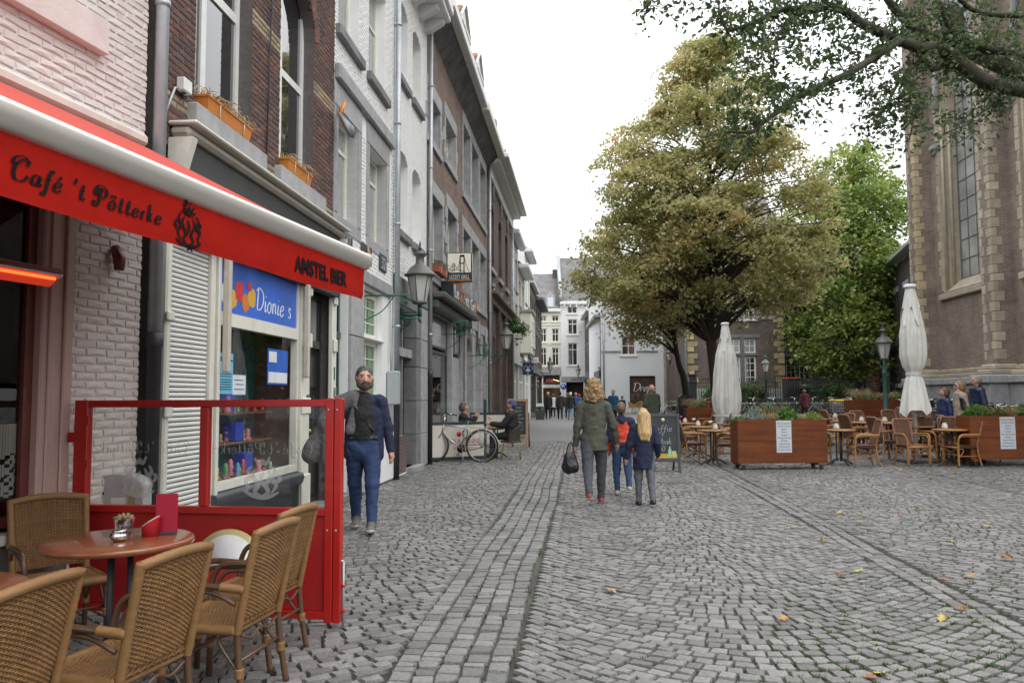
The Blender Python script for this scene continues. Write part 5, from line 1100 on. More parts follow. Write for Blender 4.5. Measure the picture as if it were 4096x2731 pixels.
def arc_field(a0, a1, b0, b1, row=.108, sag=.62, ph=0.):
 h = (a1 - a0) / 2; ac = (a0 + a1) / 2; nb = int((b1 - b0) / row)
 for k in range(-int(sag / row) - 1, nb):
  bb = b0 + k * row; g = .0066
  cs = [a0]
  while True:
   w = rng.uniform(.085, .135); 
   if cs[-1] + w > a1 - .05: break
   cs.append(cs[-1] + w)
  cs.append(a1); cs = np.array(cs)
  l, r = cs[:-1] + g * rng.uniform(.6, 1.4, len(cs) - 1), cs[1:] - g * rng.uniform(.6, 1.4, len(cs) - 1)
  f = lambda x: bb + sag * ((x - ac) / h) ** 2 + .012 * np.sin(x * 5 + k)
  sl = lambda x: 2 * sag * (x - ac) / h ** 2
  def up(x):
   s = sl(x); c = 1 / np.sqrt(1 + s * s); d = (row - 2 * g) * c
   return x - s * c * d, f(x) + c * d
  lx, ly = up(l); rx_, ry = up(r)
  q = np.stack([np.stack([l, f(l) + g], 1), np.stack([r, f(r) + g], 1), np.stack([rx_, ry + g], 1), np.stack([lx, ly + g], 1)], 1)
  q = q + rng.uniform(-.0065, .0065, q.shape)
  q[:, :, 0] = np.clip(q[:, :, 0], a0 + .004, a1 - .004)
  keep = (q[:, :, 1].max(1) < b1) & (q[:, :, 1].min(1) > b0 - .2) & (q[:, :2, 0].ptp(1) > .03 if hasattr(q, 'ptp') else np.ptp(q[:, :2, 0], axis=1) > .03) & (np.ptp(q[:, 2:, 0], axis=1) > .03)
  quads.append(q[keep])
def straight(a0, a1, nrow, b0, b1):
 w = (a1 - a0) / nrow
 for r in range(nrow):
  bs = [b0]
  while bs[-1] < b1: bs.append(bs[-1] + rng.uniform(.085, .17))
  bs = np.array(bs); l = bs[:-1] + .007; u = bs[1:] - .007; xa = a0 + r * w + .006; xb = a0 + (r + 1) * w - .006; o = np.ones_like(l)
  wob = lambda b: .022 * np.sin(b * .7) + .010 * np.sin(b * 2.1 + r * .7)
  q = np.stack([np.stack([xa + wob(l), l], 1), np.stack([xb + wob(l), l], 1), np.stack([xb + wob(u), u], 1), np.stack([xa + wob(u), u], 1)], 1)
  quads.append(q + rng.uniform(-.008, .008, q.shape))
arc_field(-3.60, -1.06, 3.0, 27, sag=.62); straight(-1.055, -.405, 5, 3.0, 27); arc_field(-.40, 2.58, 2.6, 27, sag=.86); straight(2.585, 2.835, 2, 3.0, 27)
arc_field(2.84, 6.5, 3.8, 27, sag=1.0); arc_field(6.51, 9.7, 9, 27, sag=.75); arc_field(9.71, 13.0, 14, 27, sag=.75); arc_field(13.01, 16.3, 18.5, 27, sag=.75)
Q = np.concatenate(quads); XY = Q[..., 0:1] * SV + Q[..., 1:2] * SU
ctr = XY.mean(1); vis = (np.abs(ctr[:, 0]) < .70 * ctr[:, 1] + .5) & (ctr[:, 1] < 27)
XY = XY[vis]; ctr = ctr[vis]; N = len(XY)
ZB = np.vectorize(zg)(XY[..., 0], XY[..., 1])
top = XY + (ctr[:, None, :] - XY) * .10
hz = rng.uniform(-.005, .004, (N, 1)) + rng.uniform(-.004, .004, (N, 4))
V = np.zeros((N, 9, 3)); V[:, :4, :2] = XY; V[:, :4, 2] = ZB - .024; V[:, 4:8, :2] = top; V[:, 4:8, 2] = ZB + hz - .001; V[:, 8, :2] = ctr + rng.uniform(-.008, .008, (N, 2)); V[:, 8, 2] = ZB.mean(1) + hz.mean(1) + rng.uniform(-.001, .003, N)
mid = XY + (ctr[:, None, :] - XY) * .035
Fb = np.array([[0, 1, 5, 4], [1, 2, 6, 5], [2, 3, 7, 6], [3, 0, 4, 7], [4, 5, 8, 8], [5, 6, 8, 8], [6, 7, 8, 8], [7, 4, 8, 8]])
d2 = ctr[:, 1] + .25 * np.abs(ctr[:, 0]); inview = (np.abs(ctr[:, 0]) < .60 * ctr[:, 1]) & (ctr[:, 1] > 4.15) & (ctr[:, 0] > -.9)
order = np.argsort(np.where(inview, d2, 1e6)); near = order[:300]; rest = order[300:]
def setts_mesh(ids):
 vv = V[ids].reshape(-1, 3); off = (np.arange(len(ids)) * 9)[:, None, None]
 side = (Fb[None, :4] + off).reshape(-1, 4); tri = (Fb[None, 4:, :3] + off).reshape(-1, 3)
 return vv, side, tri
def mixed_mesh(name, V_, quads_, tris_, mat, smooth=False):
 me = bpy.data.meshes.new(name); me.vertices.add(len(V_)); me.vertices.foreach_set('co', np.asarray(V_, dtype=np.float32).ravel())
 lp = np.concatenate([quads_.ravel(), tris_.ravel()]).astype(np.int32); me.loops.add(len(lp)); me.loops.foreach_set('vertex_index', lp)
 nq, nt_ = len(quads_), len(tris_); me.polygons.add(nq + nt_)
 me.polygons.foreach_set('loop_start', np.concatenate([np.arange(nq) * 4, nq * 4 + np.arange(nt_) * 3]).astype(np.int32))
 me.polygons.foreach_set('use_smooth', np.full(nq + nt_, smooth)); me.materials.append(mat); me.update(calc_edges=True); return me
vv, sd, tr_ = setts_mesh(rest); o = mk('sett_paving', mixed_mesh('sett_paving', vv, sd, tr_, sett_m), ground); o['kind'] = 'stuff'
for i in near:
 c = V[i].mean(0); vv = V[i] - c
 o = mk('sett', mixed_mesh('sett', vv, Fb[:4], Fb[4:, :3], sett_m), ground); o.location = c
t = thing('inspection_cover', 'small square iron cover set in the cobbles behind the children', 'manhole cover', G(2690, 1930)); b = MB(); b.cbox(-.25, .25, -.14, .14, -.005, .006, .004); b.build('cover', M('cast_iron', (.07, .07, .07), .6, .2), t)
b = MB(); rg = random.Random(12)
for k in range(1900):
 if k < 950:
  xn = rg.uniform(3100, 4096); yn = rg.uniform(2280, 2731); p = G(xn, yn)
 elif k < 1300: p = Vector((*(np.array([rg.choice((-1.055, -.925, -.795, -.665, -.535, -.405)) + rg.gauss(0, .012), 0])[0] * SV + rg.uniform(4.2, 14) * SU), 0))
 elif k < 1650: s_ = rg.uniform(8, 17); p = Vector((*(np.array(LO) + SU * s_ + SV * abs(rg.gauss(.12, .35))), 0))
 else: xn = rg.uniform(1500, 4096); yn = rg.uniform(2100, 2731); p = G(xn, yn)
 j = np.argmin((ctr[:, 0] - p.x) ** 2 + (ctr[:, 1] - p.y) ** 2); cxy = XY[j][rg.randrange(4)]
 for q in range(rg.randint(3, 6)):
  x, y = cxy[0] + rg.gauss(0, .011), cxy[1] + rg.gauss(0, .011); h = rg.uniform(.006, .022) * (1.6 if k % 13 == 0 else 1); a = rg.uniform(0, 6.28); w = .005
  z0 = zg(x, y) - .012
  b.add([(x - w * math.cos(a), y - w * math.sin(a), z0), (x + w * math.cos(a), y + w * math.sin(a), z0), (x + rg.gauss(0, .012), y + rg.gauss(0, .012), z0 + h + .006)], [(0, 1, 2)])
o = b.build('grass', M_leaf('joint_grass', [(0, (.04, .06, .015)), (.6, (.07, .13, .03)), (1, (.12, .18, .05))])); tag(o, 'moss and grass growing in the joints between setts', 'grass', kind='stuff')
redp = M('red_lacquer', (.42, .012, .008), .35, .06, 6, coat=.2, dirt=(.3, .01, .008), dscale=3, damt=.4)
P0 = Vector((-3.02, 5.55, 0)); P1 = Vector((-1.115, 5.265, 0)); d_ = P1 - P0; SL = d_.length
t = thing('wind_screen', 'red framed wind screen with two etched panes beside the cafe terrace', 'screen', P0, math.atan2(d_.y, d_.x))
def sbox(name, x0, x1, y0, y1, z0, z1, m=redp, c=.004): b = MB(); b.cbox(x0, x1, y0, y1, z0, z1, c); return b.build(name, m, t)
xm = .93
sbox('post', 0, .10, -.03, .03, .05, 1.47); sbox('post', SL - .11, SL - .055, -.03, .03, .03, 1.475); sbox('post', SL - .05, SL, -.028, .028, .03, 1.475); sbox('mullion', xm, xm + .06, -.028, .028, .76, 1.42)
sbox('rail', .10, SL - .11, -.029, .029, 1.42, 1.468); sbox('rail', .10, SL - .11, -.029, .029, .71, .758); sbox('rail', .10, SL - .11, -.029, .029, .05, .10)
sbox('panel', .10, SL - .11, -.008, .008, .10, .71, M('red_panel_paint', (.36, .012, .012), .45, .06, 5))
for a, c in ((.10, xm), (xm + .06, SL - .11)): sbox('pane', a, c, -.004, .004, .758, 1.42, M_glass('screen_glass', (.97, .98, .97)), .001)
etch = M('etched_white', (.5, .5, .48), .8, .05, alpha=.45)
for ox, sc2 in ((.50, .9), (1.39, 1.0)):
 b = MB(); pen_text(b, "Café 't Pötterke", ox + .33, 1.11, .078, .02, .07, -.006, -.1, mirror=True, track=.0); b.build('etched_lettering', etch, t)
 b = MB(); cx0, cz0, cs0 = ox - .02, .96, .135
 for pts in ([(-.55,.5),(-.7,.2),(-.55,-.1),(-.75,-.45),(-.5,-.8)], [(-.3,.35),(-.45,0),(-.2,-.4),(-.35,-.75),(0,-.95)], [(.3,.35),(.45,0),(.2,-.4),(.35,-.75),(0,-.95)], [(.55,.5),(.75,.25),(.5,.0),(.85,-.2),(.7,-.55),(.9,-.8)], [(-.4,.95),(-.2,.6),(0,.75),(.15,.6),(.4,.9)], [(-.9,-.75),(-.3,-1.0),(.4,-.95),(.95,-.7)], [(-.8,.1),(-.95,-.1),(-.8,-.3)], [(-.1,.2),(.05,-.1),(-.1,-.5)]):
  Pp = spline(pts); vs = []; k = len(Pp)
  for i, p in enumerate(Pp):
   tt_ = (Pp[min(i + 1, k - 1)] - Pp[max(i - 1, 0)]).normalized(); nn = Vector((-tt_.y, tt_.x, 0)); ww = .24 * (.35 + .65 * math.sin(math.pi * i / (k - 1)))
   for sg in (-1, 1): q = p + nn * ww * .5 * sg; vs.append((cx0 - q.x * cs0, -.006, cz0 + q.y * cs0))
  b.add(vs, [(2 * i, 2 * i + 1, 2 * i + 3, 2 * i + 2) for i in range(k - 1)])
 b.build('etched_crest', etch, t)
b = MB(); b.tube([(SL + .015, 0, -.01), (SL + .015, 0, .42)], .008, 6); b.tube([(SL + .015, 0, .42), (SL - .02, 0, .42)], .008, 6); b.build('drop_bolt', zinc, t)
for z in (.10, .26): sbox('bolt_bracket', SL, SL + .035, -.02, .02, z, z + .012)
sbox('wall_bracket', -.055, -.001, -.02, .02, 1.18, 1.25); sbox('hinge', .1, .115, -.035, -.03, 1.3, 1.36); sbox('hinge', .1, .115, -.035, -.03, 1.0, 1.06)
for z in (.62, 1.40): 
 for sx in (SL - .09, SL - .03): b = MB(); b.ball((sx, -.03, z), .007, 6); b.build('rivet', zinc, t)
t = thing('letter_box', 'rounded silver letter box with stickers behind the red screen', 'letter box', A(475, 1990, 6.05).xy.to_3d() , R(8))
b = MB(); w_ = .20; prof = [(-w_, .60), (w_, .60), (w_, .82)] + [(w_ * math.cos(a), .82 + .10 * math.sin(a)) for a in np.linspace(.1, 3.04, 12)] + [(-w_, .82)]
b.prism(prof, -.1, .12); b.build('case', M('brushed_steel_box', (.46, .47, .48), .4, .08, 5, metal=.2), t)
b = MB(); b.cbox(-.12, .02, .02, .1, 0, .6, .01); b.build('stand', zinc, t)
for (x, z, w2, h2, m_) in ((-.02, .66, .1, .09, MATS['print_white']), (-.15, .74, .08, .08, M('dark_sticker', (.05, .02, .03), .5)), (.1, .68, .05, .12, M('ochre_sticker', (.35, .28, .15), .5))):
 b = MB(); b.cbox(x, x + w2, -.1035, -.1005, z, z + h2, .0015); b.build('sticker', m_, t)
cane = M('honey_cane', (.215, .108, .035), .5, .2, 14, .2, 80, island=.22, coat=.1)
cane_d = M('amber_cane_wrap', (.25, .128, .042), .45, .2, 10, .4, 160, stretch=(1, 1, 8), coat=.15)
bamboo = M('dark_bamboo_frame', (.095, .048, .022), .4, .25, 12, coat=.25)
def weave(b, P, nu, nv, amp=.007, r=.0045, stake=2, mi=0, step=1):
 for j in range(nv):
  v = (j + .5) / nv; pts = []
  for i in range(nu * 2 + 1):
   u = i / (nu * 2); p, n_ = P(u, v); s_ = math.sin(math.pi * (i / 2 * 1.0) * 1.0 * 2 / 2 + (j % 2) * math.pi)
   pts.append(p + n_ * amp * math.cos(math.pi * (i / 2) + (j % 2) * math.pi))
  b.tube(pts, r, 4, mi, False, True)
 for i in range(0, nu + 1, 1):
  u = i / nu; b.tube([P(u, v)[0] for v in np.linspace(.0, 1, 6)], r * 1.2, 4, mi, False, True)
def wrap(b, pts, r, n=8, k=30, mi=0):
 P = spline([tuple(p) for p in pts], max(2, k // max(1, len(pts) - 1))) if len(pts) > 2 else [Vector(pts[0]).lerp(Vector(pts[1]), i / k) for i in range(k + 1)]
 b.tube(P, [r * (1 + .10 * (i % 2)) for i in range(len(P))], n, mi)
def s3(pts, n=6):
 P = [Vector(p) for p in pts]; out = []
 for i in range(len(P) - 1):
  a = P[max(i - 1, 0)]; b = P[i]; c = P[i + 1]; d = P[min(i + 2, len(P) - 1)]
  for k in range(n):
   t = k / n; out.append(.5 * ((2 * b) + (c - a) * t + (2 * a - 5 * b + 4 * c - d) * t * t + (-a + 3 * b - 3 * c + d) * t ** 3))
 out.append(P[-1]); return out
def wicker_chair(label, dense=True):
 t = thing('wicker_armchair', label, 'chair')
 def Bk(u, v):
  x = (u - .5) * .46 * (.92 + .08 * v); z = .47 + v * .45 + .02 * (1 - (2 * u - 1) ** 2) * v; y = .20 + v * .115 + .03 * (1 - (2 * u - 1) ** 2)
  return Vector((x, y, z)), Vector((0, -1, .2)).normalized()
 b = MB(); weave(b, Bk, 22, 46, .006, .0048); bk_ = b.build('backrest', cane, t); 
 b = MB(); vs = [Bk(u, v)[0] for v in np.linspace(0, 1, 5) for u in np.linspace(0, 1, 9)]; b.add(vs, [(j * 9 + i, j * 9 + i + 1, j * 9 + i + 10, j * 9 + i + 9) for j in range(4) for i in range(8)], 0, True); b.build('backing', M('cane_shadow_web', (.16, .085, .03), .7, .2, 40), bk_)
 b = MB(); P = [Bk(u, 1.0)[0] + Vector((0, 0, .015)) for u in np.linspace(-.04, 1.04, 24)]; b.tube(P, [.024 * (1 + .07 * (i % 2)) for i in range(24)], 8); b.build('top_rail', cane_d, t)
 for sx in (-1, 1):
  b = MB(); wrap(b, [(sx * .235, .205, .40), (sx * .24, .26, .68), (sx * .245, .315, .95)], .022, 8, 34); b.build('back_post', cane_d, t)
  b = MB(); b.tube(s3([(sx * .235, .205, .42), (sx * .238, .22, .25), (sx * .245, .26, 0)]), .019, 8); b.build('leg', bamboo, t)
  b = MB(); b.tube([(sx * .245, -.235, .0), (sx * .24, -.225, .40)], .019, 8); b.build('leg', bamboo, t)
  b = MB(); b.tube(s3([(sx * .24, -.225, .36), (sx * .265, -.245, .52), (sx * .275, -.20, .635), (sx * .275, -.10, .66), (sx * .272, .08, .655), (sx * .25, .245, .64)], 6), .018, 8)
  b.tube(s3([(sx * .24, -.19, .38), (sx * .262, -.20, .52), (sx * .27, -.15, .605), (sx * .27, -.05, .622), (sx * .268, .08, .62), (sx * .25, .2, .56)], 6), .012, 8); b.build('arm', bamboo, t)
  b = MB(); wrap(b, [(sx * .272, .12, .655), (sx * .25, .25, .64)], .023, 8, 12); b.build('arm_binding', cane_d, t)
  b = MB(); b.tube(s3([(sx * .235, .17, .40), (sx * .235, .10, .36), (sx * .238, .22, .20)], 6), .009, 6); b.tube(s3([(sx * .235, -.18, .40), (sx * .235, -.10, .36), (sx * .243, -.232, .20)], 6), .009, 6); b.build('brace', bamboo, t)
  for yy, zz in ((.225, .20), (-.232, .20)): b = MB(); wrap(b, [(sx * .24, yy, zz - .025), (sx * .24, yy, zz + .025)], .025, 8, 8); b.build('leg_binding', cane_d, t)
 def St(u, v):
  x = (u - .5) * .47; y = -.24 + v * .45; z = .435 - .022 * math.sin(math.pi * u) * math.sin(math.pi * min(1, v * 1.1)); return Vector((x, y, z)), Vector((0, 0, 1))
 b = MB(); weave(b, St, 20, 40, .005, .005); st = b.build('seat', cane, t)
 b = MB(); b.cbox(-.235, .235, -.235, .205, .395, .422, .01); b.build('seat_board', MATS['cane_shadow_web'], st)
 b = MB(); wrap(b, [(-.235, -.24, .42), (.235, -.24, .42)], .03, 8, 40); wrap(b, [(-.24, -.24, .42), (-.24, .2, .42)], .026, 8, 34); wrap(b, [(.24, -.24, .42), (.24, .2, .42)], .026, 8, 34); b.build('seat_binding', cane_d, t)
 b = MB(); b.tube([(-.24, -.19, .23), (.24, -.19, .23)], .01, 6); b.build('stretcher', bamboo, t); b = MB(); b.tube([(-.24, .22, .26), (.24, .22, .26)], .01, 6); b.build('stretcher', bamboo, t); b = MB(); b.tube(s3([(-.2, .215, .385), (-.1, .215, .35), (0, .215, .38), (.1, .215, .35), (.2, .215, .385)], 5), .009, 6); b.build('stretcher', bamboo, t)
 return t
ch0 = wicker_chair('honey wicker armchair seen from behind, between round cafe table and street')
def place(o, x, y, face):     # face: heading of the sitter in degrees, 0 = towards +y, 90 = towards +x
 o.location = (x, y, zg(x, y)); o.rotation_euler = (0, 0, R(180 - face))
GRP = 'wicker armchairs on the cafe terrace'; ch0['group'] = GRP
ch0.scale = (.89,) * 3
place(ch0, -1.66, 3.42, -76)
ch0['label'] = 'honey wicker armchair seen from behind in front of the round cafe table'
def cc(label, x, y, f): place(copy_thing(ch0, label=label, group=GRP), x, y, f)
cc('honey wicker armchair at the lower left corner, back turned to us', -1.93, 2.86, -82)
cc('honey wicker armchair facing the round cafe table from the street side', -1.46, 4.12, -80)
cc('honey wicker armchair squeezed between its neighbour and the red screen', -1.50, 4.68, -79)
cc('honey wicker armchair with its front to us by the cafe window', -2.80, 5.0, 136)
ttop = M('reddish_table_laminate', (.26, .085, .035), .22, .15, 5, stretch=(1, 8, 1), coat=.4)
def cafe_table(label, x, y, r=.37, h=.75, topm=ttop, group='round tables on the cafe terrace'):
 t = thing('round_table', label, 'table', (x, y, zg(x, y)), 0, group)
 b = MB(); b.lathe([(r - .015, h - .035), (r, h - .03), (r + .003, h - .015), (r, h - .004), (r - .01, h)], 48); b.build('table_top', topm, t)
 b = MB(); b.box(-.2, .2, -.02, .02, h - .06, h - .036); b.box(-.02, .02, -.2, .2, h - .06, h - .0365); b.build('top_bracket', black_pipe, t)
 for a in (0.4, 2.5, 4.6):
  b = MB(); b.tube([(.06 * math.cos(a), .06 * math.sin(a), .08), (.06 * math.cos(a), .06 * math.sin(a), h - .05)], .016, 8); b.build('column', black_pipe, t)
 for a in (.2, 1.77, 3.34, 4.91): b = MB(); b.tube(s3([(0.05 * math.cos(a), .05 * math.sin(a), .12), (.15 * math.cos(a), .15 * math.sin(a), .10), (.30 * math.cos(a), .30 * math.sin(a), .012)]), [.02] * 12 + [.016], 8); b.build('foot', black_pipe, t)
 return t
tb1 = cafe_table('round brown cafe table with succulent and red menu holder', -2.06, 4.22)
tb2 = cafe_table('round brown cafe table cut by the left picture edge', -2.26, 3.1, .36)
def tumbler(label, x, y, z, r0, r1, h, fill, name='glass_pot'):
 t = thing(name, label, 'pot', (x, y, z)); b = MB(); b.lathe([(r0, 0), (r1, h), (r1 - .004, h), (r0 - .003, .006)], 20); b.build('glass', clear, t)
 b = MB(); rr = random.Random(int(x * 99)); 
 for k in range(70):
  a = rr.uniform(0, 6.28); q = math.sqrt(rr.random()) * (r0 - .01); zz = rr.uniform(.01, h * .6); b.ball((q * math.cos(a), q * math.sin(a), zz), rr.uniform(.006, .011), 5, rr.randrange(len(fill)))
 o = b.build('pebbles', fill, t); o['kind'] = 'stuff'; return t
peb = [M('pale_pebble', (.35, .31, .24), .7), M('dark_pebble', (.09, .085, .08), .7), M('grey_pebble', (.2, .2, .19), .7)]
g1 = tumbler('glass pot of dark gravel holding a small succulent on the round table', -2.07, 4.30, .75, .042, .052, .095, peb[1:])
b = MB(); rr = random.Random(1)
for k in range(16):
 a = k * 2.4; r_ = .012 + .0022 * k; b.tube([(r_ * .3 * math.cos(a), r_ * .3 * math.sin(a), .075), (r_ * math.cos(a), r_ * math.sin(a), .11 - .0008 * k), (r_ * 1.5 * math.cos(a), r_ * 1.5 * math.sin(a), .125 - .002 * k)], [.006, .01, .002], 6, k % 3)
b.build('succulent', [M('succulent_green', (.12, .2, .06), .5), M('succulent_pink', (.35, .17, .12), .5), M('succulent_tan', (.3, .22, .1), .5)], g1)
g2 = tumbler('glass pot of pale pebbles on the table at the left edge', -2.12, 3.24, .75, .045, .055, .10, peb[:2])
t = thing('sugar_pot', 'small round chrome ashtray pot on the round cafe table', 'ashtray', (-2.02, 4.15, .75)); b = MB(); b.lathe([(.025, 0), (.045, .018), (.047, .034), (.034, .05), (.04, .056), (.03, .06), (.004, .066)], 20); b.build('pot', M('chrome', (.7, .7, .7), .08, .02, metal=1.), t)
t = thing('candle_holder', 'red slanted cup candle holder on the round cafe table', 'candle holder', (-1.93, 4.30, .75)); b = MB(); n_ = 20
vs = [(.042 * math.cos(a), .042 * math.sin(a), 0) for a in np.linspace(0, 6.283, n_ + 1)[:-1]] + [(.045 * math.cos(a), .045 * math.sin(a), .075 + .03 * math.cos(a)) for a in np.linspace(0, 6.283, n_ + 1)[:-1]]
b.add(vs, [(i, (i + 1) % n_, (i + 1) % n_ + n_, i + n_) for i in range(n_)] + [tuple(range(n_ - 1, -1, -1))], 0, True); b.tube([Vector(v) for v in vs[n_:]] + [Vector(vs[n_])], .003, 5, 1, False); b.build('cup', [M('red_plastic', (.45, .02, .03), .3), M('clear_rim', (.6, .5, .5), .2)], t)
for lab, x, y, a in (('upright red menu card holder on the round cafe table', -1.87, 4.36, 10), ('red menu card standing on the table at the left edge', -2.16, 3.1, 20)):
 t = thing('menu_holder', lab, 'menu', (x, y, .75), R(a)); b = MB(); b.box(-.055, .055, -.006, .006, .01, .215); b.build('card', M('crimson_menu_card', (.35, .008, .03), .3, .1), t); b = MB(); b.cbox(-.05, .05, -.03, .03, 0, .012, .003); b.build('foot', black_pipe, t)
t = thing('beer_sign', 'round white and gold beer sign leaning on the red screen panel', 'sign', (-1.83, 5.18, 0), R(-8))
b = MB(); b.T = Matrix.Translation((0, 0, .40)) @ Matrix.Rotation(R(80), 4, 'X'); b.lathe([(.24, -.01), (.24, .01)], 40); b.build('disc', M('gold_rim', (.5, .42, .2), .4), t)
b = MB(); b.T = Matrix.Translation((0, 0, .40)) @ Matrix.Rotation(R(80), 4, 'X'); b.lathe([(.205, .0105), (.205, .013)], 40); b.build('face', M('white_enamel', (.7, .7, .7), .35), t)
b = MB(); b.T = Matrix.Translation((0, 0, .40)) @ Matrix.Rotation(R(-10), 4, 'X'); b.box(-.2, .2, -.016, -.0135, -.10, .0); b.build('red_band', M('red_enamel', (.4, .01, .01), .35), t)
x_ = text_part('BIER', .11, MATS['print_white'], t, (-.13, -.03, .315), rot=(R(80), 0, 0), ext=.001); b = MB(); b.box(-.12, .12, -.02, .1, 0, .17); b.build('stand', black_pipe, t)
copper = M('weathered_lamp_metal', (.13, .125, .12), .5, .15, 6, metal=.3); green_m = M('lamp_green_paint', (.02, .065, .055), .45, .15)
frost = M('frosted_lamp_glass', (.66, .66, .61), .2, .08, 3, trans=.25)
def lantern(t, x, y, z, s=1.0, n=6):
 def L_(prof, nm, m, k=n): b = MB(); b.T = Matrix.Translation((x, y, z)) @ Matrix.Scale(s, 4) @ Matrix.Rotation(R(15), 4, 'Z'); b.lathe(prof, k, sm=k > 8); return b.build(nm, m, t)
 L_([(.115, .0), (.205, .44)], 'lamp_glass', frost)
 b = MB(); b.T = Matrix.Translation((x, y, z)) @ Matrix.Scale(s, 4) @ Matrix.Rotation(R(15), 4, 'Z')
 for k in range(n): a = 2 * math.pi * k / n; b.tube([(.12 * math.cos(a), .12 * math.sin(a), -.01), (.212 * math.cos(a), .212 * math.sin(a), .45)], .009, 5)
 b.build('glazing_bars', copper, t)
 L_([(.03, -.06), (.13, -.03), (.13, .005), (.11, .005)], 'lamp_base', copper, 12)
 L_([(.225, .43), (.27, .445), (.275, .46), (.23, .49), (.17, .58), (.09, .64), (.075, .66), (.07, .78), (.11, .80), (.125, .83), (.06, .86), (.03, .88)], 'lamp_hood', copper, 16)
 L_([(.022, .88), (.034, .92), (.014, .96), (.02, .99), (.002, 1.06)], 'finial', green_m, 8)
 b = MB(); b.T = Matrix.Translation((x, y, z)) @ Matrix.Scale(s, 4); b.tube([(0, 0, .02), (0, 0, .24)], [.03, .02], 8); b.build('burner', MATS['print_white'], t)
def wall_lamp(label, X, Y, ztop, arm, s=1.0, arm_dir=-1):
 t = thing('wall_lantern', label, 'lamp', (X, Y, 0), 0, 'lanterns on wall brackets')
 z = ztop - 1.06 * s; lantern(t, 0, 0, z, s)
 b = MB(); b.tube([(0, 0, z - .05 * s), (0, 0, z - .26 * s)], .035 * s, 8); b.ball((0, 0, z - .32 * s), .03 * s, 8); b.build('stem', green_m, t)
 b = MB(); e = arm_dir * arm; b.tube([(0, 0, z - .22 * s), (e, 0, z - .22 * s)], .024 * s, 8); P = [(e * (.55 + .28 * math.cos(a) * (1 - .1 * a)), 0, z - .36 * s + .12 * s * math.sin(a) * (1 - .1 * a)) for a in np.linspace(0, 5.5, 16)]; b.tube(P, .012 * s, 6); b.tube(s3([(e, 0, z - .6 * s), (e * .7, 0, z - .5 * s), (e * .2, 0, z - .24 * s)]), .014 * s, 6); b.build('bracket', green_m, t)
 b = MB(); b.cbox(e - .02, e + .02, -.03, .03, z - .65 * s, z - .1 * s, .01); b.build('wall_plate', green_m, t)
 return t
q = A(1680, 962, 15.2); wl = wall_lamp('large lantern on a green bracket in front of the white houses', q.x, q.y, q.z, .52, 1.12)
b = MB(); z = q.z - 1.06 * 1.12
for k in range(8): a = k * .785; b.tube([(-.42 + .2 * math.cos(a), -.1 + .2 * math.sin(a), z - .02), (-.42 + .11 * math.cos(a), -.1 + .11 * math.sin(a), z - .3)], .008, 5)
b.tube([(-.42 + .2 * math.cos(a), -.1 + .2 * math.sin(a), z - .02) for a in np.linspace(0, 6.283, 16)], .009, 5); b.tube([(-.42 + .11 * math.cos(a), -.1 + .11 * math.sin(a), z - .3) for a in np.linspace(0, 6.283, 16)], .009, 5); b.tube([(-.52, -.1, z - .33), (.02, -.1, z - .33), (.04, -.1, z - .42)], .018, 6)
b.build('basket_ring', M('green_wire', (.02, .13, .07), .5), wl)
for lab, s_, zz in (('green wire flower ring on a bracket over the restaurant window', 20.0, 3.05), ('green wire flower ring on a bracket by the arched doors', 24.6, 2.75), ('green wire hook bracket at the end of the awning', 12.7, 3.1)):
 F = Fac('basket_bracket', lab, 'bracket', LO, LA, s_); b = F.mb(); gwm = MATS['green_wire']
 b.tube([(s_, 0, zz), (s_, -.75, zz), (s_, -.8, zz - .08)], .014, 6); b.tube(s3([(s_, 0, zz - .4), (s_, -.3, zz - .25), (s_, -.5, zz)]), .01, 5)
 if s_ > 13:
  for r_, z_ in ((.2, zz + .32), (.12, zz + .02)): b.tube([(s_ + r_ * math.cos(a), -.45 + r_ * math.sin(a), z_) for a in np.linspace(0, 6.283, 14)], .01, 5)
  for k in range(6): a = k * 1.047; b.tube([(s_ + .2 * math.cos(a), -.45 + .2 * math.sin(a), zz + .32), (s_ + .12 * math.cos(a), -.45 + .12 * math.sin(a), zz + .02)], .008, 5)
 b.build('wire_frame', gwm, F.t)
q = A(2024, 1268, 29.5); wall_lamp('lantern on a scrolled bracket at the corniced brown house', q.x, q.y, q.z, .62, 1.1)
q = A(2122, 1352, 46); wall_lamp('lantern above the dark square shop sign in the lane', q.x, q.y, q.z, .5, 1.1)
q = A(2200, 1420, 68); wall_lamp('small lantern at the end of the lane against the cream house', q.x, q.y, q.z, .7, 1.2)
q = A(2312, 1452, 79); wall_lamp('small lantern on the right wall of the lane', q.x, q.y, q.z, .5, 1.1, 1)
q = A(2677, 1371, 62); wall_lamp('lantern between the white corner house and the leaning trunk', q.x, q.y, q.z, .6, 1.25, 1)
def post_lamp(label, X, Y, ztop, m, s=1.0):
 g = zg(X, Y); t = thing('lamp_post', label, 'lamp post', (X, Y, g), 0, 'lamp posts on the square'); z = ztop - g - 1.06 * s; lantern(t, 0, 0, z, s)
 b = MB(); b.lathe([(.11, 0), (.11, .5), (.075, .56), (.07, z - .5), (.09, z - .48), (.06, z - .42), (.05, z - .2), (.03, z - .05)], 12); b.build('post', m, t)
 b = MB()
 for k in range(3): a = k * 2.09; b.tube(s3([(.05 * math.cos(a), .05 * math.sin(a), z - .35), (.16 * math.cos(a), .16 * math.sin(a), z - .2), (.12 * math.cos(a), .12 * math.sin(a), z - .02)]), .012, 6)
 b.build('cradle', m, t)
q = A(3061, 1410, 45); post_lamp('slim dark lamp post in front of the brick college', q.x, q.y, q.z, M('dark_post_paint', (.022, .027, .03), .5), 1.0)
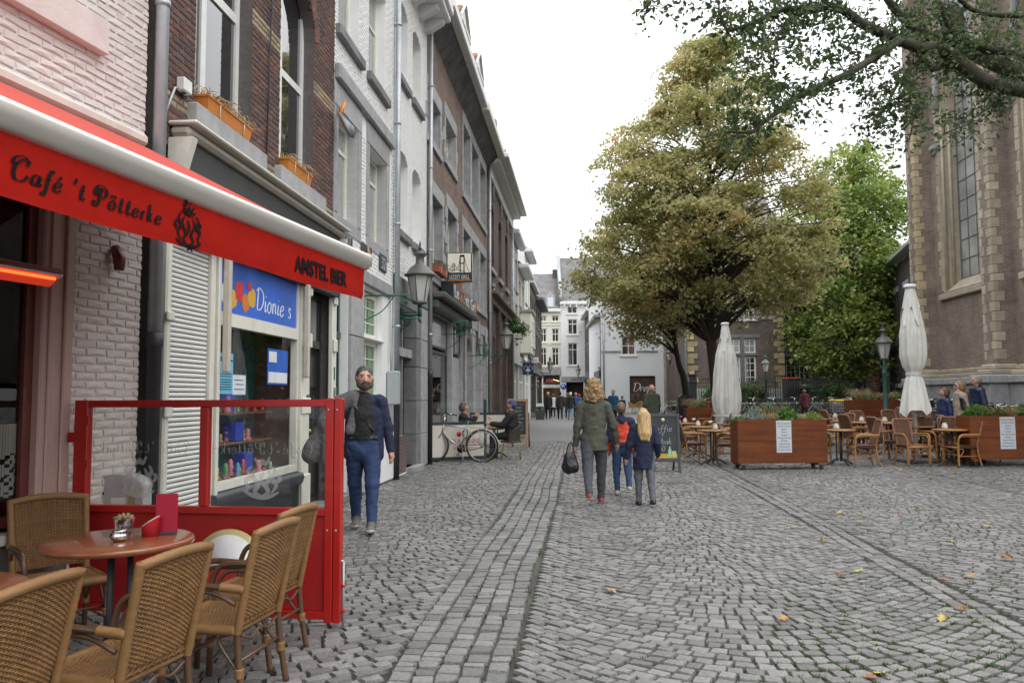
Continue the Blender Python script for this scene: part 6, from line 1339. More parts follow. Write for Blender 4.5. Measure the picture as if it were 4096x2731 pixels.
q = A(3531, 1290, 26); post_lamp('green painted lamp post beside the tall closed parasol', q.x, q.y, q.z, M('worn_green_post', (.035, .12, .10), .5, .25, 12, dirt=(.2, .22, .2), dscale=9), 1.1)
F = thing('hanging_sign', 'dark square shop sign with dashed heart outline hanging in the lane', 'sign', A(2112, 1475, 43.5)); b = MB(); b.cbox(-.30, .30, -.03, .03, -.32, .32, .01); b.build('board', M('navy_sign_board', (.012, .016, .03), .5), F)
for k, a in enumerate(np.linspace(0, 6.28, 15)[:-1]):
 hx = .235 * (16 * math.sin(a) ** 3) / 16; hz_ = .235 * (13 * math.cos(a) - 5 * math.cos(2 * a) - 2 * math.cos(3 * a) - math.cos(4 * a)) / 16; b = MB(); b.box(hx - .03, hx + .03, -.034, -.031, hz_ - .014, hz_ + .014); b.build('dash', MATS['print_white'], F)
b = MB(); b.box(-.08, .08, -.034, -.031, -.02, .14); b.build('blue_emblem', M('sky_blue_print', (.08, .3, .65), .5), F); b = MB(); b.box(-.09, .09, -.0345, -.0315, -.12, -.03); b.build('white_emblem', MATS['print_white'], F); b = MB(); b.tube([(-.6, 0, .36), (.3, 0, .36)], .02, 6); b.tube([(0, 0, .32), (0, 0, .36)], .015, 6); b.build('bracket', black_pipe, F)
F = thing('hanging_sign', 'pale rectangular sign hanging under the lane lantern', 'sign', A(2132, 1440, 47.5)); b = MB(); b.cbox(-.33, .33, -.02, .02, -.17, .17, .01); b.build('board', M('pale_sign_board', (.6, .6, .58), .5), F); b = MB(); b.box(-.2, .25, -.024, -.021, -.06, -.02); b.box(-.1, .2, -.024, -.021, .0, .04); o = b.build('print', stone, F); o['kind'] = 'stuff'; b = MB(); b.tube([(-.8, 0, .19), (.3, 0, .19)], .015, 6); b.build('bracket', black_pipe, F)
pp = A(2160, 1670, 52); t = thing('potted_shrub', 'grey square pot with small plant and white card in the lane', 'plant', (pp.x, pp.y, 0)); b = MB(); b.add([(-.25, -.25, 0), (.25, -.25, 0), (.25, .25, 0), (-.25, .25, 0), (-.36, -.36, .6), (.36, -.36, .6), (.36, .36, .6), (-.36, .36, .6)], [(0, 3, 2, 1), (4, 5, 6, 7), (0, 1, 5, 4), (1, 2, 6, 5), (2, 3, 7, 6), (3, 0, 4, 7)]); b.build('pot', M('dark_grey_pot', (.06, .07, .08), .6), t); b = MB(); b.box(-.25, .25, -.02, 0, .85, 1.05); b.build('card', MATS['print_white'], t); b = MB(); rr = random.Random(3)
for k in range(120): a = rr.uniform(0, 6.28); r_ = rr.uniform(0, .3); x, y, z = r_ * math.cos(a), r_ * math.sin(a), .6 + rr.uniform(0, .2); b.add([(x - .03, y, z), (x + .03, y + .01, z), (x, y - .02, z + .06)], [(0, 1, 2)])
b.build('leaves', leafg, t)
rat = M('golden_rattan', (.36, .17, .05), .42, .22, 10, coat=.2, island=.15)
wk = M('brown_wicker_strand', (.17, .078, .042), .6, .2, 20, island=.25)
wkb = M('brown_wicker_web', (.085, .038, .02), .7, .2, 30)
wkr = M('rosy_brown_binding', (.25, .12, .075), .5, .18, 12, .4, 120)
def terrace_chair(label):
 t = thing('rattan_armchair', label, 'chair')
 def Bk(u, v):
  k = 1.0 if v < .72 else math.sqrt(max(.05, 1 - ((v - .72) / .30) ** 2)) * .25 + .75
  x = (u - .5) * .40 * (.92 + .08 * v) * k; z = .43 + v * .50; y = .19 + v * .15 + .02 * (1 - (2 * u - 1) ** 2)
  return Vector((x, y, z)), Vector((0, -1, .25)).normalized()
 b = MB(); weave(b, Bk, 12, 24, .006, .008); bk_ = b.build('backrest', wk, t)
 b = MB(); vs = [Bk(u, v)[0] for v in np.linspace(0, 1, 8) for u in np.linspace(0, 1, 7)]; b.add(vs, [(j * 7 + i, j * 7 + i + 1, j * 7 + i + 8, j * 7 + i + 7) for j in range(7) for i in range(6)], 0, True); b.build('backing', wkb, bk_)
 b = MB(); P = [Bk(0, v)[0] for v in np.linspace(0, 1, 10)] + [Bk(u, 1.0)[0] + Vector((0, 0, .012)) for u in np.linspace(.1, .9, 5)] + [Bk(1, v)[0] for v in np.linspace(1, 0, 10)]; b.tube(P, .021, 7); b.build('back_rim', wkr, t)
 def St(u, v):
  y = -.24 + v * .44; return Vector(((u - .5) * .44, y if v > .06 else -.25, .43 - .02 * math.sin(math.pi * u) - (.03 if v <= .06 else 0))), Vector((0, 0, 1))
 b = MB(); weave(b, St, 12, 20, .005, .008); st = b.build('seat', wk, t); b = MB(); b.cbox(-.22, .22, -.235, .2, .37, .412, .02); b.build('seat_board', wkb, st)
 for sx in (-1, 1):
  b = MB(); b.tube(s3([(sx * .25, -.24, 0), (sx * .25, -.24, .45), (sx * .265, -.23, .58), (sx * .27, -.16, .645), (sx * .27, 0, .65), (sx * .26, .2, .645), (sx * .21, .26, .64)], 5), .019, 7); b.tube(s3([(sx * .225, -.235, 0), (sx * .225, -.235, .44), (sx * .238, -.22, .55), (sx * .24, -.15, .61), (sx * .24, .1, .615), (sx * .21, .24, .60)], 5), .015, 7); b.build('arm', rat, t)
  b = MB(); b.tube(s3([(sx * .20, .19, .45), (sx * .21, .2, .25), (sx * .22, .27, 0)], 5), .019, 7); b.build('leg', rat, t)
  b = MB(); b.tube(s3([(sx * .23, -.2, .37), (sx * .23, -.12, .33), (sx * .235, -.23, .18)], 5), .009, 6); b.tube([(sx * .23, -.23, .22), (sx * .215, .21, .22)], .01, 6); b.build('brace', rat, t)
 b = MB(); b.tube([(-.225, -.24, .39), (.225, -.24, .39)], .02, 7); b.tube([(-.22, -.22, .24), (.22, -.22, .24)], .01, 6); b.tube(s3([(-.2, -.24, .37), (0, -.24, .30), (.2, -.24, .37)], 5), .009, 6); b.build('front_rail', rat, t)
 return t
TC = terrace_chair('x'); TG = 'rattan armchairs on the restaurant terrace'
TCH = [
 (3455, 1862, -85, 'brown rattan armchair facing left beside the table right of the menu planter'),
 (3648, 1858, 172, 'brown rattan armchair facing us in the gap between the two front planters'),
 (3268, 1850, 100, 'brown rattan armchair half hidden behind the right end of the front planter'),
 (3545, 1830, 80, 'brown rattan armchair facing right, second row behind the gap'),
 (3752, 1828, 165, 'brown rattan armchair behind the vase table, the left of a pair'),
 (3815, 1826, -170, 'brown rattan armchair behind the vase table, the right of a pair'),
 (3850, 1860, -95, 'brown rattan armchair tucked behind the left end of the right planter'),
 (3425, 1795, 75, 'brown rattan armchair facing right in the third row'),
 (3360, 1790, -110, 'brown rattan armchair with dark cushion near the menu planter corner'),
 (3700, 1800, -60, 'brown rattan armchair with dark cushion beside the tall parasol pole'),
 (3830, 1790, 95, 'brown rattan armchair facing right in front of the beige coat'),
 (3925, 1800, -100, 'brown rattan armchair right behind the right planter'),
 (3790, 1775, 178, 'brown rattan armchair facing us in front of the girl in navy'),
 (3455, 1768, 175, 'brown rattan armchair facing us before the rear right planter'),
 (3345, 1760, 85, 'brown rattan armchair facing right near the wire trolley'),
 (3555, 1755, -95, 'brown rattan armchair facing left before the rear right planter'),
 (3590, 1765, 170, 'brown rattan armchair facing us left of the tall parasol'),
 (3665, 1758, 160, 'brown rattan armchair behind the tall parasol pole'),
 (2770, 1845, 85, 'brown rattan armchair beside the chalk board, nearest the street'),
 (2752, 1812, 88, 'brown rattan armchair beside the chalk board, second from the street'),
 (2905, 1852, -88, 'brown rattan armchair against the left end of the front planter'),
 (2925, 1815, -85, 'brown rattan armchair behind the left end of the front planter'),
 (2880, 1782, -80, 'brown rattan armchair with grey cushion left of the thick parasol'),
 (2845, 1765, -82, 'brown rattan armchair with grey cushion before the rear left planter'),
 (2815, 1745, -80, 'brown rattan armchair close to the rear left planter'),
 (2740, 1785, 90, 'brown rattan armchair half hidden by the chalk board'),
 (2660, 1740, 100, 'brown rattan armchair just above the chalk board top'),
]
cush = M('slate_cushion', (.075, .082, .085), .8, .1, 6)
for k, (xn, yn, f, lab) in enumerate(TCH):
 p = G(xn, yn, .0); p = G(xn, yn, zg(p.x, p.y))
 o = TC if k == 0 else copy_thing(TC); o['label'] = lab; o['group'] = TG; place(o, p.x, p.y, f)
 if 'cushion' in lab:
  c = thing('cushion', lab.replace('brown rattan armchair with ', '').replace('dark cushion', 'dark cushion in the chair').replace('grey cushion', 'grey cushion in the chair'), 'cushion', o.location, o.rotation_euler.z, 'seat cushions on the terrace')
  b = MB(); b.T = Matrix.Translation((0, .16, .66)) @ Matrix.Rotation(R(-20), 4, 'X'); b.ball((0, 0, 0), .2, 14, 0, 1.0, .3, 1.05); b.build('pillow', cush, c)
wt = M('golden_table_wood', (.36, .185, .07), .35, .18, 6, stretch=(1, 9, 1), coat=.3)
def bistro(label, xn, yn, r=.33):
 p = G(xn, yn, 0); p = G(xn, yn, zg(p.x, p.y)); t = cafe_table(label, p.x, p.y, r, .75, wt, 'round bistro tables on the restaurant terrace'); return p
vasem = M('white_frosted_glass', (.66, .66, .58), .3, .04, 3)
def vase(p, dx, dy, lab, flower=None):
 z = zg(p.x, p.y) + .75; t = thing('tealight_vase', lab, 'vase', (p.x + dx, p.y + dy, z), 0, 'white vases on the terrace tables')
 b = MB(); b.lathe([(.035, 0), (.055, .015), (.06, .04), (.05, .09), (.032, .125), (.035, .13)], 16); b.build('glass', vasem, t)
 if flower:
  t2 = thing('flower_glass', flower + ' flower by the ' + lab, 'flower', (p.x + dx - .1, p.y + dy + .02, z)); b = MB(); b.lathe([(.02, 0), (.022, .08)], 10); b.build('glass', clear, t2)
  b = MB(); b.tube([(0, 0, .01), (0, 0, .14)], .004, 5); b.build('stem', leafg, t2); b = MB(); rr = random.Random(5)
  for q in range(10): a = q * 2.4; b.ball((.025 * math.cos(a), .025 * math.sin(a), .15 + rr.uniform(0, .025)), .02, 6)
  b.build('petals', M('white_petal', (.7, .7, .64), .6) if flower == 'white' else M('magenta_petal', (.5, .05, .16), .6), t2)
TB = [(2855, 1858, 'round bistro table beside the left end of the front planter', .05, 'white vase on the table by the left end of the planter', 'white'), (2795, 1828, 'round bistro table behind the chalk board, middle of three', .0, 'white vase on the middle table behind the chalk board', 'white'), (2742, 1800, 'round bistro table behind the chalk board, hindmost', -.0, 'white vase on the hindmost table behind the chalk board', 'magenta'),
      (3360, 1858, 'round bistro table right of the menu planter', -.05, 'white vase on the table right of the menu planter', None), (3805, 1858, 'round bistro table left of the right planter', -.1, 'white vase on the table left of the right planter', None), (3680, 1818, 'round bistro table beside the tall parasol pole', -.1, 'white vase against the parasol pole', None),
      (3450, 1785, 'round bistro table in the third row', 0, 'white vase on the third row table', None), (3560, 1782, 'round bistro table third row, near the parasol', -.1, 'white vase behind the chair in the third row', None), (3300, 1765, 'round bistro table near the wire trolley', .3, 'white vase on the table near the wire trolley', None), (3895, 1815, 'round bistro table behind the right planter', 0, None, None)]
for xn, yn, lab, dx, vl, fl in TB:
 p = bistro(lab, xn, yn)
 if vl: vase(p, dx, 0, vl, fl)
plank = M('stained_larch_plank', (.165, .048, .014), .55, .35, 3, .15, 30, spec=.25, stretch=(.5, 6, 6), island=.12, dirt=(.09, .03, .012), dscale=3, damt=.5)
def planter(label, cx, cy, w, rz=0, d=.5, h=1.0, sheet=None):
 g = zg(cx, cy); t = thing('wooden_planter', label, 'planter', (cx, cy, g), rz, 'wooden planters round the terrace')
 n = 4; z0 = .13; hh = (h - z0) / n
 for k in range(n):
  for y0, y1 in ((-d / 2, -d / 2 + .03), (d / 2 - .03, d / 2)):
   b = MB(); b.cbox(-w / 2, w / 2, y0, y1, z0 + k * hh + .001, z0 + (k + 1) * hh - .001, .0025); b.build('plank', plank, t)
  for x0, x1 in ((-w / 2, -w / 2 + .03), (w / 2 - .03, w / 2)):
   b = MB(); b.cbox(x0 + .001, x1 - .001, -d / 2 + .031, d / 2 - .031, z0 + k * hh + .002, z0 + (k + 1) * hh - .002, .005); b.build('plank', plank, t)
 b = MB(); b.box(-w / 2 + .03, w / 2 - .03, -d / 2 + .03, d / 2 - .03, h - .1, h - .06); b.build('soil', MATS['potting_soil'], t)
 for sx in (-1, 1):
  b = MB(); b.cbox(sx * (w / 2 - .12) - .08, sx * (w / 2 - .12) + .08, -d / 2 - .01, d / 2 + .01, .085, .129, .01); b.build('skid', M('grey_brown_timber', (.13, .08, .045), .7, .2), t)
  for sy in (-1, 1): b = MB(); b.T = Matrix.Translation((sx * (w / 2 - .12), sy * (d / 2 - .05), .042)) @ Matrix.Rotation(R(90), 4, 'X'); b.lathe([(.02, -.02), (.042, -.016), (.042, .016), (.02, .02)], 12); b.build('castor', black_pipe, t)
 if sheet is not None:
  x0 = sheet; b = MB(); b.cbox(x0, x0 + .31, -d / 2 - .006, -d / 2 - .001, h - .66, h - .02, .002); s_ = b.build('menu_sheet', M('laminated_menu', (.58, .62, .66), .35, .02), t)
  for k, l in enumerate(('RESTAURANT', 'LEZZETGRILL', "-Pasta's", "-Pizza's", 'Lasagne', 'Vleesgerechten', 'Salades', 'Visgerechten', 'Hamburgers', 'Eiergerechten')):
   text_part(l, .046, M('grey_menu_print', (.12, .12, .13), .6), s_, (x0 + .155, -d / 2 - .0075, h - .09 - k * .058), ext=.0004, align='CENTER', shear=.2)
 return t
pA = G(2945, 1876); pB = G(3300, 1870)
planter('front wooden planter with white menu sheet, left of the gap', (A(2940, 1700, 16.2).x + A(3302, 1700, 16.2).x) / 2, 16.35, A(3302, 1700, 16.1).x - A(2940, 1700, 16.1).x, R(2), sheet=-.13)
xr = A(3868, 1700, 16.2).x; planter('front wooden planter with white menu sheet at the right picture edge', xr + .95, 16.35, 1.9, 0, sheet=-.35)
x0 = A(2741, 1640, 29).x; x1 = A(2962, 1640, 29).x; planter('rear wooden planter with red flowers behind the thick parasol', (x0 + x1) / 2, 29, x1 - x0, 0)
x0 = A(3388, 1640, 28).x; x1 = A(3632, 1640, 28).x; planter('rear wooden planter with tawny grasses near the green lamp post', (x0 + x1) / 2, 28, x1 - x0, 0)
def clump(name, label, loc, kind, r, h, mats, n, seed=0, cat='plant'):
 t = thing(name, label, cat, loc, 0, 'plants in the wooden planters'); b = MB(); rr = random.Random(seed + int(loc[0] * 100))
 for i in range(n):
  a = rr.uniform(0, 6.28); q = math.sqrt(rr.random()) * r
  if kind == 'grass':
   x, y = q * .3 * math.cos(a), q * .3 * math.sin(a); L_ = h * rr.uniform(.6, 1.15); ax = math.cos(a) * r * rr.uniform(.3, 1.3); ay = math.sin(a) * r * rr.uniform(.3, 1.3)
   b.tube([(x, y, 0), (x + ax * .35, y + ay * .35, L_ * .7), (x + ax * .8, y + ay * .8, L_ * .85), (x + ax * 1.2, y + ay * 1.2, L_ * .55)], [.004, .003, .0025, .001], 3, rr.randrange(len(mats)), False)
  else:
   zt = h * (1 - (q / r) ** 2 * .6) * rr.uniform(.35, 1.0); s_ = .022 if kind == 'small' else .045
   p = Vector((q * math.cos(a), q * math.sin(a), zt)); n1 = Vector((rr.gauss(0, 1), rr.gauss(0, 1), rr.gauss(.6, .6))).normalized(); u = n1.orthogonal().normalized(); v = n1.cross(u); s1 = s_ * rr.uniform(.6, 1.2)
   b.add([p - u * s1, p - v * s1 * .5, p + u * s1, p + v * s1 * .5], [(0, 1, 2, 3)], rr.randrange(len(mats)))
 if kind != 'grass':
  for i in range(14): a = rr.uniform(0, 6.28); q = rr.uniform(0, r * .6); b.tube([(0, 0, 0), (q * math.cos(a), q * math.sin(a), h * rr.uniform(.5, .9))], .004, 4, 0, False)
 o = b.build('foliage', mats, t); o['kind'] = 'stuff'; return t
silver = M_leaf('silver_leaf', [(0, (.16, .2, .18)), (.6, (.3, .35, .33)), (1, (.45, .5, .47))]); fresh = M_leaf('fresh_leaf', [(0, (.04, .12, .02)), (.6, (.09, .22, .03)), (1, (.18, .34, .06))]); lime = M_leaf('lime_leaf', [(0, (.12, .17, .03)), (.6, (.24, .29, .06)), (1, (.38, .4, .12))]); straw = M('straw_grass', (.42, .31, .17), .8, .2, 20, island=.3); tawny = M('tawny_grass', (.22, .15, .06), .8, .2, 20, island=.3)
salmon = M('salmon_petal', (.62, .2, .17), .6, .1)
PL = [('silver_bush', 'silver grey bush in the front planter', 3020, 16.35, 'small', .26, .34, [silver], 900), ('grass_tuft', 'tan grass tuft beside the silver bush', 3060, 16.3, 'grass', .2, .22, [straw], 120), ('grass_tuft', 'green wispy grass behind the silver bush', 3075, 16.4, 'grass', .3, .42, [lime, tawny], 110), ('leafy_plant', 'bright green leafy plant in the middle of the front planter', 3145, 16.35, 'big', .22, .36, [fresh], 380), ('grass_tuft', 'pale straw tuft right of the bright green plant', 3190, 16.3, 'grass', .14, .2, [straw], 90), ('yellow_shrub', 'yellow green mound at the right end of the front planter', 3245, 16.35, 'small', .24, .25, [lime], 800), ('leafy_plant', 'low dark green plant at the left end of the front planter', 2965, 16.3, 'big', .2, .14, [fresh, leafg], 160),
      ('leafy_plant', 'bright green plant at the left end of the right planter', 3900, 16.35, 'big', .22, .36, [fresh], 320), ('grass_tuft', 'brown green grass arching in the right planter', 3985, 16.35, 'grass', .4, .32, [tawny, lime], 260), ('flower_cluster', 'salmon pink flowers in the right planter', 4040, 16.35, 'small', .12, .27, [salmon, salmon, leafg], 220), ('leafy_plant', 'green plant at the right picture edge', 4092, 16.35, 'big', .15, .34, [fresh], 200),
      ('grass_tuft', 'drooping straw grass at the corner of the rear left planter', 2768, 29, 'grass', .3, .5, [straw], 160), ('leafy_plant', 'yellow green plant in the rear left planter', 2812, 29, 'big', .22, .42, [lime], 220), ('flower_cluster', 'red flowers in the rear left planter', 2830, 28.95, 'small', .14, .48, [redfl, redfl, leafg], 200), ('grass_tuft', 'green tall grass next to the thick parasol', 2868, 29, 'grass', .3, .7, [lime, leafg], 140),
      ('grass_tuft', 'tawny plume grass in the rear right planter', 3440, 28, 'grass', .35, .5, [straw], 200), ('yellow_shrub', 'round yellow green shrub in the rear right planter', 3472, 28, 'small', .3, .45, [lime, leafg], 700), ('grass_tuft', 'second tawny plume grass near the tall parasol', 3545, 28, 'grass', .35, .36, [straw, tawny], 180), ('yellow_shrub', 'second round shrub beside the tall parasol', 3585, 28, 'small', .26, .42, [lime, leafg], 600)]
for nm, lab, xn, Y, kd, r_, h_, ms, n_ in PL:
 p = A(xn, 1640, Y); clump(nm, lab, (p.x, Y, .92 + zg(p.x, Y)), kd, r_, h_, ms, n_)
canvas = M('ivory_parasol_canvas', (.66, .65, .61), .85, .06, 5, .25, 200, dirt=(.5, .49, .45), dscale=2.5, damt=.35)
def parasol(label, X, Y, prof, tie, zbot, seed, folds=9):
 g = zg(X, Y); t = thing('closed_parasol', label, 'parasol', (X, Y, g), 0, 'closed parasols'); rr = random.Random(seed); n = 72
 b = MB(); b.lathe([(.045, 0), (.045, prof[0][1] - g)], 12); b.build('pole', M('ivory_pole', (.6, .59, .56), .4), t)
 b = MB(); b.cbox(-.35, .35, -.35, .35, 0, .08, .02); b.build('base_plate', stone_dark, t)
 vs = []; ph = [rr.uniform(0, 6.28) for _ in range(5)]
 K = 40; zt = prof[0][1]
 def rad(z):
  for (r0, z0), (r1, z1) in zip(prof[:-1], prof[1:]):
   if z1 <= z <= z0: return r1 + (r0 - r1) * (z - z1) / (z0 - z1)
  return prof[-1][0]
 for k in range(K + 1):
  f = k / K; z = zt + (zbot - zt) * f; r_ = rad(z)
  for j in range(n):
   a = 2 * math.pi * j / n; w = .19 * abs(math.cos(folds * a / 2 + ph[0] + .6 * math.sin(3 * f))) - .1 + .09 * math.cos((folds + 4) * a + ph[1] + 2 * f) + .05 * math.cos(3 * a + ph[2]) + .02 * math.sin(23 * f + 5 * a)
   w *= min(1, f * 5) * (0.45 if abs(z - tie) < .08 else 1.0)
   zz = z - (.16 * max(0, math.cos(4 * a + ph[3])) * max(0, (f - .86) / .14)) 
   vs.append((.9 * r_ * (1 + w) * math.cos(a), .9 * r_ * (1 + w) * math.sin(a), zz - g))
 b = MB(); b.add(vs, [(k * n + (j + 1) % n, k * n + j, (k + 1) * n + j, (k + 1) * n + (j + 1) % n) for k in range(K) for j in range(n)], 0, True); b.build('folded_canopy', canvas, t)
 vs = []; zf = zt - .02; fl = .62
 for k in range(8):
  f = k / 7
  for j in range(n):
   a = 2 * math.pi * j / n; r_ = .9 * rad(zf - fl * f) * (1.06 + .10 * f); w = .16 * math.cos(5 * a + ph[4]) * f + .08 * math.cos(9 * a) * f; vs.append((r_ * (1 + w) * math.cos(a), r_ * (1 + w) * math.sin(a), zf - fl * f * (1 + .35 * math.cos(5 * a + ph[4])) - g))
 b = MB(); b.add(vs, [(k * n + (j + 1) % n, k * n + j, (k + 1) * n + j, (k + 1) * n + (j + 1) % n) for k in range(7) for j in range(n)], 0, True); b.build('vent_flap', canvas, t)
 b = MB(); b.lathe([(.125, zt - g), (.13, zt - g + .02), (.13, zt - g + .06), (.10, zt - g + .08)], 18); b.build('cap', MATS['print_white'], t)
 b = MB(); rt_ = rad(tie) * 1.12; b.lathe([(rt_, tie - g - .03), (rt_, tie - g + .03)], 24, caps=False); b.build('tie_strap', canvas, t)
Y = 25.0; q = A(2900, 1300, Y); zb = A(2900, 1692, Y).z
parasol('closed ivory parasol with thick body behind the menu planter', q.x, Y, [(.115, q.z), (.18, q.z - .55), (.30, q.z - .95), (.37, q.z - 1.6), (.43, q.z - 2.3), (.40, q.z - 2.75), (.33, zb)], zb + .25, zb, 3)
Y = 17.3; q = A(3640, 1152, Y); zb = A(3640, 1640, Y).z; tz_ = A(3640, 1495, Y).z
parasol('tall closed ivory parasol tied in the middle near the church', q.x, Y, [(.10, q.z), (.17, q.z - .5), (.26, q.z - 1.0), (.27, q.z - 1.5), (.22, tz_ + .15), (.14, tz_), (.19, tz_ - .15), (.28, zb + .25), (.33, zb)], tz_, zb, 8, 7)
p = G(2655, 1888); t = thing('chalk_board', 'grey chalk A board offering coffee and cake beside the terrace', 'board', (p.x, p.y, 0), R(-4))
W2 = .335; H = 1.14
slate = M('chalkboard_grey', (.038, .043, .048), .7, .25, 4); bf = M('slate_blue_frame', (.05, .058, .065), .5, .1)
tl = .12
def tb(name, x0, x1, z0, z1, y0, y1, m): b = MB(); b.T = Matrix.Rotation(R(-7), 4, 'X'); b.cbox(x0, x1, y0, y1, z0, z1, .004); return b.build(name, m, t)
tb('leg', -W2, -W2 + .055, 0, H, -.02, .02, bf); tb('leg', W2 - .055, W2, 0, H, -.02, .02, bf); tb('rail', -W2 + .055, W2 - .055, H - .06, H, -.018, .018, bf); tb('rail', -W2 + .055, W2 - .055, .20, .27, -.018, .018, bf)
bd = tb('blackboard', -W2 + .055, W2 - .055, .27, H - .06, -.008, .008, slate)
b = MB(); b.T = Matrix.Rotation(R(-7), 4, 'X'); chalk = M('chalk', (.42, .43, .43), .9, .2, 30)
for s_, x, z, sz_ in (('Koffie', -.21, .80, .118), ('+', -.03, .69, .09), ('Gebak', -.19, .55, .118), ('4,50', -.19, .41, .11)): pen_text(b, s_, x, z, sz_, .05, .02, -.0095, .05, track=.02)
b.build('chalk_writing', chalk, bd)
b = MB(); b.T = Matrix.Rotation(R(-7), 4, 'X'); b.box(-W2 + .057, W2 - .06, -.0105, -.0085, .272, .36); b.build('yellow_banner', M('yellow_banner_print', (.50, .34, .03), .5, .25, 3), bd)
b = MB(); b.T = Matrix.Rotation(R(-7), 4, 'X') @ Matrix.Translation((0, 0, .0)); b.lathe([(.035, -.0), (.035, .004)], 16, (0, 0, 0)); b.v = [(v[0], -.011 - v[2] * .3, 1.02 + v[1]) for v in b.v]; b.build('cream_badge', M('cream_print', (.6, .55, .4), .5), bd)
b = MB(); b.T = Matrix.Rotation(R(-7), 4, 'X'); P_ = [(.10, .30), (.16, .30), (.16, .42), (.145, .46), (.145, .50), (.118, .50), (.118, .46), (.10, .42)]; b.prism(P_, -.0125, -.0108); b.build('bottle_print', M('pale_green_print', (.33, .5, .3), .5), bd)
b = MB(); b.T = Matrix.Rotation(R(-7), 4, 'X'); P_ = [(.185, .30), (.235, .30), (.255, .41), (.165, .41)]; b.prism(P_, -.0125, -.0108); b.build('glass_print', M('pale_lime_print', (.45, .52, .25), .5), bd)
for sx in (-1, 1): b = MB(); b.tube([(sx * (W2 - .05), .14, 1.05), (sx * (W2 - .09), .46, 0)], .022, 6); b.build('rear_leg', bf, t)
p = G(2072, 1790); t = thing('menu_board', 'tall wooden framed blackboard menu standing in the lane', 'board', (p.x, p.y, 0), R(-14))
W2 = .31; H = 1.42; fr = M('pale_pine_frame', (.42, .28, .17), .6, .15, 6, stretch=(6, 6, 1))
for x0, x1, z0, z1 in ((-W2, -W2 + .075, 0, H), (W2 - .075, W2, 0, H), (-W2 + .075, W2 - .075, H - .08, H), (-W2 + .075, W2 - .075, .32, .38)): b = MB(); b.cbox(x0, x1, -.025, .025, z0, z1, .006); b.build('frame_bar', fr, t)
b = MB(); b.cbox(-W2 + .075, W2 - .075, -.008, .008, .38, H - .08, .002); bd = b.build('blackboard', slate, t)
for k, (l, sz_) in enumerate((('RESTAURANT', .065), ("Pasta's", .085), ("Pizza's", .085), ('Lasagne', .075), ('Vleesgerechten', .06), ('Salades', .07), ('Visgerechten', .06), ('Hamburgers', .06))):
 text_part(l, sz_, chalk if k else M('orange_chalk', (.5, .17, .08), .9), bd, (0, -.0095, H - .17 - k * .105), ext=.0004, align='CENTER', shear=.15 if k else 0)
for sx in (-1, 1): b = MB(); b.tube([(sx * (W2 - .05), .03, 1.3), (sx * (W2 - .05), .42, 0)], .02, 6); b.build('rear_leg', fr, t)
gp0 = G(1712, 1848); gp1 = G(1945, 1838); d_ = gp1 - gp0; t = thing('glass_screen', 'dark green framed low glass screen with cream panel before the restaurant', 'screen', gp0, math.atan2(d_.y, d_.x)); SL = d_.length
gf = M('dark_green_frame', (.012, .03, .03), .45, .15); H = 1.36; bx_ = lambda n_, x0, x1, z0, z1, m, y=.022: (lambda b: (b.cbox(x0, x1, -y, y, z0, z1, .004), b.build(n_, m, t))[1])(MB())
bx_('post', 0, .05, 0, H, gf); bx_('post', SL - .06, SL, 0, H + .06, gf); bx_('rail', .05, SL - .06, .84, .90, gf); bx_('rail', .05, SL - .06, .03, .10, gf); pn = bx_('panel', .05, SL - .06, .10, .84, M('cream_screen_panel', (.60, .56, .48), .5, .04, 3), .01); bx_('pane', .05, SL - .06, .90, H, MATS['screen_glass'], .004)
text_part('GULPENER', .16, M('beer_red_print', (.42, .02, .03), .5), pn, (SL * .36, -.0125, .40), ext=.001); b = MB(); b.T = Matrix.Translation((SL * .52, -.0115, .62)) @ Matrix.Rotation(R(90), 4, 'X'); b.lathe([(.06, -.0), (.06, .0015)], 20); b.build('round_badge', MATS['beer_red_print'], pn); text_part('De Vrije Brouwer', .06, M('grey_print', (.2, .2, .2), .6), pn, (SL * .42, -.0125, .28), ext=.0005, shear=.2)
q1 = G(1945, 1700); t2 = thing('glass_screen', 'second cream panelled screen at the far side of the restaurant tables', 'screen', (-1.25, 23.6, 0), R(-2)); t = t2; SL = 1.75
bx_('post', 0, .05, 0, 1.02, gf); bx_('post', SL - .05, SL, 0, 1.02, gf); bx_('rail', .05, SL - .05, .96, 1.02, gf); bx_('panel', .05, SL - .05, .1, .96, MATS['cream_screen_panel'], .01)
tq = Vector((-.42, 19.7, 0)); ct = cafe_table('small table with cups between the two seated guests', tq.x, tq.y, .32, .74, wt, 'round bistro tables on the restaurant terrace')
for lab, dx, dy in (('white cup nearest the man in the beanie', .12, -.05), ('white cup on the small restaurant table', -.05, .1)):
 c = thing('coffee_cup', lab, 'cup', (tq.x + dx, tq.y + dy, .74)); b = MB(); b.lathe([(.07, 0), (.075, .008), (.03, .01)], 16); b.build('saucer', MATS['print_white'], c); b = MB(); b.lathe([(.025, .01), (.038, .03), (.042, .07), (.038, .07), (.03, .02)], 14); b.build('cup', MATS['print_white'], c)
c = thing('flower_vase', 'white vase with pale pink flower on the small restaurant table', 'vase', (tq.x - .15, tq.y - .05, .74)); b = MB(); b.lathe([(.03, 0), (.05, .05), (.025, .12), (.028, .13)], 14); b.build('vase', MATS['print_white'], c); b = MB(); b.tube([(0, 0, .1), (.02, 0, .22)], .005, 5); b.build('stem', leafg, c); b = MB()
for q in range(7): a = q * .9; b.ball((.02 + .03 * math.cos(a), .03 * math.sin(a), .235), .022, 6)
b.build('petals', M('pale_pink_petal', (.65, .4, .38), .6), c)
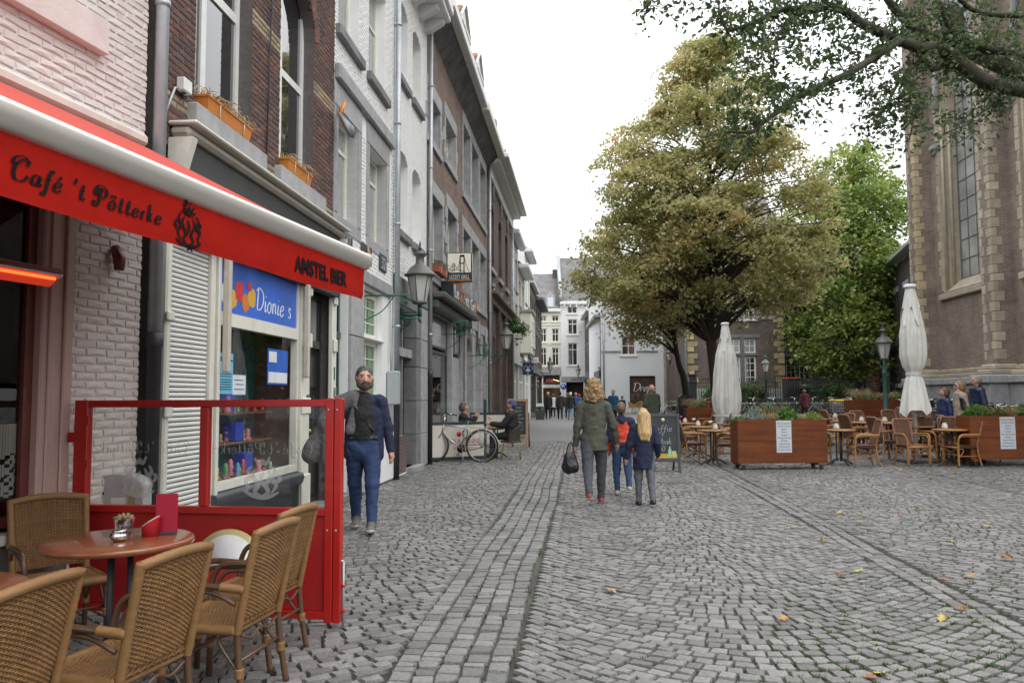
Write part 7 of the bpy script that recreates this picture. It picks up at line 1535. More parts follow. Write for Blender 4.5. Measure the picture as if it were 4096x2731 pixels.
def tub_chair(label, x, y, face, mat, legm):
 t = thing('tub_chair', label, 'chair'); b = MB(); n = 15; vs = []
 for k in range(6):
  f = k / 5
  for j in range(n):
   a = math.pi * (j / (n - 1)); r_ = .25 + .03 * f; vs.append((-r_ * math.cos(a), -.05 + (.24 + .06 * f) * math.sin(a), .42 + f * (.22 + .22 * math.sin(a) ** 1.5)))
 b.add(vs, [(k * n + j, k * n + j + 1, (k + 1) * n + j + 1, (k + 1) * n + j) for k in range(5) for j in range(n - 1)], 0, True); b.build('backrest', mat, t)
 b = MB(); b.tube([Vector(v) for v in vs[-n:]], .018, 7); b.build('rim', mat, t)
 b = MB(); b.lathe([(.24, .40), (.255, .42), (.25, .44)], 24, (0, -.02, 0)); b.build('seat', mat, t)
 for sx in (-1, 1):
  for sy, e in ((-.2, -.24), (.16, .22)): b = MB(); b.tube([(sx * .2, sy, .42), (sx * .23, e, 0)], .014, 7); b.build('leg', legm, t)
 place(t, x, y, face); return t
brown_web = M('dark_brown_webbing', (.05, .04, .03), .6, .3, 60, .5, 90)
tub_chair('dark brown woven chair under the man in the beanie', -.02, 19.1, -88, brown_web, M('ochre_metal_leg', (.28, .2, .06), .4))
tub_chair('dark woven chair under the woman behind the glass screen', -1.22, 20.0, 92, brown_web, MATS['ochre_metal_leg'])
ylw = M('yellow_cane_far', (.42, .26, .09), .6, .15)
for k, (xn, yn) in enumerate(((2490, 1660), (2530, 1662), (2545, 1655), (2572, 1661), (2592, 1655), (2610, 1662))):
 p = A(xn, yn, 61.5); tub_chair(('yellow cane chair under the seated dark haired guest', 'yellow cane chair second from the seated guest', 'yellow cane chair third from the seated guest', 'yellow cane chair fourth from the seated guest', 'yellow cane chair fifth from the seated guest', 'yellow cane chair farthest from the seated guest')[k], p.x, 61.5 + .4 * (k % 2), (10, 60, -60, 20, 80, -40)[k], ylw, ylw)['group'] = 'cane chairs before the white corner house'
rub = M('black_rubber', (.018, .018, .019), .75, .1); chrome = MATS['chrome']; silv = M('silver_frame_paint', (.42, .42, .42), .32, .06, metal=.5); steel = M('dull_steel', (.4, .4, .4), .35, metal=.8); blk = M('black_plastic', (.02, .02, .022), .45)
def bicycle(label, frame_m, full=True, step=False, basket=False, name='bicycle', grp=None):
 t = thing(name, label, 'bicycle', (0, 0, 0), 0, grp); n = 36 if full else 18; RW = .345
 for wx in (-.54, .56):
  b = MB(); b.tube([(wx + RW * math.cos(a), 0, RW + .0 + RW * math.sin(a)) for a in np.linspace(0, 2 * math.pi, n + 1)], .018, 6 if full else 4, 0, False); wh = b.build('wheel', rub, t)
  b = MB(); b.tube([(wx + (RW - .03) * math.cos(a), 0, RW + (RW - .03) * math.sin(a)) for a in np.linspace(0, 2 * math.pi, n + 1)], .011, 5 if full else 4, 0, False); b.build('rim', steel if full else M('dull_rim', (.16, .16, .16), .45, metal=.5), wh)
  b = MB(); ns = 28 if full else 14
  for k in range(ns): a = 2 * math.pi * k / ns; a2 = a + (.35 if k % 2 else -.35); b.tube([(wx + .022 * math.cos(a2), (.02 if k % 2 else -.02), RW + .022 * math.sin(a2)), (wx + (RW - .035) * math.cos(a), 0, RW + (RW - .035) * math.sin(a))], .0016 if full else .002, 3, 0, False)
  o = b.build('spokes', steel if full else M('dull_spokes', (.1, .1, .1), .5, metal=.5), wh); o['kind'] = 'stuff'
  b = MB(); b.T = Matrix.Translation((wx, 0, RW)) @ Matrix.Rotation(R(90), 4, 'X'); b.lathe([(.012, -.05), (.03, -.04), (.03, .04), (.012, .05)], 10); b.build('hub', steel, wh)
  b = MB(); A0, A1 = (R(25), R(175)) if wx > 0 else (R(5), R(165)); vs = []; m_ = 18
  for k in range(m_ + 1):
   a = A0 + (A1 - A0) * k / m_
   for yy, rr_ in ((-.028, RW + .022), (0, RW + .036), (.028, RW + .022)): vs.append((wx + rr_ * math.cos(a), yy, RW + rr_ * math.sin(a)))
  b.add(vs, [(k * 3 + j, k * 3 + j + 1, k * 3 + j + 4, k * 3 + j + 3) for k in range(m_) for j in range(2)], 0, True); b.build('mudguard', silv if full else blk, t)
 bb_ = (-.06, 0, .29); hd0 = (.36, 0, .62); hd1 = (.32, 0, .80); st0 = (-.21, 0, .80); rear = (-.54, 0, RW)
 b = MB(); b.tube([bb_, hd0], .021, 8); b.tube([bb_, st0], .018, 8); b.tube([hd0, hd1], .023, 8)
 b.tube([hd1, (-.19, 0, .74)] if not step else [(.34, 0, .72), (.1, 0, .5), (-.1, 0, .42)], .017, 8)
 for sy in (-1, 1): b.tube([(bb_[0], sy * .03, bb_[2]), (rear[0], sy * .06, rear[2])], .011, 6); b.tube([(st0[0] + .02, sy * .015, .72), (rear[0], sy * .06, rear[2])], .009, 6)
 b.build('frame', frame_m, t)
 b = MB()
 for sy in (-1, 1): b.tube([(.37, sy * .03, .60), (.45, sy * .05, .5), (.56, sy * .055, RW)], .013, 6)
 b.build('fork', blk if full else frame_m, t)
 b = MB(); b.tube([hd1, (.30, 0, .98)], .014, 8); P = s3([(.10, -.28, 1.02), (.24, -.25, 1.05), (.34, -.12, 1.02), (.31, 0, .99), (.34, .12, 1.02), (.24, .25, 1.05), (.10, .28, 1.02)]); b.tube(P, .011, 6); b.build('handlebar', chrome, t)
 for sy in (-1, 1): b = MB(); b.tube([(.10, sy * .28, 1.02), (.22, sy * .262, 1.045)], .017, 7); b.build('grip', blk, t)
 b = MB(); b.tube([st0, (-.24, 0, .93)], .013, 7); b.build('seat_post', chrome, t)
 b = MB(); b.add([(-.36, -.09, .96), (-.36, .09, .96), (-.2, .06, .965), (.0, .018, .95), (.0, -.018, .95), (-.2, -.06, .965), (-.36, -.07, .92), (-.36, .07, .92), (-.2, .04, .92), (0, .012, .93), (0, -.012, .93), (-.2, -.04, .92)], [(0, 5, 2, 1), (5, 4, 3, 2), (0, 6, 11, 5), (5, 11, 10, 4), (1, 2, 8, 7), (2, 3, 9, 8), (0, 1, 7, 6), (3, 4, 10, 9), (6, 7, 8, 11), (11, 8, 9, 10)], 0, True); b.build('saddle', blk, t)
 b = MB(); b.tube([(-.28, -.07, .745), (-.72, -.07, .745), (-.72, .07, .745), (-.28, .07, .745), (-.28, -.07, .745)], .007, 5); b.tube([(-.3, 0, .745), (-.72, 0, .745)], .006, 5)
 for sy in (-1, 1): b.tube([(-.66, sy * .07, .745), (-.55, sy * .065, RW)], .006, 5); b.tube([(-.45, sy * .07, .745), (-.54, sy * .065, RW)], .006, 5)
 b.build('carrier', silv if full else steel, t)
 b = MB(); b.T = Matrix.Translation((bb_[0], -.05, bb_[2])) @ Matrix.Rotation(R(90), 4, 'X'); b.lathe([(.095, -.003), (.095, .003)], 20); b.build('chainring', blk, t)
 b = MB(); b.cbox(-.56, .02, -.065, -.035, .235, .42 if full else .40, .03) if not full else b.tube([(-.54, -.055, .37), (-.06, -.055, .375), (-.0, -.055, .29), (-.06, -.055, .21), (-.54, -.055, .32)], .01, 5); b.build('chain_guard', blk, t)
 for sy, a in ((-1, R(-60)), (1, R(120))):
  b = MB(); e = (bb_[0] + .16 * math.cos(a), sy * .07, bb_[2] + .16 * math.sin(a)); b.tube([(bb_[0], sy * .06, bb_[2]), e], .011, 6); b.cbox(e[0] - .045, e[0] + .045, min(sy * .08, sy * .16), max(sy * .08, sy * .16), e[2] - .012, e[2] + .012, .004); b.build('crank', steel, t)
 b = MB(); b.T = Matrix.Translation((.44, 0, .72)) @ Matrix.Rotation(R(80), 4, 'Y'); b.lathe([(.012, -.05), (.035, -.02), (.042, .03), (.03, .035)], 12); b.build('headlight', chrome, t)
 b = MB(); b.box(-.74, -.725, -.03, .03, .70, .74); b.build('rear_light', M('red_reflector', (.5, .01, .01), .3), t)
 b = MB(); b.tube([(-.12, .05, .28), (-.16, .17, .02)], .012, 6); b.build('kickstand', steel, t)
 if basket: b = MB(); b.cbox(.42, .76, -.18, .18, .78, 1.0, .02); b.build('basket', M('dark_basket', (.03, .03, .03), .7, .3, 50), t)
 return t
def set_bike(o, x, y, rz, lean=0.): o.location = (x, y, zg(x, y)); o.rotation_euler = (lean, 0, rz)
p0 = G(1740, 1840); p1 = G(1932, 1842); d_ = p0 - p1
bk0 = bicycle('silver city bicycle leaning by the cream beer screen', silv, True); set_bike(bk0, (p0.x + p1.x) / 2, (p0.y + p1.y) / 2 - .42, math.atan2(d_.y, d_.x), R(3)); bk0.scale = (1.05,) * 3
b = MB(); b.tube([(-.16 + .05 * math.cos(a), .03 * math.sin(a * 2), .60 + .09 * math.sin(a)) for a in np.linspace(0, 12.5, 30)], .014, 6); b.build('chain_lock', blk, bk0)
pb = [bicycle('x', M('black_bike_paint', (.02, .02, .023), .35), False, False), bicycle('x', M('dark_blue_bike_paint', (.03, .05, .12), .35), False, True), bicycle('x', M('silver_bike_paint', (.35, .36, .37), .35), False, True, True), bicycle('x', M('teal_bike_paint', (.05, .2, .2), .35), False, False, True)]
used = [False] * 4
BK = [(2668, 35, 100, 0), (2690, 35.4, 80, 1), (2712, 35.2, 95, 2), (2730, 35.8, 110, 0), (2752, 36.5, 70, 3), (2800, 40, 20, 2), (2845, 44, 200, 0), (2885, 44, 10, 2), (3000, 45, 30, 2), (3035, 44.5, 160, 0), (3085, 44, 40, 3), (3112, 45, 175, 1), (3160, 45.5, 15, 0), (3275, 45, 178, 2), (3310, 44.5, 10, 0), (3390, 44, 20, 0), (3425, 43, 165, 2), (3495, 36, 150, 0), (3510, 36.5, 30, 3)]
LB = ['parked bicycle %s' % s_ for s_ in ('at the white corner house side, first of the cluster', 'in the cluster left of the leaning trunk, second', 'in the cluster left of the leaning trunk, third', 'in the cluster left of the leaning trunk, fourth', 'just under the leaning trunk', 'behind the black scooter seat', 'behind the rear left planter, left one', 'behind the rear left planter, right one', 'with silver frame right of the thick parasol', 'behind the silver bush', 'with basket below the dark lamp post', 'right of the dark lamp post', 'next to the child in maroon', 'with bare wheel right of the child in maroon', 'between maroon child and wire trolley', 'behind the wire trolley', 'left of the rear right planter', 'at the foot of the green lamp post, left', 'at the foot of the green lamp post, right')]
for (xn, Y, a, v), lab in zip(BK, LB):
 o = pb[v] if not used[v] else copy_thing(pb[v]); used[v] = True; o['label'] = lab; o['group'] = 'bicycles parked along the railings'; set_bike(o, A(xn, 1600, Y).x, Y, R(a), R(random.uniform(-6, 6)))
cb_l = ['first', 'second', 'third', 'fourth', 'fifth', 'sixth', 'seventh', 'eighth', 'ninth', 'tenth', 'eleventh', 'twelfth', 'thirteenth', 'fourteenth']
for k in range(14):
 s_ = 1.3 + k * .5; base = Vector((13.4, 26.0, 0)) + Vector((-math.sin(PHI), -math.cos(PHI), 0)) * s_; pos = base + Vector((-1.0 - .1 * (k % 3), 0, 0))
 o = copy_thing(pb[(0, 1, 2, 0, 3, 1)[k % 6]], label='parked bicycle in the church side row, %s from the parasol' % cb_l[k], group='bicycles parked along the church'); set_bike(o, pos.x, pos.y, R(35 if k % 3 else 215) + R(random.uniform(-10, 10)), R(random.uniform(-5, 5)))
p = A(3365, 1680, 40); t = thing('wire_trolley', 'wire shopping trolley with yellow top bar by the railings', 'trolley', (p.x, 40, zg(p.x, 40)), R(10)); b = MB()
for k in range(9): x = -.4 + k * .1; b.tube([(x, -.25, .35), (x * 1.1, -.28, .85)], .008, 4); b.tube([(x, .25, .35), (x * 1.1, .28, .85)], .008, 4)
for z in (.35, .5, .65, .85): s_ = 1 + .1 * (z - .35) / .5; b.tube([(-.4 * s_, -.26, z), (.4 * s_, -.26, z), (.4 * s_, .26, z), (-.4 * s_, .26, z), (-.4 * s_, -.26, z)], .01, 4)
b.build('basket', steel, t); b = MB(); b.cbox(-.5, .5, -.3, .3, .86, .95, .02); b.build('yellow_bar', M('yellow_plastic', (.65, .40, .02), .4), t); b = MB(); b.tube([(-.4, -.2, .1), (.4, -.2, .12), (.4, .2, .12), (-.4, .2, .1)], .014, 5); b.tube([(-.4, 0, .1), (-.45, 0, .9)], .014, 5); b.build('chassis', steel, t)
for sx in (-1, 1):
 for sy in (-1, 1): b = MB(); b.T = Matrix.Translation((sx * .4, sy * .2, .06)) @ Matrix.Rotation(R(90), 4, 'X'); b.lathe([(.06, -.015), (.06, .015)], 10); b.build('castor', rub, t)
p = A(2742, 1690, 31); t = thing('mobility_scooter', 'black mobility scooter with high padded seat behind the chalk board', 'scooter', (p.x, 31, zg(p.x, 31)), R(5)); zt = A(2742, 1580, 31).z - zg(p.x, 31); lea = M('black_vinyl', (.016, .017, .02), .35, .2, 4)
b = MB(); P_ = [(-.27, .75), (.27, .75), (.30, zt - .25), (.26, zt - .06), (.16, zt), (-.16, zt), (-.26, zt - .06), (-.30, zt - .25)]; b.prism(P_, -.09, .09); b.build('backrest', lea, t); b = MB(); b.cbox(-.28, .28, -.09, .45, .6, .75, .05); b.build('seat', lea, t); b = MB(); b.cbox(-.32, .32, -.25, 1.0, .22, .45, .06); b.build('body', blk, t); b = MB(); b.tube([(0, .4, .2), (0, .5, 1.0), (-.2, .45, 1.05)], .04, 8); b.build('tiller', blk, t)
for sx in (-1, 1):
 for yy in (-.15, .85): b = MB(); b.T = Matrix.Translation((sx * .33, yy, .15)) @ Matrix.Rotation(R(90), 4, 'Y'); b.lathe([(.05, -.06), (.15, -.05), (.15, .05), (.05, .06)], 14); b.build('wheel', rub, t)
p = A(3165, 1560, 53); t = thing('waste_bin', 'black waste container with bright red lid behind the railings', 'bin', (p.x, 53, 1.05)); b = MB(); b.add([(-.4, -.35, 0), (.4, -.35, 0), (.4, .35, 0), (-.4, .35, 0), (-.46, -.4, 1.5), (.46, -.4, 1.5), (.46, .4, 1.5), (-.46, .4, 1.5)], [(0, 3, 2, 1), (4, 5, 6, 7), (0, 1, 5, 4), (1, 2, 6, 5), (2, 3, 7, 6), (3, 0, 4, 7)]); b.build('tub', blk, t); b = MB(); b.cbox(-.5, .5, -.45, .45, 1.5, 1.62, .04); b.build('lid', M('red_lid', (.5, .04, .03), .5), t)
lv = [M('fallen_leaf_ochre', (.42, .24, .07), .7, .25, 30), M('fallen_leaf_brown', (.28, .12, .05), .7, .25, 30), M('fallen_leaf_yellow', (.45, .36, .10), .7, .2, 30)]
def leaf_mesh(k, m):
 b = MB(); out = [(0, -.5), (.28, -.42), (.22, -.2), (.5, -.12), (.34, .05), (.42, .3), (.16, .26), (0, .55), (-.16, .26), (-.42, .3), (-.34, .05), (-.5, -.12), (-.22, -.2), (-.28, -.42)]
 rr = random.Random(k); vs = [(0, 0, .02)] + [(x * .1 * rr.uniform(.8, 1.15), y * .1 * rr.uniform(.8, 1.15), .006 + .028 * abs(x) * rr.uniform(.3, 1.5) + .012 * rr.random()) for x, y in out]
 n = len(out); b.add(vs, [(0, 1 + i, 1 + (i + 1) % n) for i in range(n)], 0, False); b.tube([(0, -.05, .008), (.01, -.09, .01)], .002, 4); o = b.build('fallen_leaf_src', m); me = o.data; bpy.data.objects.remove(o); return me
LM = [leaf_mesh(k, lv[k % 3]) for k in range(6)]
LV = [(2920, 1900), (3088, 1897), (2825, 1905), (2855, 1927), (2790, 1932), (2938, 1932), (3240, 1935), (3295, 1928), (3150, 1945), (3040, 2020), (3005, 2053), (3175, 2115), (3295, 2168), (3360, 2308), (3365, 2055), (3435, 2060), (3600, 2075), (3675, 2040), (3770, 2045), (3750, 2080), (3800, 2180), (3885, 2312), (3775, 2320), (3440, 2075), (3560, 1945), (3640, 1905), (3720, 1915), (3815, 1890), (3890, 1888), (3600, 1880), (3570, 1870), (3350, 1875), (3290, 1920), (3135, 2480), (3480, 2712), (3525, 2700), (2440, 2370), (3850, 2440), (3780, 2480), (3990, 1935), (4080, 2015), (3920, 1985), (3330, 1895), (3400, 1900), (1560, 1915), (1795, 1872), (2270, 1745), (3440, 2290), (3950, 2110), (4020, 2240)]
for k, (xn, yn) in enumerate(LV):
 p = G(xn, yn, .0); p = G(xn, yn, zg(p.x, p.y)); o = mk('fallen_leaf', LM[k % 6]); o.location = p; o.rotation_euler = (R(random.uniform(-12, 12)), R(random.uniform(-12, 12)), random.uniform(0, 6.28)); s_ = random.uniform(.6, 1.0); o.scale = (s_, s_, s_ * random.uniform(.8, 1.8)); tag(o, 'dry autumn leaf lying on the grey setts', 'leaf', 'fallen leaves on the paving')
bark = M('dark_bark', (.045, .036, .028), .9, .3, 6, .6, 18, stretch=(6, 6, 1)); moss_bark = M('mossy_bark', (.055, .05, .035), .9, .35, 5, .6, 16, dirt=(.08, .09, .04), dscale=4)
def leaves_mesh(name, centers, normals, size, mat, heart=False, rngs=None):
 r = rngs or np.random.RandomState(1); n = len(centers)
 nn = normals / (np.linalg.norm(normals, axis=1, keepdims=True) + 1e-9); ref = r.normal(size=(n, 3)); u = np.cross(nn, ref); u /= np.linalg.norm(u, axis=1, keepdims=True) + 1e-9; v = np.cross(nn, u)
 s = size * r.uniform(.6, 1.25, (n, 1)); w = s * r.uniform(.55, .85, (n, 1))
 if heart:
  V = np.stack([centers - u * s, centers - u * s * .45 + v * w * .75 + nn * s * .15, centers + u * s * .25 + v * w * .6 + nn * s * .1, centers + u * s * 1.05 - nn * s * .2, centers + u * s * .25 - v * w * .6 + nn * s * .1, centers - u * s * .45 - v * w * .75 + nn * s * .15], 1).reshape(-1, 3)
  o = (np.arange(n) * 6)[:, None]; F = np.concatenate([o + np.array([[0, 1, 2, 3]]), o + np.array([[0, 3, 4, 5]])])
 else:
  V = np.stack([centers - u * s, centers + v * w + nn * s * .15, centers + u * s, centers - v * w + nn * s * .15], 1).reshape(-1, 3)
  F = (np.arange(n) * 4)[:, None] + np.array([[0, 1, 2, 3]])
 return np_mesh(name, V, F, mat)
def crown(base, prof, rx, n_clump, per, size, seed, shell=.45, csz=.42, flat=.55, droop=.15, gaps=None, lop=None, gf=.6):
 r = np.random.RandomState(seed); C_ = []; tips = []
 zs = np.array([p[0] for p in prof]); rs_ = np.array([p[1] for p in prof]); wts = rs_ + .35
 while len(tips) < n_clump:
  z = r.uniform(zs.min(), zs.max()); Rz = np.interp(z, zs, rs_)
  if r.uniform() > (Rz + .3) / (rs_.max() + .3): continue
  a = r.uniform(0, 2 * np.pi); bump = 1 + .16 * math.sin(a * 3 + z * 1.3 + seed) + .12 * math.sin(a * 5 - z * 2.1)
  q = r.uniform() ** shell * Rz * bump
  if gaps and noise.noise(Vector((q * math.cos(a) * gf + seed, q * math.sin(a) * gf, z * gf * 1.5))) < gaps and r.uniform() < .88: continue
  x, y = q * math.cos(a) * rx, q * math.sin(a)
  if lop: x += lop(z)
  tips.append((x, y, z, a, q / max(.3, Rz)))
 tips = np.array(tips)
 k = np.repeat(np.arange(len(tips)), per); T = tips[k]
 d = r.normal(size=(len(k), 3)) * np.array([csz, csz, csz * flat]) * r.uniform(.6, 1.2, (len(tips), 1))[k]
 C_ = T[:, :3] + d; C_[:, 2] -= droop * (d[:, 0] ** 2 + d[:, 1] ** 2) / csz
 nrm = r.normal(size=(len(k), 3)) * .7 + np.array([0, 0, .9]) + np.stack([np.cos(T[:, 3]), np.sin(T[:, 3]), 0 * T[:, 3]], 1) * .5
 return C_ + np.array(base), nrm, tips
def limbs(b, base, path, r0, r1, tips, n, seed, zmin, mi=0):
 rr = random.Random(seed); P = [Vector(p) for p in path]; S = s3(P, 6)
 b.tube(S, [r0 + (r1 - r0) * i / (len(S) - 1) for i in range(len(S))], 10, mi)
 idx = list(range(len(tips))); rr.shuffle(idx); done = 0
 for i in idx:
  tx, ty, tz = tips[i][:3]
  if done >= n: break
  h = max(zmin, tz - rr.uniform(.3, .9) * math.hypot(tx, ty) * .75 - .2); o = min(S, key=lambda p: abs(p.z - h)); f = 1 - (o.z - S[0].z) / max(.1, S[-1].z - S[0].z)
  e = Vector((tx, ty, tz)); m = o.lerp(e, .5) + Vector((0, 0, .12 * (e - o).length)); rr0 = max(.02, (.035 + .09 * f) * min(1, (e - o).length / 3))
  Q = s3([o, o.lerp(m, .5) + Vector((rr.uniform(-.1, .1), rr.uniform(-.1, .1), 0)), m, e], 4); b.tube(Q, [rr0 * (1 - .85 * k / (len(Q) - 1)) for k in range(len(Q))], 5, mi, False); done += 1
  for _ in range(3):
   q = Q[rr.randrange(len(Q) // 2, len(Q))]; w = Vector((rr.gauss(0, .5), rr.gauss(0, .5), rr.gauss(.2, .4))); b.tube([q, q + w * .6, q + w + Vector((0, 0, -.1))], [rr0 * .3, rr0 * .2, .004], 4, mi, False)
lin = M_leaf('linden_leaf', [(0, (.17, .185, .062)), (.3, (.31, .31, .105)), (.52, (.45, .43, .18)), (.74, (.60, .56, .30)), (.88, (.64, .40, .13)), (1, (.56, .24, .06))], .58, .55)
TX = A(2858, 1500, 32).x; zc_ = lambda y: A(2858, y, 32).z
t = thing('linden_tree', 'large linden tree turning olive and rust in the middle of the square', 'tree', (TX, 32, zg(TX, 32)))
prof = [(4.6, 1.8), (5.2, 3.7), (6.0, 4.5), (7.0, 4.8), (8.4, 4.9), (9.6, 4.3), (11.2, 3.7), (12.4, 3.2), (13.6, 2.5), (14.9, 1.7), (16.0, .7), (16.7, .15)]
C1, N1, tp1 = crown((0, 0, 0), prof, 1.0, 1020, 84, .1, 3, .30, .33, .38, .25, gaps=.05, gf=.5, lop=lambda z: -.03 * (10 - z) - .1)
b = MB(); limbs(b, (0, 0, 0), [(.1, 0, 0), (.05, 0, 2.0), (-.15, 0, 4.2), (0, .1, 5.6), (-.1, 0, 8), (.0, 0, 11), (-.1, 0, 15.5)], .27, .04, tp1, 190, 2, 3.6); b.build('trunk', bark, t)
rL = np.random.RandomState(9); o = mk('crown', leaves_mesh('crown', C1, N1, .082, lin, False, rL), t)
TX2 = A(2745, 1560, 36).x; t = thing('linden_tree', 'smaller leaning linden left of the large one, dark trunk tilted', 'tree', (TX2, 36, zg(TX2, 36)))
tb_ = A(2690, 1290, 36); lx = tb_.x - TX2; lz = tb_.z
prof2 = [(lz - .9, .8), (lz - .2, 1.8), (lz + .8, 2.7), (lz + 2.2, 3.0), (lz + 3.8, 2.6), (lz + 5, 1.2)]
C2, N2, tp2 = crown((0, 0, 0), prof2, 1.0, 260, 60, .1, 7, .4, .42, .5, .2, lop=lambda z: lx - .5)
b = MB(); limbs(b, (0, 0, 0), [(.05, 0, 0), (.02, 0, 1.2), (-.1, 0, 2.2), (lx * .6, 0, lz * .62), (lx, 0, lz), (lx * 1.2, 0, lz + 3)], .22, .06, tp2, 60, 5, 3.2); b.build('trunk', bark, t)
mk('crown', leaves_mesh('crown', C2, N2, .085, lin, False, rL), t)
TX3 = A(3425, 1500, 53.5).x; t = thing('maple_tree', 'fresh green maple tree behind the railings beside the church', 'tree', (TX3, 53.5, 1.05))
mapl = M_leaf('maple_leaf', [(0, (.07, .14, .03)), (.35, (.16, .25, .055)), (.65, (.31, .38, .09)), (.88, (.48, .48, .13)), (1, (.55, .48, .11))], .5, .35)
prof3 = [(1.6, 1.2), (2.6, 3.0), (4.5, 3.9), (7.5, 4.0), (10.5, 4.1), (13, 4.0), (15, 3.1), (16.8, 1.7), (17.6, .4)]
C3, N3, tp3 = crown((0, 0, 0), prof3, 1.05, 560, 60, .1, 13, .42, .58, .5, .2, gaps=.04, gf=.42)
b = MB(); limbs(b, (0, 0, 0), [(.2, 0, 0), (.3, 0, 2.5), (-.2, 0, 5), (.1, 0, 7.5), (-.3, 0, 10), (.1, 0, 14.5)], .42, .07, tp3, 110, 8, 2.5); b.build('trunk', bark, t)
mk('crown', leaves_mesh('crown', C3, N3, .15, mapl, False, rL), t)
NY = 11.0
t = thing('overhanging_tree', 'dark boughs with heart shaped leaves hanging in at the top right', 'tree', (9.6, 12.2, 0))
off = Vector((9.6, 12.2, 0))
def nb(u, v, Y): return A(2900 + u / 1.9666, v / 1.9666, Y) - off
near_leaf = M_leaf('poplar_leaf', [(0, (.03, .058, .02)), (.45, (.058, .10, .032)), (.8, (.105, .16, .05)), (.97, (.18, .21, .06)), (1, (.4, .2, .06))], .45, .8)
BR = [([(2650, 800), (2352, 710), (2150, 680), (2000, 610), (1850, 500), (1720, 400), (1640, 370), (1560, 385), (1400, 330), (1250, 265), (1080, 190), (960, 100), (840, 50), (720, 75), (600, 70), (450, 80), (330, 130), (200, 190), (20, 250)], 11.5, 9.6, .15, .028),
      ([(2650, 740), (2352, 590), (2200, 530), (2000, 440), (1850, 350), (1700, 330), (1500, 230), (1350, 90), (1240, -60)], 12.0, 11.2, .19, .06),
      ([(1370, 320), (1250, 400), (1100, 500), (950, 590), (720, 690), (600, 750), (450, 860), (330, 940), (200, 1040), (30, 1040), (-180, 1080)], 10.5, 9.2, .075, .012),
      ([(1900, 520), (1720, 520), (1640, 545), (1540, 480), (1430, 580), (1350, 680), (1270, 830), (1160, 930)], 11.2, 10.4, .06, .012),
      ([(590, 90), (480, 200), (410, 290), (390, 400), (370, 620)], 9.9, 9.6, .03, .008), ([(20, 250), (-40, 120), (-50, -40)], 9.6, 9.5, .022, .012),
      ([(2352, 440), (2150, 400), (1900, 330), (1750, 200), (1700, 20)], 11.8, 11.0, .08, .03), ([(1270, 830), (1430, 800), (1500, 880), (1450, 1100)], 10.6, 10.4, .02, .006), ([(2180, 700), (2130, 800), (2000, 900), (1850, 1000), (1700, 1060)], 11.4, 10.9, .025, .006), ([(820, 40), (700, -60), (500, -150)], 10.3, 9.8, .04, .01), ([(-50, -40), (-300, -70), (-600, -60)], 9.6, 9.2, .03, .006), ([(2352, 120), (2000, 100), (1800, -40)], 11.5, 11, .07, .03)]
b = MB(); pts_all = []; rr = random.Random(21)
b.tube(s3([(0, 0, -.1), (.05, 0, 2.0), (.0, -.1, 4.0), nb(2850, 850, 12.0)], 6), [.42] * 7 + [.36] * 6 + [.25] * 6, 12)
b.tube(s3([(.0, -.1, 3.6), (.1, .2, 6.0), (.3, .4, 9)], 5), .25, 10)
for pl, ya, yb_, ra, rb_ in BR:
 n = len(pl); P = [nb(u, v, ya + (yb_ - ya) * i / (n - 1)) for i, (u, v) in enumerate(pl)]; S = s3(P, 4); b.tube(S, [.78 * (ra + (rb_ - ra) * i / (len(S) - 1)) for i in range(len(S))], 8)
 for i, p in enumerate(S):
  pts_all.append((p, i / len(S)))
leafc = []; twig = []
def spray(p, n, spread, hang):
 e = p + Vector((rr.gauss(0, spread), rr.gauss(0, spread), rr.gauss(-hang, spread * .8))); m = p.lerp(e, .5) + Vector((0, 0, rr.uniform(0, .1))); b.tube([p, m, e], [.007, .005, .002], 4, 0, False)
 for _ in range(n):
  f = rr.uniform(.25, 1.1); q = p.lerp(m, f * 2) if f < .5 else m.lerp(e, (f - .5) * 2); leafc.append(q + Vector((rr.gauss(0, .055), rr.gauss(0, .055), rr.gauss(-.03, .05))))
for p, f in pts_all:
 w = (p + off); s_ = proj(w)
 for _ in range(2): spray(p, 9, .24, .02)
for (x0, x1, y0, y1, Y, k) in ((2900, 3120, 130, 560, 9.5, 90), (3120, 3330, 200, 480, 9.8, 46), (3300, 3700, 250, 420, 10.6, 60), (3480, 3680, 400, 590, 10.6, 34), (3150, 3480, 0, 190, 10.2, 60), (3500, 4096, 0, 200, 11.4, 100), (2560, 2760, 0, 40, 9.4, 14), (2770, 2800, 10, 60, 9.4, 4), (2830, 2900, 0, 70, 9.5, 7), (2960, 3150, 20, 140, 9.8, 30), (3750, 4000, 330, 480, 11.2, 16), (3700, 4096, 180, 290, 11.2, 24)):
 for _ in range(int(k * .55)):
  p = A(rr.uniform(x0, x1), rr.uniform(y0, y1), Y + rr.gauss(0, .35)) - off
  spray(p, 12, .17, .06)
b.build('boughs', moss_bark, t)
C4 = np.array([tuple(v) for v in leafc]); rq = np.random.RandomState(4); N4 = rq.normal(size=(len(C4), 3)) + np.array([0, -.3, .5])
mk('crown', leaves_mesh('crown', C4, N4, .040, near_leaf, True, rq), t)
def bush(label, X, Y, z, r_, h, m, n, size, seed):
 t = thing('garden_shrub', label, 'shrub', (X, Y, z)); C_, N_, tp = crown((0, 0, 0), [(.1, r_ * .7), (h * .5, r_), (h * .85, r_ * .7), (h, r_ * .2)], 1, n, 22, size, seed, .5, .16, .7, .0)
 b = MB(); limbs(b, (0, 0, 0), [(0, 0, 0), (0, 0, h * .5), (0, 0, h * .8)], .04, .01, tp, 12, seed, .1); b.build('stem', bark, t); mk('foliage', leaves_mesh('foliage', C_, N_, size, m, False, np.random.RandomState(seed)), t)
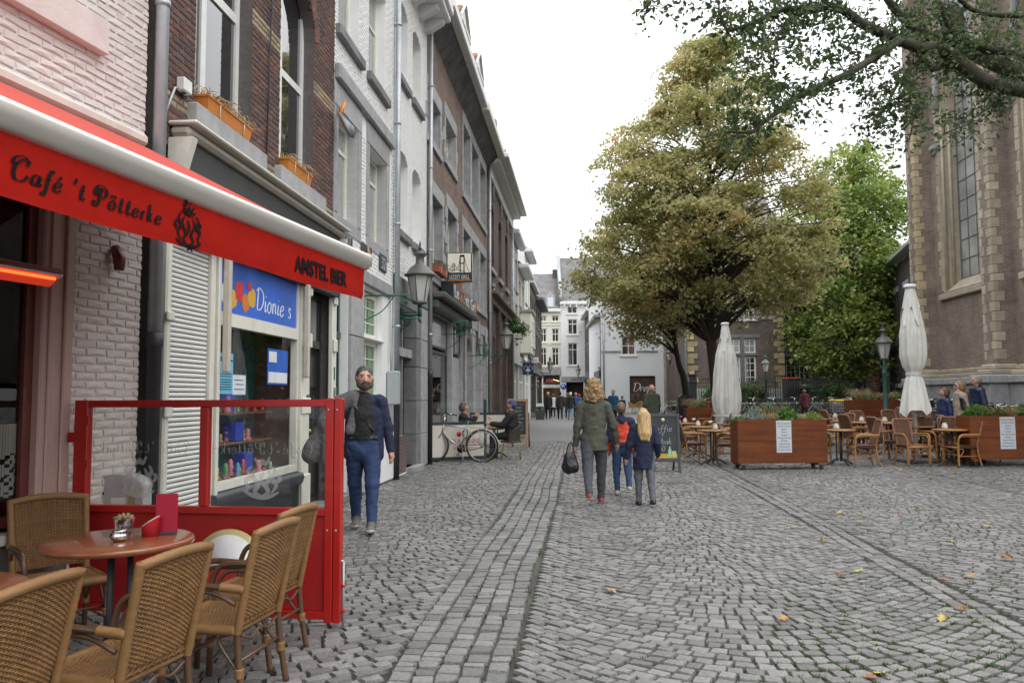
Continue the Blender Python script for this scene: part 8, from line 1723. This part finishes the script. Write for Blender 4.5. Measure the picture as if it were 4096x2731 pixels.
q = A(3010, 1585, 51.5); bush('round clipped green shrub behind the railings near the lamp post', q.x, 51.5, 1.05, 1.15, 1.3, M_leaf('box_leaf', [(0, (.04, .075, .015)), (.6, (.09, .14, .03)), (1, (.16, .2, .05))]), 160, .07, 3)
q = A(3350, 1590, 52); bush('dark low shrub behind the railings below the maple', q.x, 52, 1.05, 1.3, 1.2, leafg, 150, .08, 4)
q = A(2850, 1600, 51.5); bush('small green shrub behind the gate posts', q.x, 51.5, 1.05, .7, 1.0, leafg, 70, .07, 5)
b = MB(); rg = random.Random(3)
for k in range(5000):
 x = rg.uniform(11.2, 29); y = rg.uniform(50.4, 52.6); h = rg.uniform(.06, .22); dx = rg.gauss(0, .05); b.add([(x - .02, y, 1.0), (x + .02, y, 1.0), (x + dx, y + rg.gauss(0, .04), 1.02 + h)], [(0, 1, 2)])
o = b.build('bank_grass', M_leaf('bank_grass_blade', [(0, (.03, .07, .015)), (.6, (.07, .13, .03)), (1, (.12, .18, .05))])); tag(o, 'rough grass on the bank behind the railings', 'grass', kind='stuff')
F = Fac('hanging_trough', 'green trailing plant on a bracket behind the second lantern', 'plant', LO, LA, 37.0); C_, N_, tp = crown((0, 0, 0), [(0, .3), (.3, .45), (.6, .3)], 1, 50, 20, .06, 6, .5, .14, .8, .2)
b = MB(); b.tube([(0, .6, 0), (0, -.1, 0)], .02, 6); b.cbox(-.4, .4, -.25, .15, -.25, 0, .03); b.build('trough', cream_wood, F.t); mk('foliage', leaves_mesh('foliage', C_, N_, .06, leafg, False, rL), F.t); F.t.location = A(2068, 1335, 36.5) ; 
def field(prims, P, want=False):
 best = np.full(len(P), 1e3); F = np.full(len(P), 1e3); tg = np.zeros(len(P), int)
 for i, q in enumerate(prims):
  kind, a, b_, r0, r1, tag_, sc = q; s = np.array(sc); a = np.array(a); b_ = np.array(b_)
  lo = np.minimum(a, b_) - max(r0, r1) * s.max() - .12; hi = np.maximum(a, b_) + max(r0, r1) * s.max() + .12
  m = np.all((P > lo) & (P < hi), 1)
  if not m.any(): continue
  p = (P[m] - a) / s; ab = (b_ - a) / s; L2 = ab @ ab
  t = np.clip(p @ ab / L2, 0, 1) if L2 > 1e-12 else np.zeros(len(p))
  d = (np.linalg.norm(p - t[:, None] * ab, axis=1) - (r0 + (r1 - r0) * t)) * s.min()
  if kind == 'f':
   tu = p @ ab / L2; d = np.maximum((np.linalg.norm(p - tu[:, None] * ab, axis=1) - (r0 + (r1 - r0) * t)) * s.min(), (tu - 1) * math.sqrt(L2))
  f = F[m]; k = .022; h = np.clip(.5 + .5 * (f - d) / k, 0, 1); F[m] = f + (d - f) * h - k * h * (1 - h)
  if want: bb = best[m]; w = d < bb; bb[w] = d[w]; best[m] = bb; tt = tg[m]; tt[w] = tag_; tg[m] = tt
 return (F, tg) if want else F
def skin_surface(prims, vox):
 pts = np.array([v for q in prims for v in (q[1], q[2])]); R_ = max(max(q[3], q[4]) * max(q[6]) for q in prims) + 2 * vox
 lo = pts.min(0) - R_; n = np.ceil((pts.max(0) + R_ - lo) / vox).astype(int) + 1
 g = np.stack(np.meshgrid(*[lo[i] + np.arange(n[i]) * vox for i in range(3)], indexing='ij'), -1); F = field(prims, g.reshape(-1, 3)).reshape(n)
 I = F < 0; cs = [I[i:n[0] - 1 + i, j:n[1] - 1 + j, k:n[2] - 1 + k] for i in (0, 1) for j in (0, 1) for k in (0, 1)]; cnt = sum(c.astype(int) for c in cs); act = (cnt > 0) & (cnt < 8)
 ci = np.argwhere(act); vid = -np.ones(act.shape, int); vid[act] = np.arange(len(ci)); S = np.zeros((len(ci), 3)); W_ = np.zeros(len(ci)); co = np.array([(i, j, k) for i in (0, 1) for j in (0, 1) for k in (0, 1)])
 for u in range(8):
  for v in range(u + 1, 8):
   if np.abs(co[u] - co[v]).sum() != 1: continue
   A_ = ci + co[u]; B_ = ci + co[v]; fa = F[tuple(A_.T)]; fb = F[tuple(B_.T)]; m = (fa < 0) != (fb < 0); t = fa[m] / (fa[m] - fb[m]); S[m] += A_[m] + (B_ - A_)[m] * t[:, None]; W_[m] += 1
 V = lo + S / W_[:, None] * vox; Q = []
 for ax in range(3):
  o = [i for i in range(3) if i != ax]; sl = [slice(1, n[i] - 1) for i in range(3)]; sl[ax] = slice(0, n[ax] - 1); s2 = list(sl); s2[ax] = slice(1, n[ax]); a = I[tuple(sl)]; b_ = I[tuple(s2)]; e = np.argwhere(a != b_); 
  if not len(e): continue
  fl = a[tuple(e.T)]; e = e + np.array([0 if i == ax else 1 for i in range(3)]); c = []
  for d0, d1 in ((0, 0), (1, 0), (1, 1), (0, 1)): x = e.copy(); x[:, o[0]] -= d0; x[:, o[1]] -= d1; c.append(vid[tuple(x.T)])
  q = np.stack(c, 1); flip = fl if ax != 1 else ~fl; q[flip] = q[flip][:, ::-1]; Q.append(q)
 Q = np.concatenate(Q); Q = Q[(Q >= 0).all(1)]
 return V, Q
def fold(V, amp, fr, st=(1, 1, .45)): return np.array([noise.noise(Vector(v * np.array(st)) * fr) + .5 * noise.noise(Vector(v) * fr * 2.3 + Vector((7, 3, 1))) for v in V]) * amp
def blob(name, prims, mats, vox, parent, amp=.0, fr=9., st=(1, 1, .45), soft=()):
 V, Q = skin_surface(prims, vox); _, tv = field(prims, V, True)
 if amp:
  me = np_mesh('tmp', V, Q, mats[0]); N = np.zeros(len(V) * 3, dtype=np.float32); me.vertices.foreach_get('normal', N); bpy.data.meshes.remove(me); k = fold(V, amp, fr, st); k[np.isin(tv, soft)] = 0; V = V + N.reshape(-1, 3) * k[:, None]
 _, tf = field(prims, V[Q].mean(1), True); return mk(name, np_mesh(name, V, Q, mats, True, tf), parent)
skinm = M('skin', (.50, .27, .19), .55, .06, 12)
def C3(p): return tuple(float(v) for v in p)
SK, TOP, PAN, SHO, SOL, X1, X2 = range(7)
def person(label, X, Y, face, H, cols, legL=(0, 0, 0), legR=(0, 0, 0), armL=(0, .12, .2), armR=(0, .12, .2), vox=.012, coat=0., bulk=0., hair='short', hairm=None, turn=0., sit=None, extra=(), hextra=(), fingers=False, group=None, beard=None, z=None):
 P = []; c = lambda a, b_, r0, r1, t, s=(1, 1, 1): P.append(('c', C3(np.array(a) * H), C3(np.array(b_) * H), r0 * H, r1 * H, t, s)); bk = bulk
 low = []; hipz = .53
 for sd, (a, k, ft) in ((1, legL), (-1, legR)):
  h = np.array((sd * .052, 0, hipz)); kn = h + .245 * np.array((sd * .03, -math.sin(a), -math.cos(a))); an = kn + .24 * np.array((0, -math.sin(a - k), -math.cos(a - k)))
  g = a - k + ft; ux = np.array((0, -math.cos(g), math.sin(g))); uz = np.array((0, math.sin(g), math.cos(g)))
  c(h, kn, .062, .042, PAN, (1, 1.05, 1)); c(kn, an, .042, .029, PAN, (1, 1.05, 1)); heel = an - uz * .022 - ux * .022; toe = an - uz * .030 + ux * .085
  c(heel, an + ux * .02, .022, .024, SHO); c(heel + ux * .02, toe, .022, .02, SHO, (1.1, 1, .9)); c(heel - uz * .014 - ux * .004, toe - uz * .008 + ux * .008, .014, .014, SOL, (1.5, 1, .7)); low += [(heel - uz * .024)[2], (toe - uz * .018)[2]]
 c((0, 0, .50), (0, 0, .55), .078, .072, PAN, (1.2, .95, 1)); c((0, 0, .57), (0, -.005, .66), .068 + bk, .07 + bk, TOP, (1.2, .9, 1)); c((0, 0, .66), (0, .004, .775), .076 + bk, .066 + bk, TOP, (1.3, .9, 1)); c((-.085, .005, .80), (.085, .005, .80), .038 + bk * .6, .038 + bk * .6, TOP)
 if coat: P.append(('f', C3(np.array((0, .002, .64)) * H), C3(np.array((0, .002, .47 - coat)) * H), (.068 + bk) * H, (.086 + bk) * H, TOP, (1.22, 1, 1)))
 for sd, (a, sp, e) in ((1, armL), (-1, armR)):
  s = np.array((sd * .105, .005, .795)); d = np.array((sd * math.sin(sp), -math.sin(a) * math.cos(sp), -math.cos(a) * math.cos(sp))); el = s + d * .165; a2 = a + e; d2 = np.array((sd * math.sin(sp) * .6, -math.sin(a2), -math.cos(a2))); d2 /= np.linalg.norm(d2); w = el + d2 * .14
  c(s, el, .036 + bk * .7, .031 + bk * .7, TOP); c(el, w, .031 + bk * .7, .024 + bk * .5, TOP); pm = w + d2 * .045; c(w, pm, .017, .019, SK, (1, 1.0, 1))
  sx = np.cross(d2, (sd, 0, 0)); 
  if fingers:
   for k in range(4): o = sx * (.012 - .008 * k); c(pm + o, pm + o * 1.2 + d2 * (.022, .026, .027, .021)[k] + np.array((-sd * .004, 0, 0)), .0055, .005, SK); c(pm + o * 1.2 + d2 * .022 + np.array((-sd * .004, 0, 0)), pm + o * 1.2 + d2 * .036 + np.array((-sd * .014, 0, 0)), .005, .0042, SK)
   c(w + d2 * .015 + sx * .012, w + d2 * .04 + sx * .026, .0065, .0055, SK)
  else: c(pm, pm + d2 * .04, .017, .011, SK)
 ct, sn = math.cos(turn), math.sin(turn); rt = lambda x, y, zz: (x * ct - y * sn, x * sn + y * ct, zz)
 c((0, .006, .82), (0, -.006, .885), .031, .029, SK); c(rt(0, -.004, .942), rt(0, -.010, .934), .056, .056, SK, (.84, 1, 1.05)); c(rt(0, -.028, .905), rt(0, -.024, .915), .036, .042, SK, (.95, 1, 1)); c(rt(0, -.066, .936), rt(0, -.073, .919), .006, .0085, SK)
 for sd in (-1, 1): c(rt(sd * .049, .0, .938), rt(sd * .05, .002, .922), .011, .008, SK, (.6, 1, 1))
 for q in extra: c(*q)
 dz = -min(low) * H if sit is None else (sit - .47 * H)
 P = [(k, (a[0], a[1], a[2] + dz), (b_[0], b_[1], b_[2] + dz), r0, r1, t, s) for k, a, b_, r0, r1, t, s in P]
 g = zg(X, Y) if z is None else z
 t = thing('person', label, 'person', (X, Y, g), R(180 - face), group); mats = [skinm if m is None else m for m in cols]
 blob('body', P, mats, vox, t, .009 if vox < .016 else .005, 12, (1, 1, 1.3), (SK, SHO, SOL))
 Hh = []; hc = lambda a, b_, r0, r1, s=(1, 1, 1): Hh.append(('c', C3(np.array(rt(*a)) * H + (0, 0, dz)), C3(np.array(rt(*b_)) * H + (0, 0, dz)), r0 * H, r1 * H, 0, s))
 if hair:
  hc((0, .006, .955), (0, .012, .945), .058, .06, (.9, 1, 1)); hc((0, .03, .93), (0, .03, .90 if hair != 'short' else .918), .045, .036)
  if hair in ('long', 'curly', 'bob', 'tail'): hc((-.03, .012, .94), (-.04, .015, .90), .035, .03); hc((.03, .012, .94), (.04, .015, .90), .035, .03)
  for q in hextra: hc(*q)
  o = blob('hair', Hh, [hairm], vox * .8, t, {'curly': .03, 'long': .007}.get(hair, .006), 22 if hair == 'curly' else 40, (1, 1, 1) if hair == 'curly' else (1, 1, .12))
 fz = lambda zz: zz * H + dz
 if vox < .016 and abs(((face + 180) % 360) - 180) > 60:
  for sd in (-1, 1):
   b = MB(); e = np.array(rt(sd * .021, -.058, .942)) * H; b.ball((e[0], e[1], e[2] + dz), .0065 * H, 8, 0, 1.4, .8, .7); b.build('eye', M('dark_eye', (.03, .02, .015), .2), t)
   b = MB(); e0 = np.array(rt(sd * .009, -.064, .953)) * H; e1 = np.array(rt(sd * .033, -.055, .955)) * H; b.tube([(e0[0], e0[1], e0[2] + dz), (e1[0], e1[1], e1[2] + dz)], .0032 * H, 5); b.build('eyebrow', hairm or skinm, t)
  b = MB(); m0 = [np.array(rt(x, -.0665 + abs(x) * .25, .9035)) * H for x in (-.016, 0, .016)]; b.tube([(p[0], p[1], p[2] + dz) for p in m0], .003 * H, 5); b.build('mouth', M('lips', (.36, .13, .11), .5), t)
 if beard:
  Bp = [('c', C3(np.array(rt(x, y, zz)) * H + (0, 0, dz)), C3(np.array(rt(x2, y2, z2)) * H + (0, 0, dz)), r0 * H, r1 * H, 0, (1, 1, 1)) for (x, y, zz, x2, y2, z2, r0, r1) in ((-.042, -.012, .925, -.034, -.034, .893, .012, .016), (.042, -.012, .925, .034, -.034, .893, .012, .016), (-.03, -.04, .89, 0, -.052, .882, .016, .02), (.03, -.04, .89, 0, -.052, .882, .016, .02), (-.018, -.062, .908, .018, -.062, .908, .007, .007))]
  blob('beard', Bp, [beard], vox * .7, t, .004, 60, (1, 1, 1))
 return t, dz
def cl(key, c, rough=.85, **k): return M(key, c, rough, .10, 14, .25, 220, **k)
navy = cl('navy_cloth', (.012, .017, .045)); blackc = cl('black_cloth', (.014, .014, .016)); jean = cl('blue_denim', (.024, .046, .12)); olive = cl('olive_cotton', (.075, .078, .055)); greyj = cl('grey_denim', (.06, .064, .075)); pale_sole = cl('pale_sole', (.5, .48, .42)); leather = M('black_leather', (.015, .015, .016), .3, .1); redsh = M('rose_leather', (.30, .05, .05), .4, .15); greysh = cl('grey_suede', (.14, .13, .12)); greyc = cl('grey_coat_cloth', (.125, .115, .115)); dkred = cl('maroon_cloth', (.085, .012, .02)); orange = cl('orange_red_shell', (.62, .06, .025), .5)
hb = M('grey_black_hair', (.055, .052, .05), .6, .4, 60); hbl = M('blond_hair', (.50, .34, .15), .5, .45, 9, .6, 14, stretch=(8, 8, .6)); hcu = M('honey_curls', (.29, .185, .085), .5, .45, 45); hbr = M('brown_hair', (.13, .07, .035), .5, .3, 50); hgr = M('grey_hair', (.25, .24, .23), .6, .2, 50)
t, dz = person('bearded man in navy blazer and jeans walking towards us past the red screen', -1.66, 8.95, 176, 1.82, [skinm, navy, jean, greysh, pale_sole, blackc, leather], legL=(.22, .05, .05), legR=(-.25, .12, .35), armL=(-.02, .24, .12), armR=(-.25, .45, .2), vox=.0105, hair='short', hairm=hb, turn=.25, fingers=True, beard=M('dark_beard', (.06, .048, .04), .8, .4, 80),
 extra=[((0, -.024, .60), (0, -.026, .70), .066, .066, X1, (1.1, .85, 1)), ((0, -.03, .71), (0, -.022, .805), .062, .046, X1, (1.1, .9, 1)), ((.075, -.01, .72), (.082, -.012, .47), .038, .042, TOP), ((-.075, -.01, .72), (-.082, .0, .47), .036, .04, TOP), ((0, .03, .66), (0, .03, .46), .07, .075, TOP, (1.2, .7, 1)), ((-.05, -.066, .765), (.068, -.068, .615), .007, .007, X2), ((-.075, -.055, .572), (.075, -.055, .572), .012, .012, X2, (1, 1, .8))])
H = 1.82; Pc = [('c', C3(np.array(a) * H + (0, 0, dz)), C3(np.array(b_) * H + (0, 0, dz)), r0 * H, r1 * H, 0, s) for a, b_, r0, r1, s in (((-.05, -.02, .82), (-.13, .0, .78), .045, .06, (1, .9, 1)), ((-.13, 0, .78), (-.22, .03, .66), .055, .07, (1, .8, 1)), ((-.20, .03, .68), (-.30, .06, .50), .055, .075, (1, .6, 1)), ((-.22, .02, .62), (-.20, .02, .44), .05, .06, (1, .6, 1)), ((-.27, .05, .55), (-.33, .06, .47), .05, .06, (1, .6, 1)), ((-.04, -.045, .80), (-.075, -.055, .62), .022, .03, (1, .8, 1)))]
blob('grey_coat', Pc, [greyc], .012, t, .014, 11, (1, 1, .35))
wx = 1.13
t, dz = person('woman with honey curls in an olive jacket walking away from us', wx, 11.1, 2, 1.70, [skinm, olive, greyj, redsh, pale_sole, olive, olive], legL=(-.34, .45, .95), legR=(.20, .04, -.02), armL=(.02, .18, .10), armR=(.06, .33, .25), vox=.0105, coat=.03, bulk=.003, hair='curly', hairm=hcu, fingers=True, hextra=[((-.03, .02, .92), (-.045, .02, .865), .045, .038), ((.03, .02, .92), (.045, .02, .865), .045, .038), ((0, .035, .92), (0, .04, .86), .05, .04), ((0, .01, .97), (0, .01, .95), .058, .06)])
b = MB(); b.tube([(-.05, .155, .63 * 1.7 + dz), (.05, .155, .625 * 1.7 + dz)], .008, 6); b.build('belt_tab', cl('tan_cord', (.25, .1, .04)), t)
H2 = 1.38; tb_, dz = person('boy in an orange and navy jacket beside the woman', 1.66, 12.2, 4, H2, [skinm, orange, jean, pale_sole, pale_sole, navy, orange], legL=(-.1, .2, .2), legR=(-.38, .35, .85), armL=(.1, .1, .2), armR=(-.15, .12, .1), vox=.011, coat=0, bulk=.006, hair='short', hairm=hbr, extra=[((-.085, .006, .795), (.085, .006, .795), .05, .05, X1), ((0, .02, .83), (0, .03, .80), .045, .05, X1), ((.105, .005, .79), (.13, .02, .62), .047, .042, X1), ((-.105, .005, .79), (-.13, .02, .62), .047, .042, X1), ((0, 0, .545), (0, 0, .54), .084, .084, X1, (1.2, .95, .5))])
H3 = 1.30; tg_, dz = person('girl with long straight blond hair in a navy coat', 1.80, 11.0, -2, H3, [skinm, navy, cl('grey_leggings', (.11, .11, .125)), leather, leather, leather, navy], legL=(.05, .1, .1), legR=(-.22, .2, .3), armL=(.05, .28, .1), armR=(-.3, .2, .9), vox=.011, coat=.09, bulk=.012, hair='long', hairm=hbl, extra=[((.054, .0, .15), (.054, .002, .04), .03, .026, X1)] if False else (), hextra=[((0, .045, .93), (0, .075, .76), .05, .05, (1.25, .8, 1)), ((-.035, .03, .9), (-.045, .06, .74), .035, .02), ((.035, .03, .9), (.045, .06, .74), .035, .02), ((0, .07, .80), (.01, .085, .70), .045, .03, (1.5, .6, 1)), ((-.03, .07, .78), (-.04, .08, .67), .02, .01), ((.03, .07, .78), (.035, .08, .69), .02, .008)])
hp = Vector((wx - .34, 11.02, 0)); t = thing('handbag', 'black leather handbag hanging from the hand of the woman with curls', 'bag', (hp.x, hp.y, .44)); Pb = [('c', (0, 0, .10), (0, 0, .20), .115, .09, 0, (1, .7, 1)), ('c', (-.05, 0, .07), (.05, 0, .07), .07, .07, 0, (1, .9, 1))]
blob('bag', Pb, [leather], .012, t, .012, 16)
for yy in (-.03, .03): b = MB(); b.tube(s3([(-.05, yy, .26), (-.02, yy, .38), (.03, yy, .40), (.05, yy, .27)]), .008, 6); b.build('strap', leather, t)
person('woman with dark bob and orange scarf seated behind the glass screen', -1.22, 20.0, 80, 1.66, [skinm, blackc, blackc, leather, leather, cl('orange_scarf', (.45, .13, .04)), navy], legL=(1.5, 1.5, 0), legR=(1.5, 1.5, 0), armL=(.6, .1, 1.9), armR=(.6, .1, 1.9), vox=.014, coat=.0, bulk=.012, hair='bob', hairm=M('auburn_hair', (.06, .02, .015), .5, .3, 50), sit=.46, extra=[((0, -.01, .83), (0, -.03, .80), .045, .04, X1)])
person('man in striped beanie and black coat seated with his back to the menu board', -.02, 19.1, -80, 1.76, [skinm, blackc, blackc, leather, leather, cl('wine_scarf', (.1, .02, .02)), navy], legL=(1.5, 1.4, 0), legR=(1.5, 1.5, 0), armL=(.7, .15, 1.0), armR=(.6, .15, 1.0), vox=.014, coat=.02, bulk=.02, hair='short', hairm=M('purple_blue_beanie', (.06, .07, .16), .9, .6, 18, stretch=(.2, .2, 6)), sit=.46, extra=[((0, 0, .83), (0, -.01, .80), .045, .045, X1)])
def far(label, xn, Y, face, H, top, pan, hr, hair='short', vox=.022, coat=.04, bulk=.012, st=.22, shoe=None, **k):
 p = A(xn, 1600, Y); return person(label, p.x, Y, face, H, [skinm, top, pan, shoe or leather, pale_sole, top, top], legL=(st, .05, 0), legR=(-st, .15, .3), armL=(-.15, .15, .25), armR=(.2, .15, .25), vox=vox, coat=coat, bulk=bulk, hair=hair, hairm=hr, **k)
wht = cl('white_jacket', (.6, .6, .6)); blu = cl('blue_jacket', (.03, .09, .26)); teal_c = cl('teal_blue_shell', (.03, .12, .22)); lightj = cl('light_denim', (.22, .30, .42)); grn = cl('moss_green_coat', (.05, .062, .042)); hred = M('ginger_hair', (.30, .06, .025), .6, .3, 40)
far('fair haired walker in black coat on the left of the lane', 2192, 53, 0, 1.80, blackc, blackc, hbl)
far('walker in a white jacket half hidden between two dark coats', 2212, 58, 0, 1.68, wht, blackc, hbr)
far('walker in a dark brown coat and cap in the lane', 2240, 52, 2, 1.80, cl('dark_brown_coat', (.03, .022, .024)), blackc, blackc)
far('walker with white cap and pale jeans in the lane', 2282, 51, 0, 1.76, blackc, lightj, wht)
far('walker in olive jacket just behind the white cap', 2270, 55, 5, 1.74, olive, jean, hbr)
far('bald walker in blue jacket near the woman with curls', 2303, 58, -5, 1.76, blu, blackc, skinm)
far('ginger haired walker in blue beside the bald man', 2316, 57, 0, 1.66, blu, jean, hred, 'bob')
far('woman in black coat glimpsed behind the curly haired woman', 2416, 44, 180, 1.66, blackc, blackc, hbr, 'bob')
far('man in teal and navy jacket standing before the white house', 2453, 40, 200, 1.80, teal_c, navy, hbr, st=.05)
far('bald man in moss green hooded coat standing by the chalk board', 2607, 27, -8, 1.84, grn, blackc, skinm, vox=.018, coat=.06, bulk=.025, st=.04, extra=[((0, .04, .82), (0, .045, .79), .045, .05, TOP)])
p = A(2490, 1600, 61.2); person('dark haired guest seated on a cane chair before the white house', p.x, 61.3, 10, 1.72, [skinm, navy, blackc, leather, leather, navy, navy], legL=(1.5, 1.5, 0), legR=(1.5, 1.5, 0), vox=.024, hair='short', hairm=hb, sit=.46)
p = A(2542, 1600, 66.0); person('woman with a red laptop inside the lettered shop window', p.x, 65.4, 180, 1.68, [skinm, blackc, blackc, leather, leather, navy, navy], legL=(1.4, 1.4, 0), legR=(1.4, 1.4, 0), vox=.024, hair='long', hairm=hbr, sit=.75)
far('child in maroon hooded coat facing the railings', 3218, 38, 5, 1.42, dkred, blackc, hbr, vox=.018, coat=.06, bulk=.025, st=.05)
far('girl with dark hair in a navy padded coat near the church', 3778, 18.7, -85, 1.50, cl('royal_navy_padded', (.018, .03, .10), .5), blackc, hbr, 'tail', vox=.015, coat=.05, bulk=.016, st=.1, hextra=[((0, .04, .95), (0, .06, .93), .035, .03), ((0, .03, .9), (0, .05, .83), .04, .025)])
tw, dz = far('woman in beige coat with dark leather sleeves and sunglasses', 3840, 18.4, -80, 1.66, cl('beige_wool', (.36, .285, .235)), blackc, M('ash_blond_hair', (.24, .155, .075), .5, .3, 50), 'tail', vox=.014, coat=.14, bulk=.018, st=.1, extra=[((0, -.01, .845), (0, .0, .81), .05, .055, X1), ((.105, .005, .79), (.135, .01, .63), .046, .042, X2)], hextra=[((0, .05, .92), (0, .085, .84), .03, .03), ((0, .04, .93), (0, .05, .9), .04, .03)])
tw.children[0].data.materials[6] = leather
b = MB(); b.cbox(-.07, .07, -.115, -.09, .936 * 1.66 + dz, .955 * 1.66 + dz, .008); b.build('sunglasses', leather, tw)
tm, dz = far('grey haired man in a navy quilted jacket near the church wall', 3908, 18.8, -84, 1.75, cl('quilted_navy', (.016, .022, .06), .4), navy, hgr, vox=.014, coat=.03, bulk=.022, st=.05, extra=[((0, .03, .83), (0, .045, .80), .05, .055, TOP)])
Bq = MB(); Bq.tube([(-.085, -.10, 1.75 * .945 + dz), (.085, -.10, 1.75 * .945 + dz)], .008, 5); Bq.build('glasses', leather, tm)
b = MB()
for k in range(9): zz = (.56 + .028 * k) * 1.76 + dz; b.tube([(.168 * math.cos(a), .128 * math.sin(a), zz) for a in np.linspace(0, 6.283, 22)], .006, 4, 0, False)
o = b.build('quilt_seams', navy, tm); o['kind'] = 'stuff'
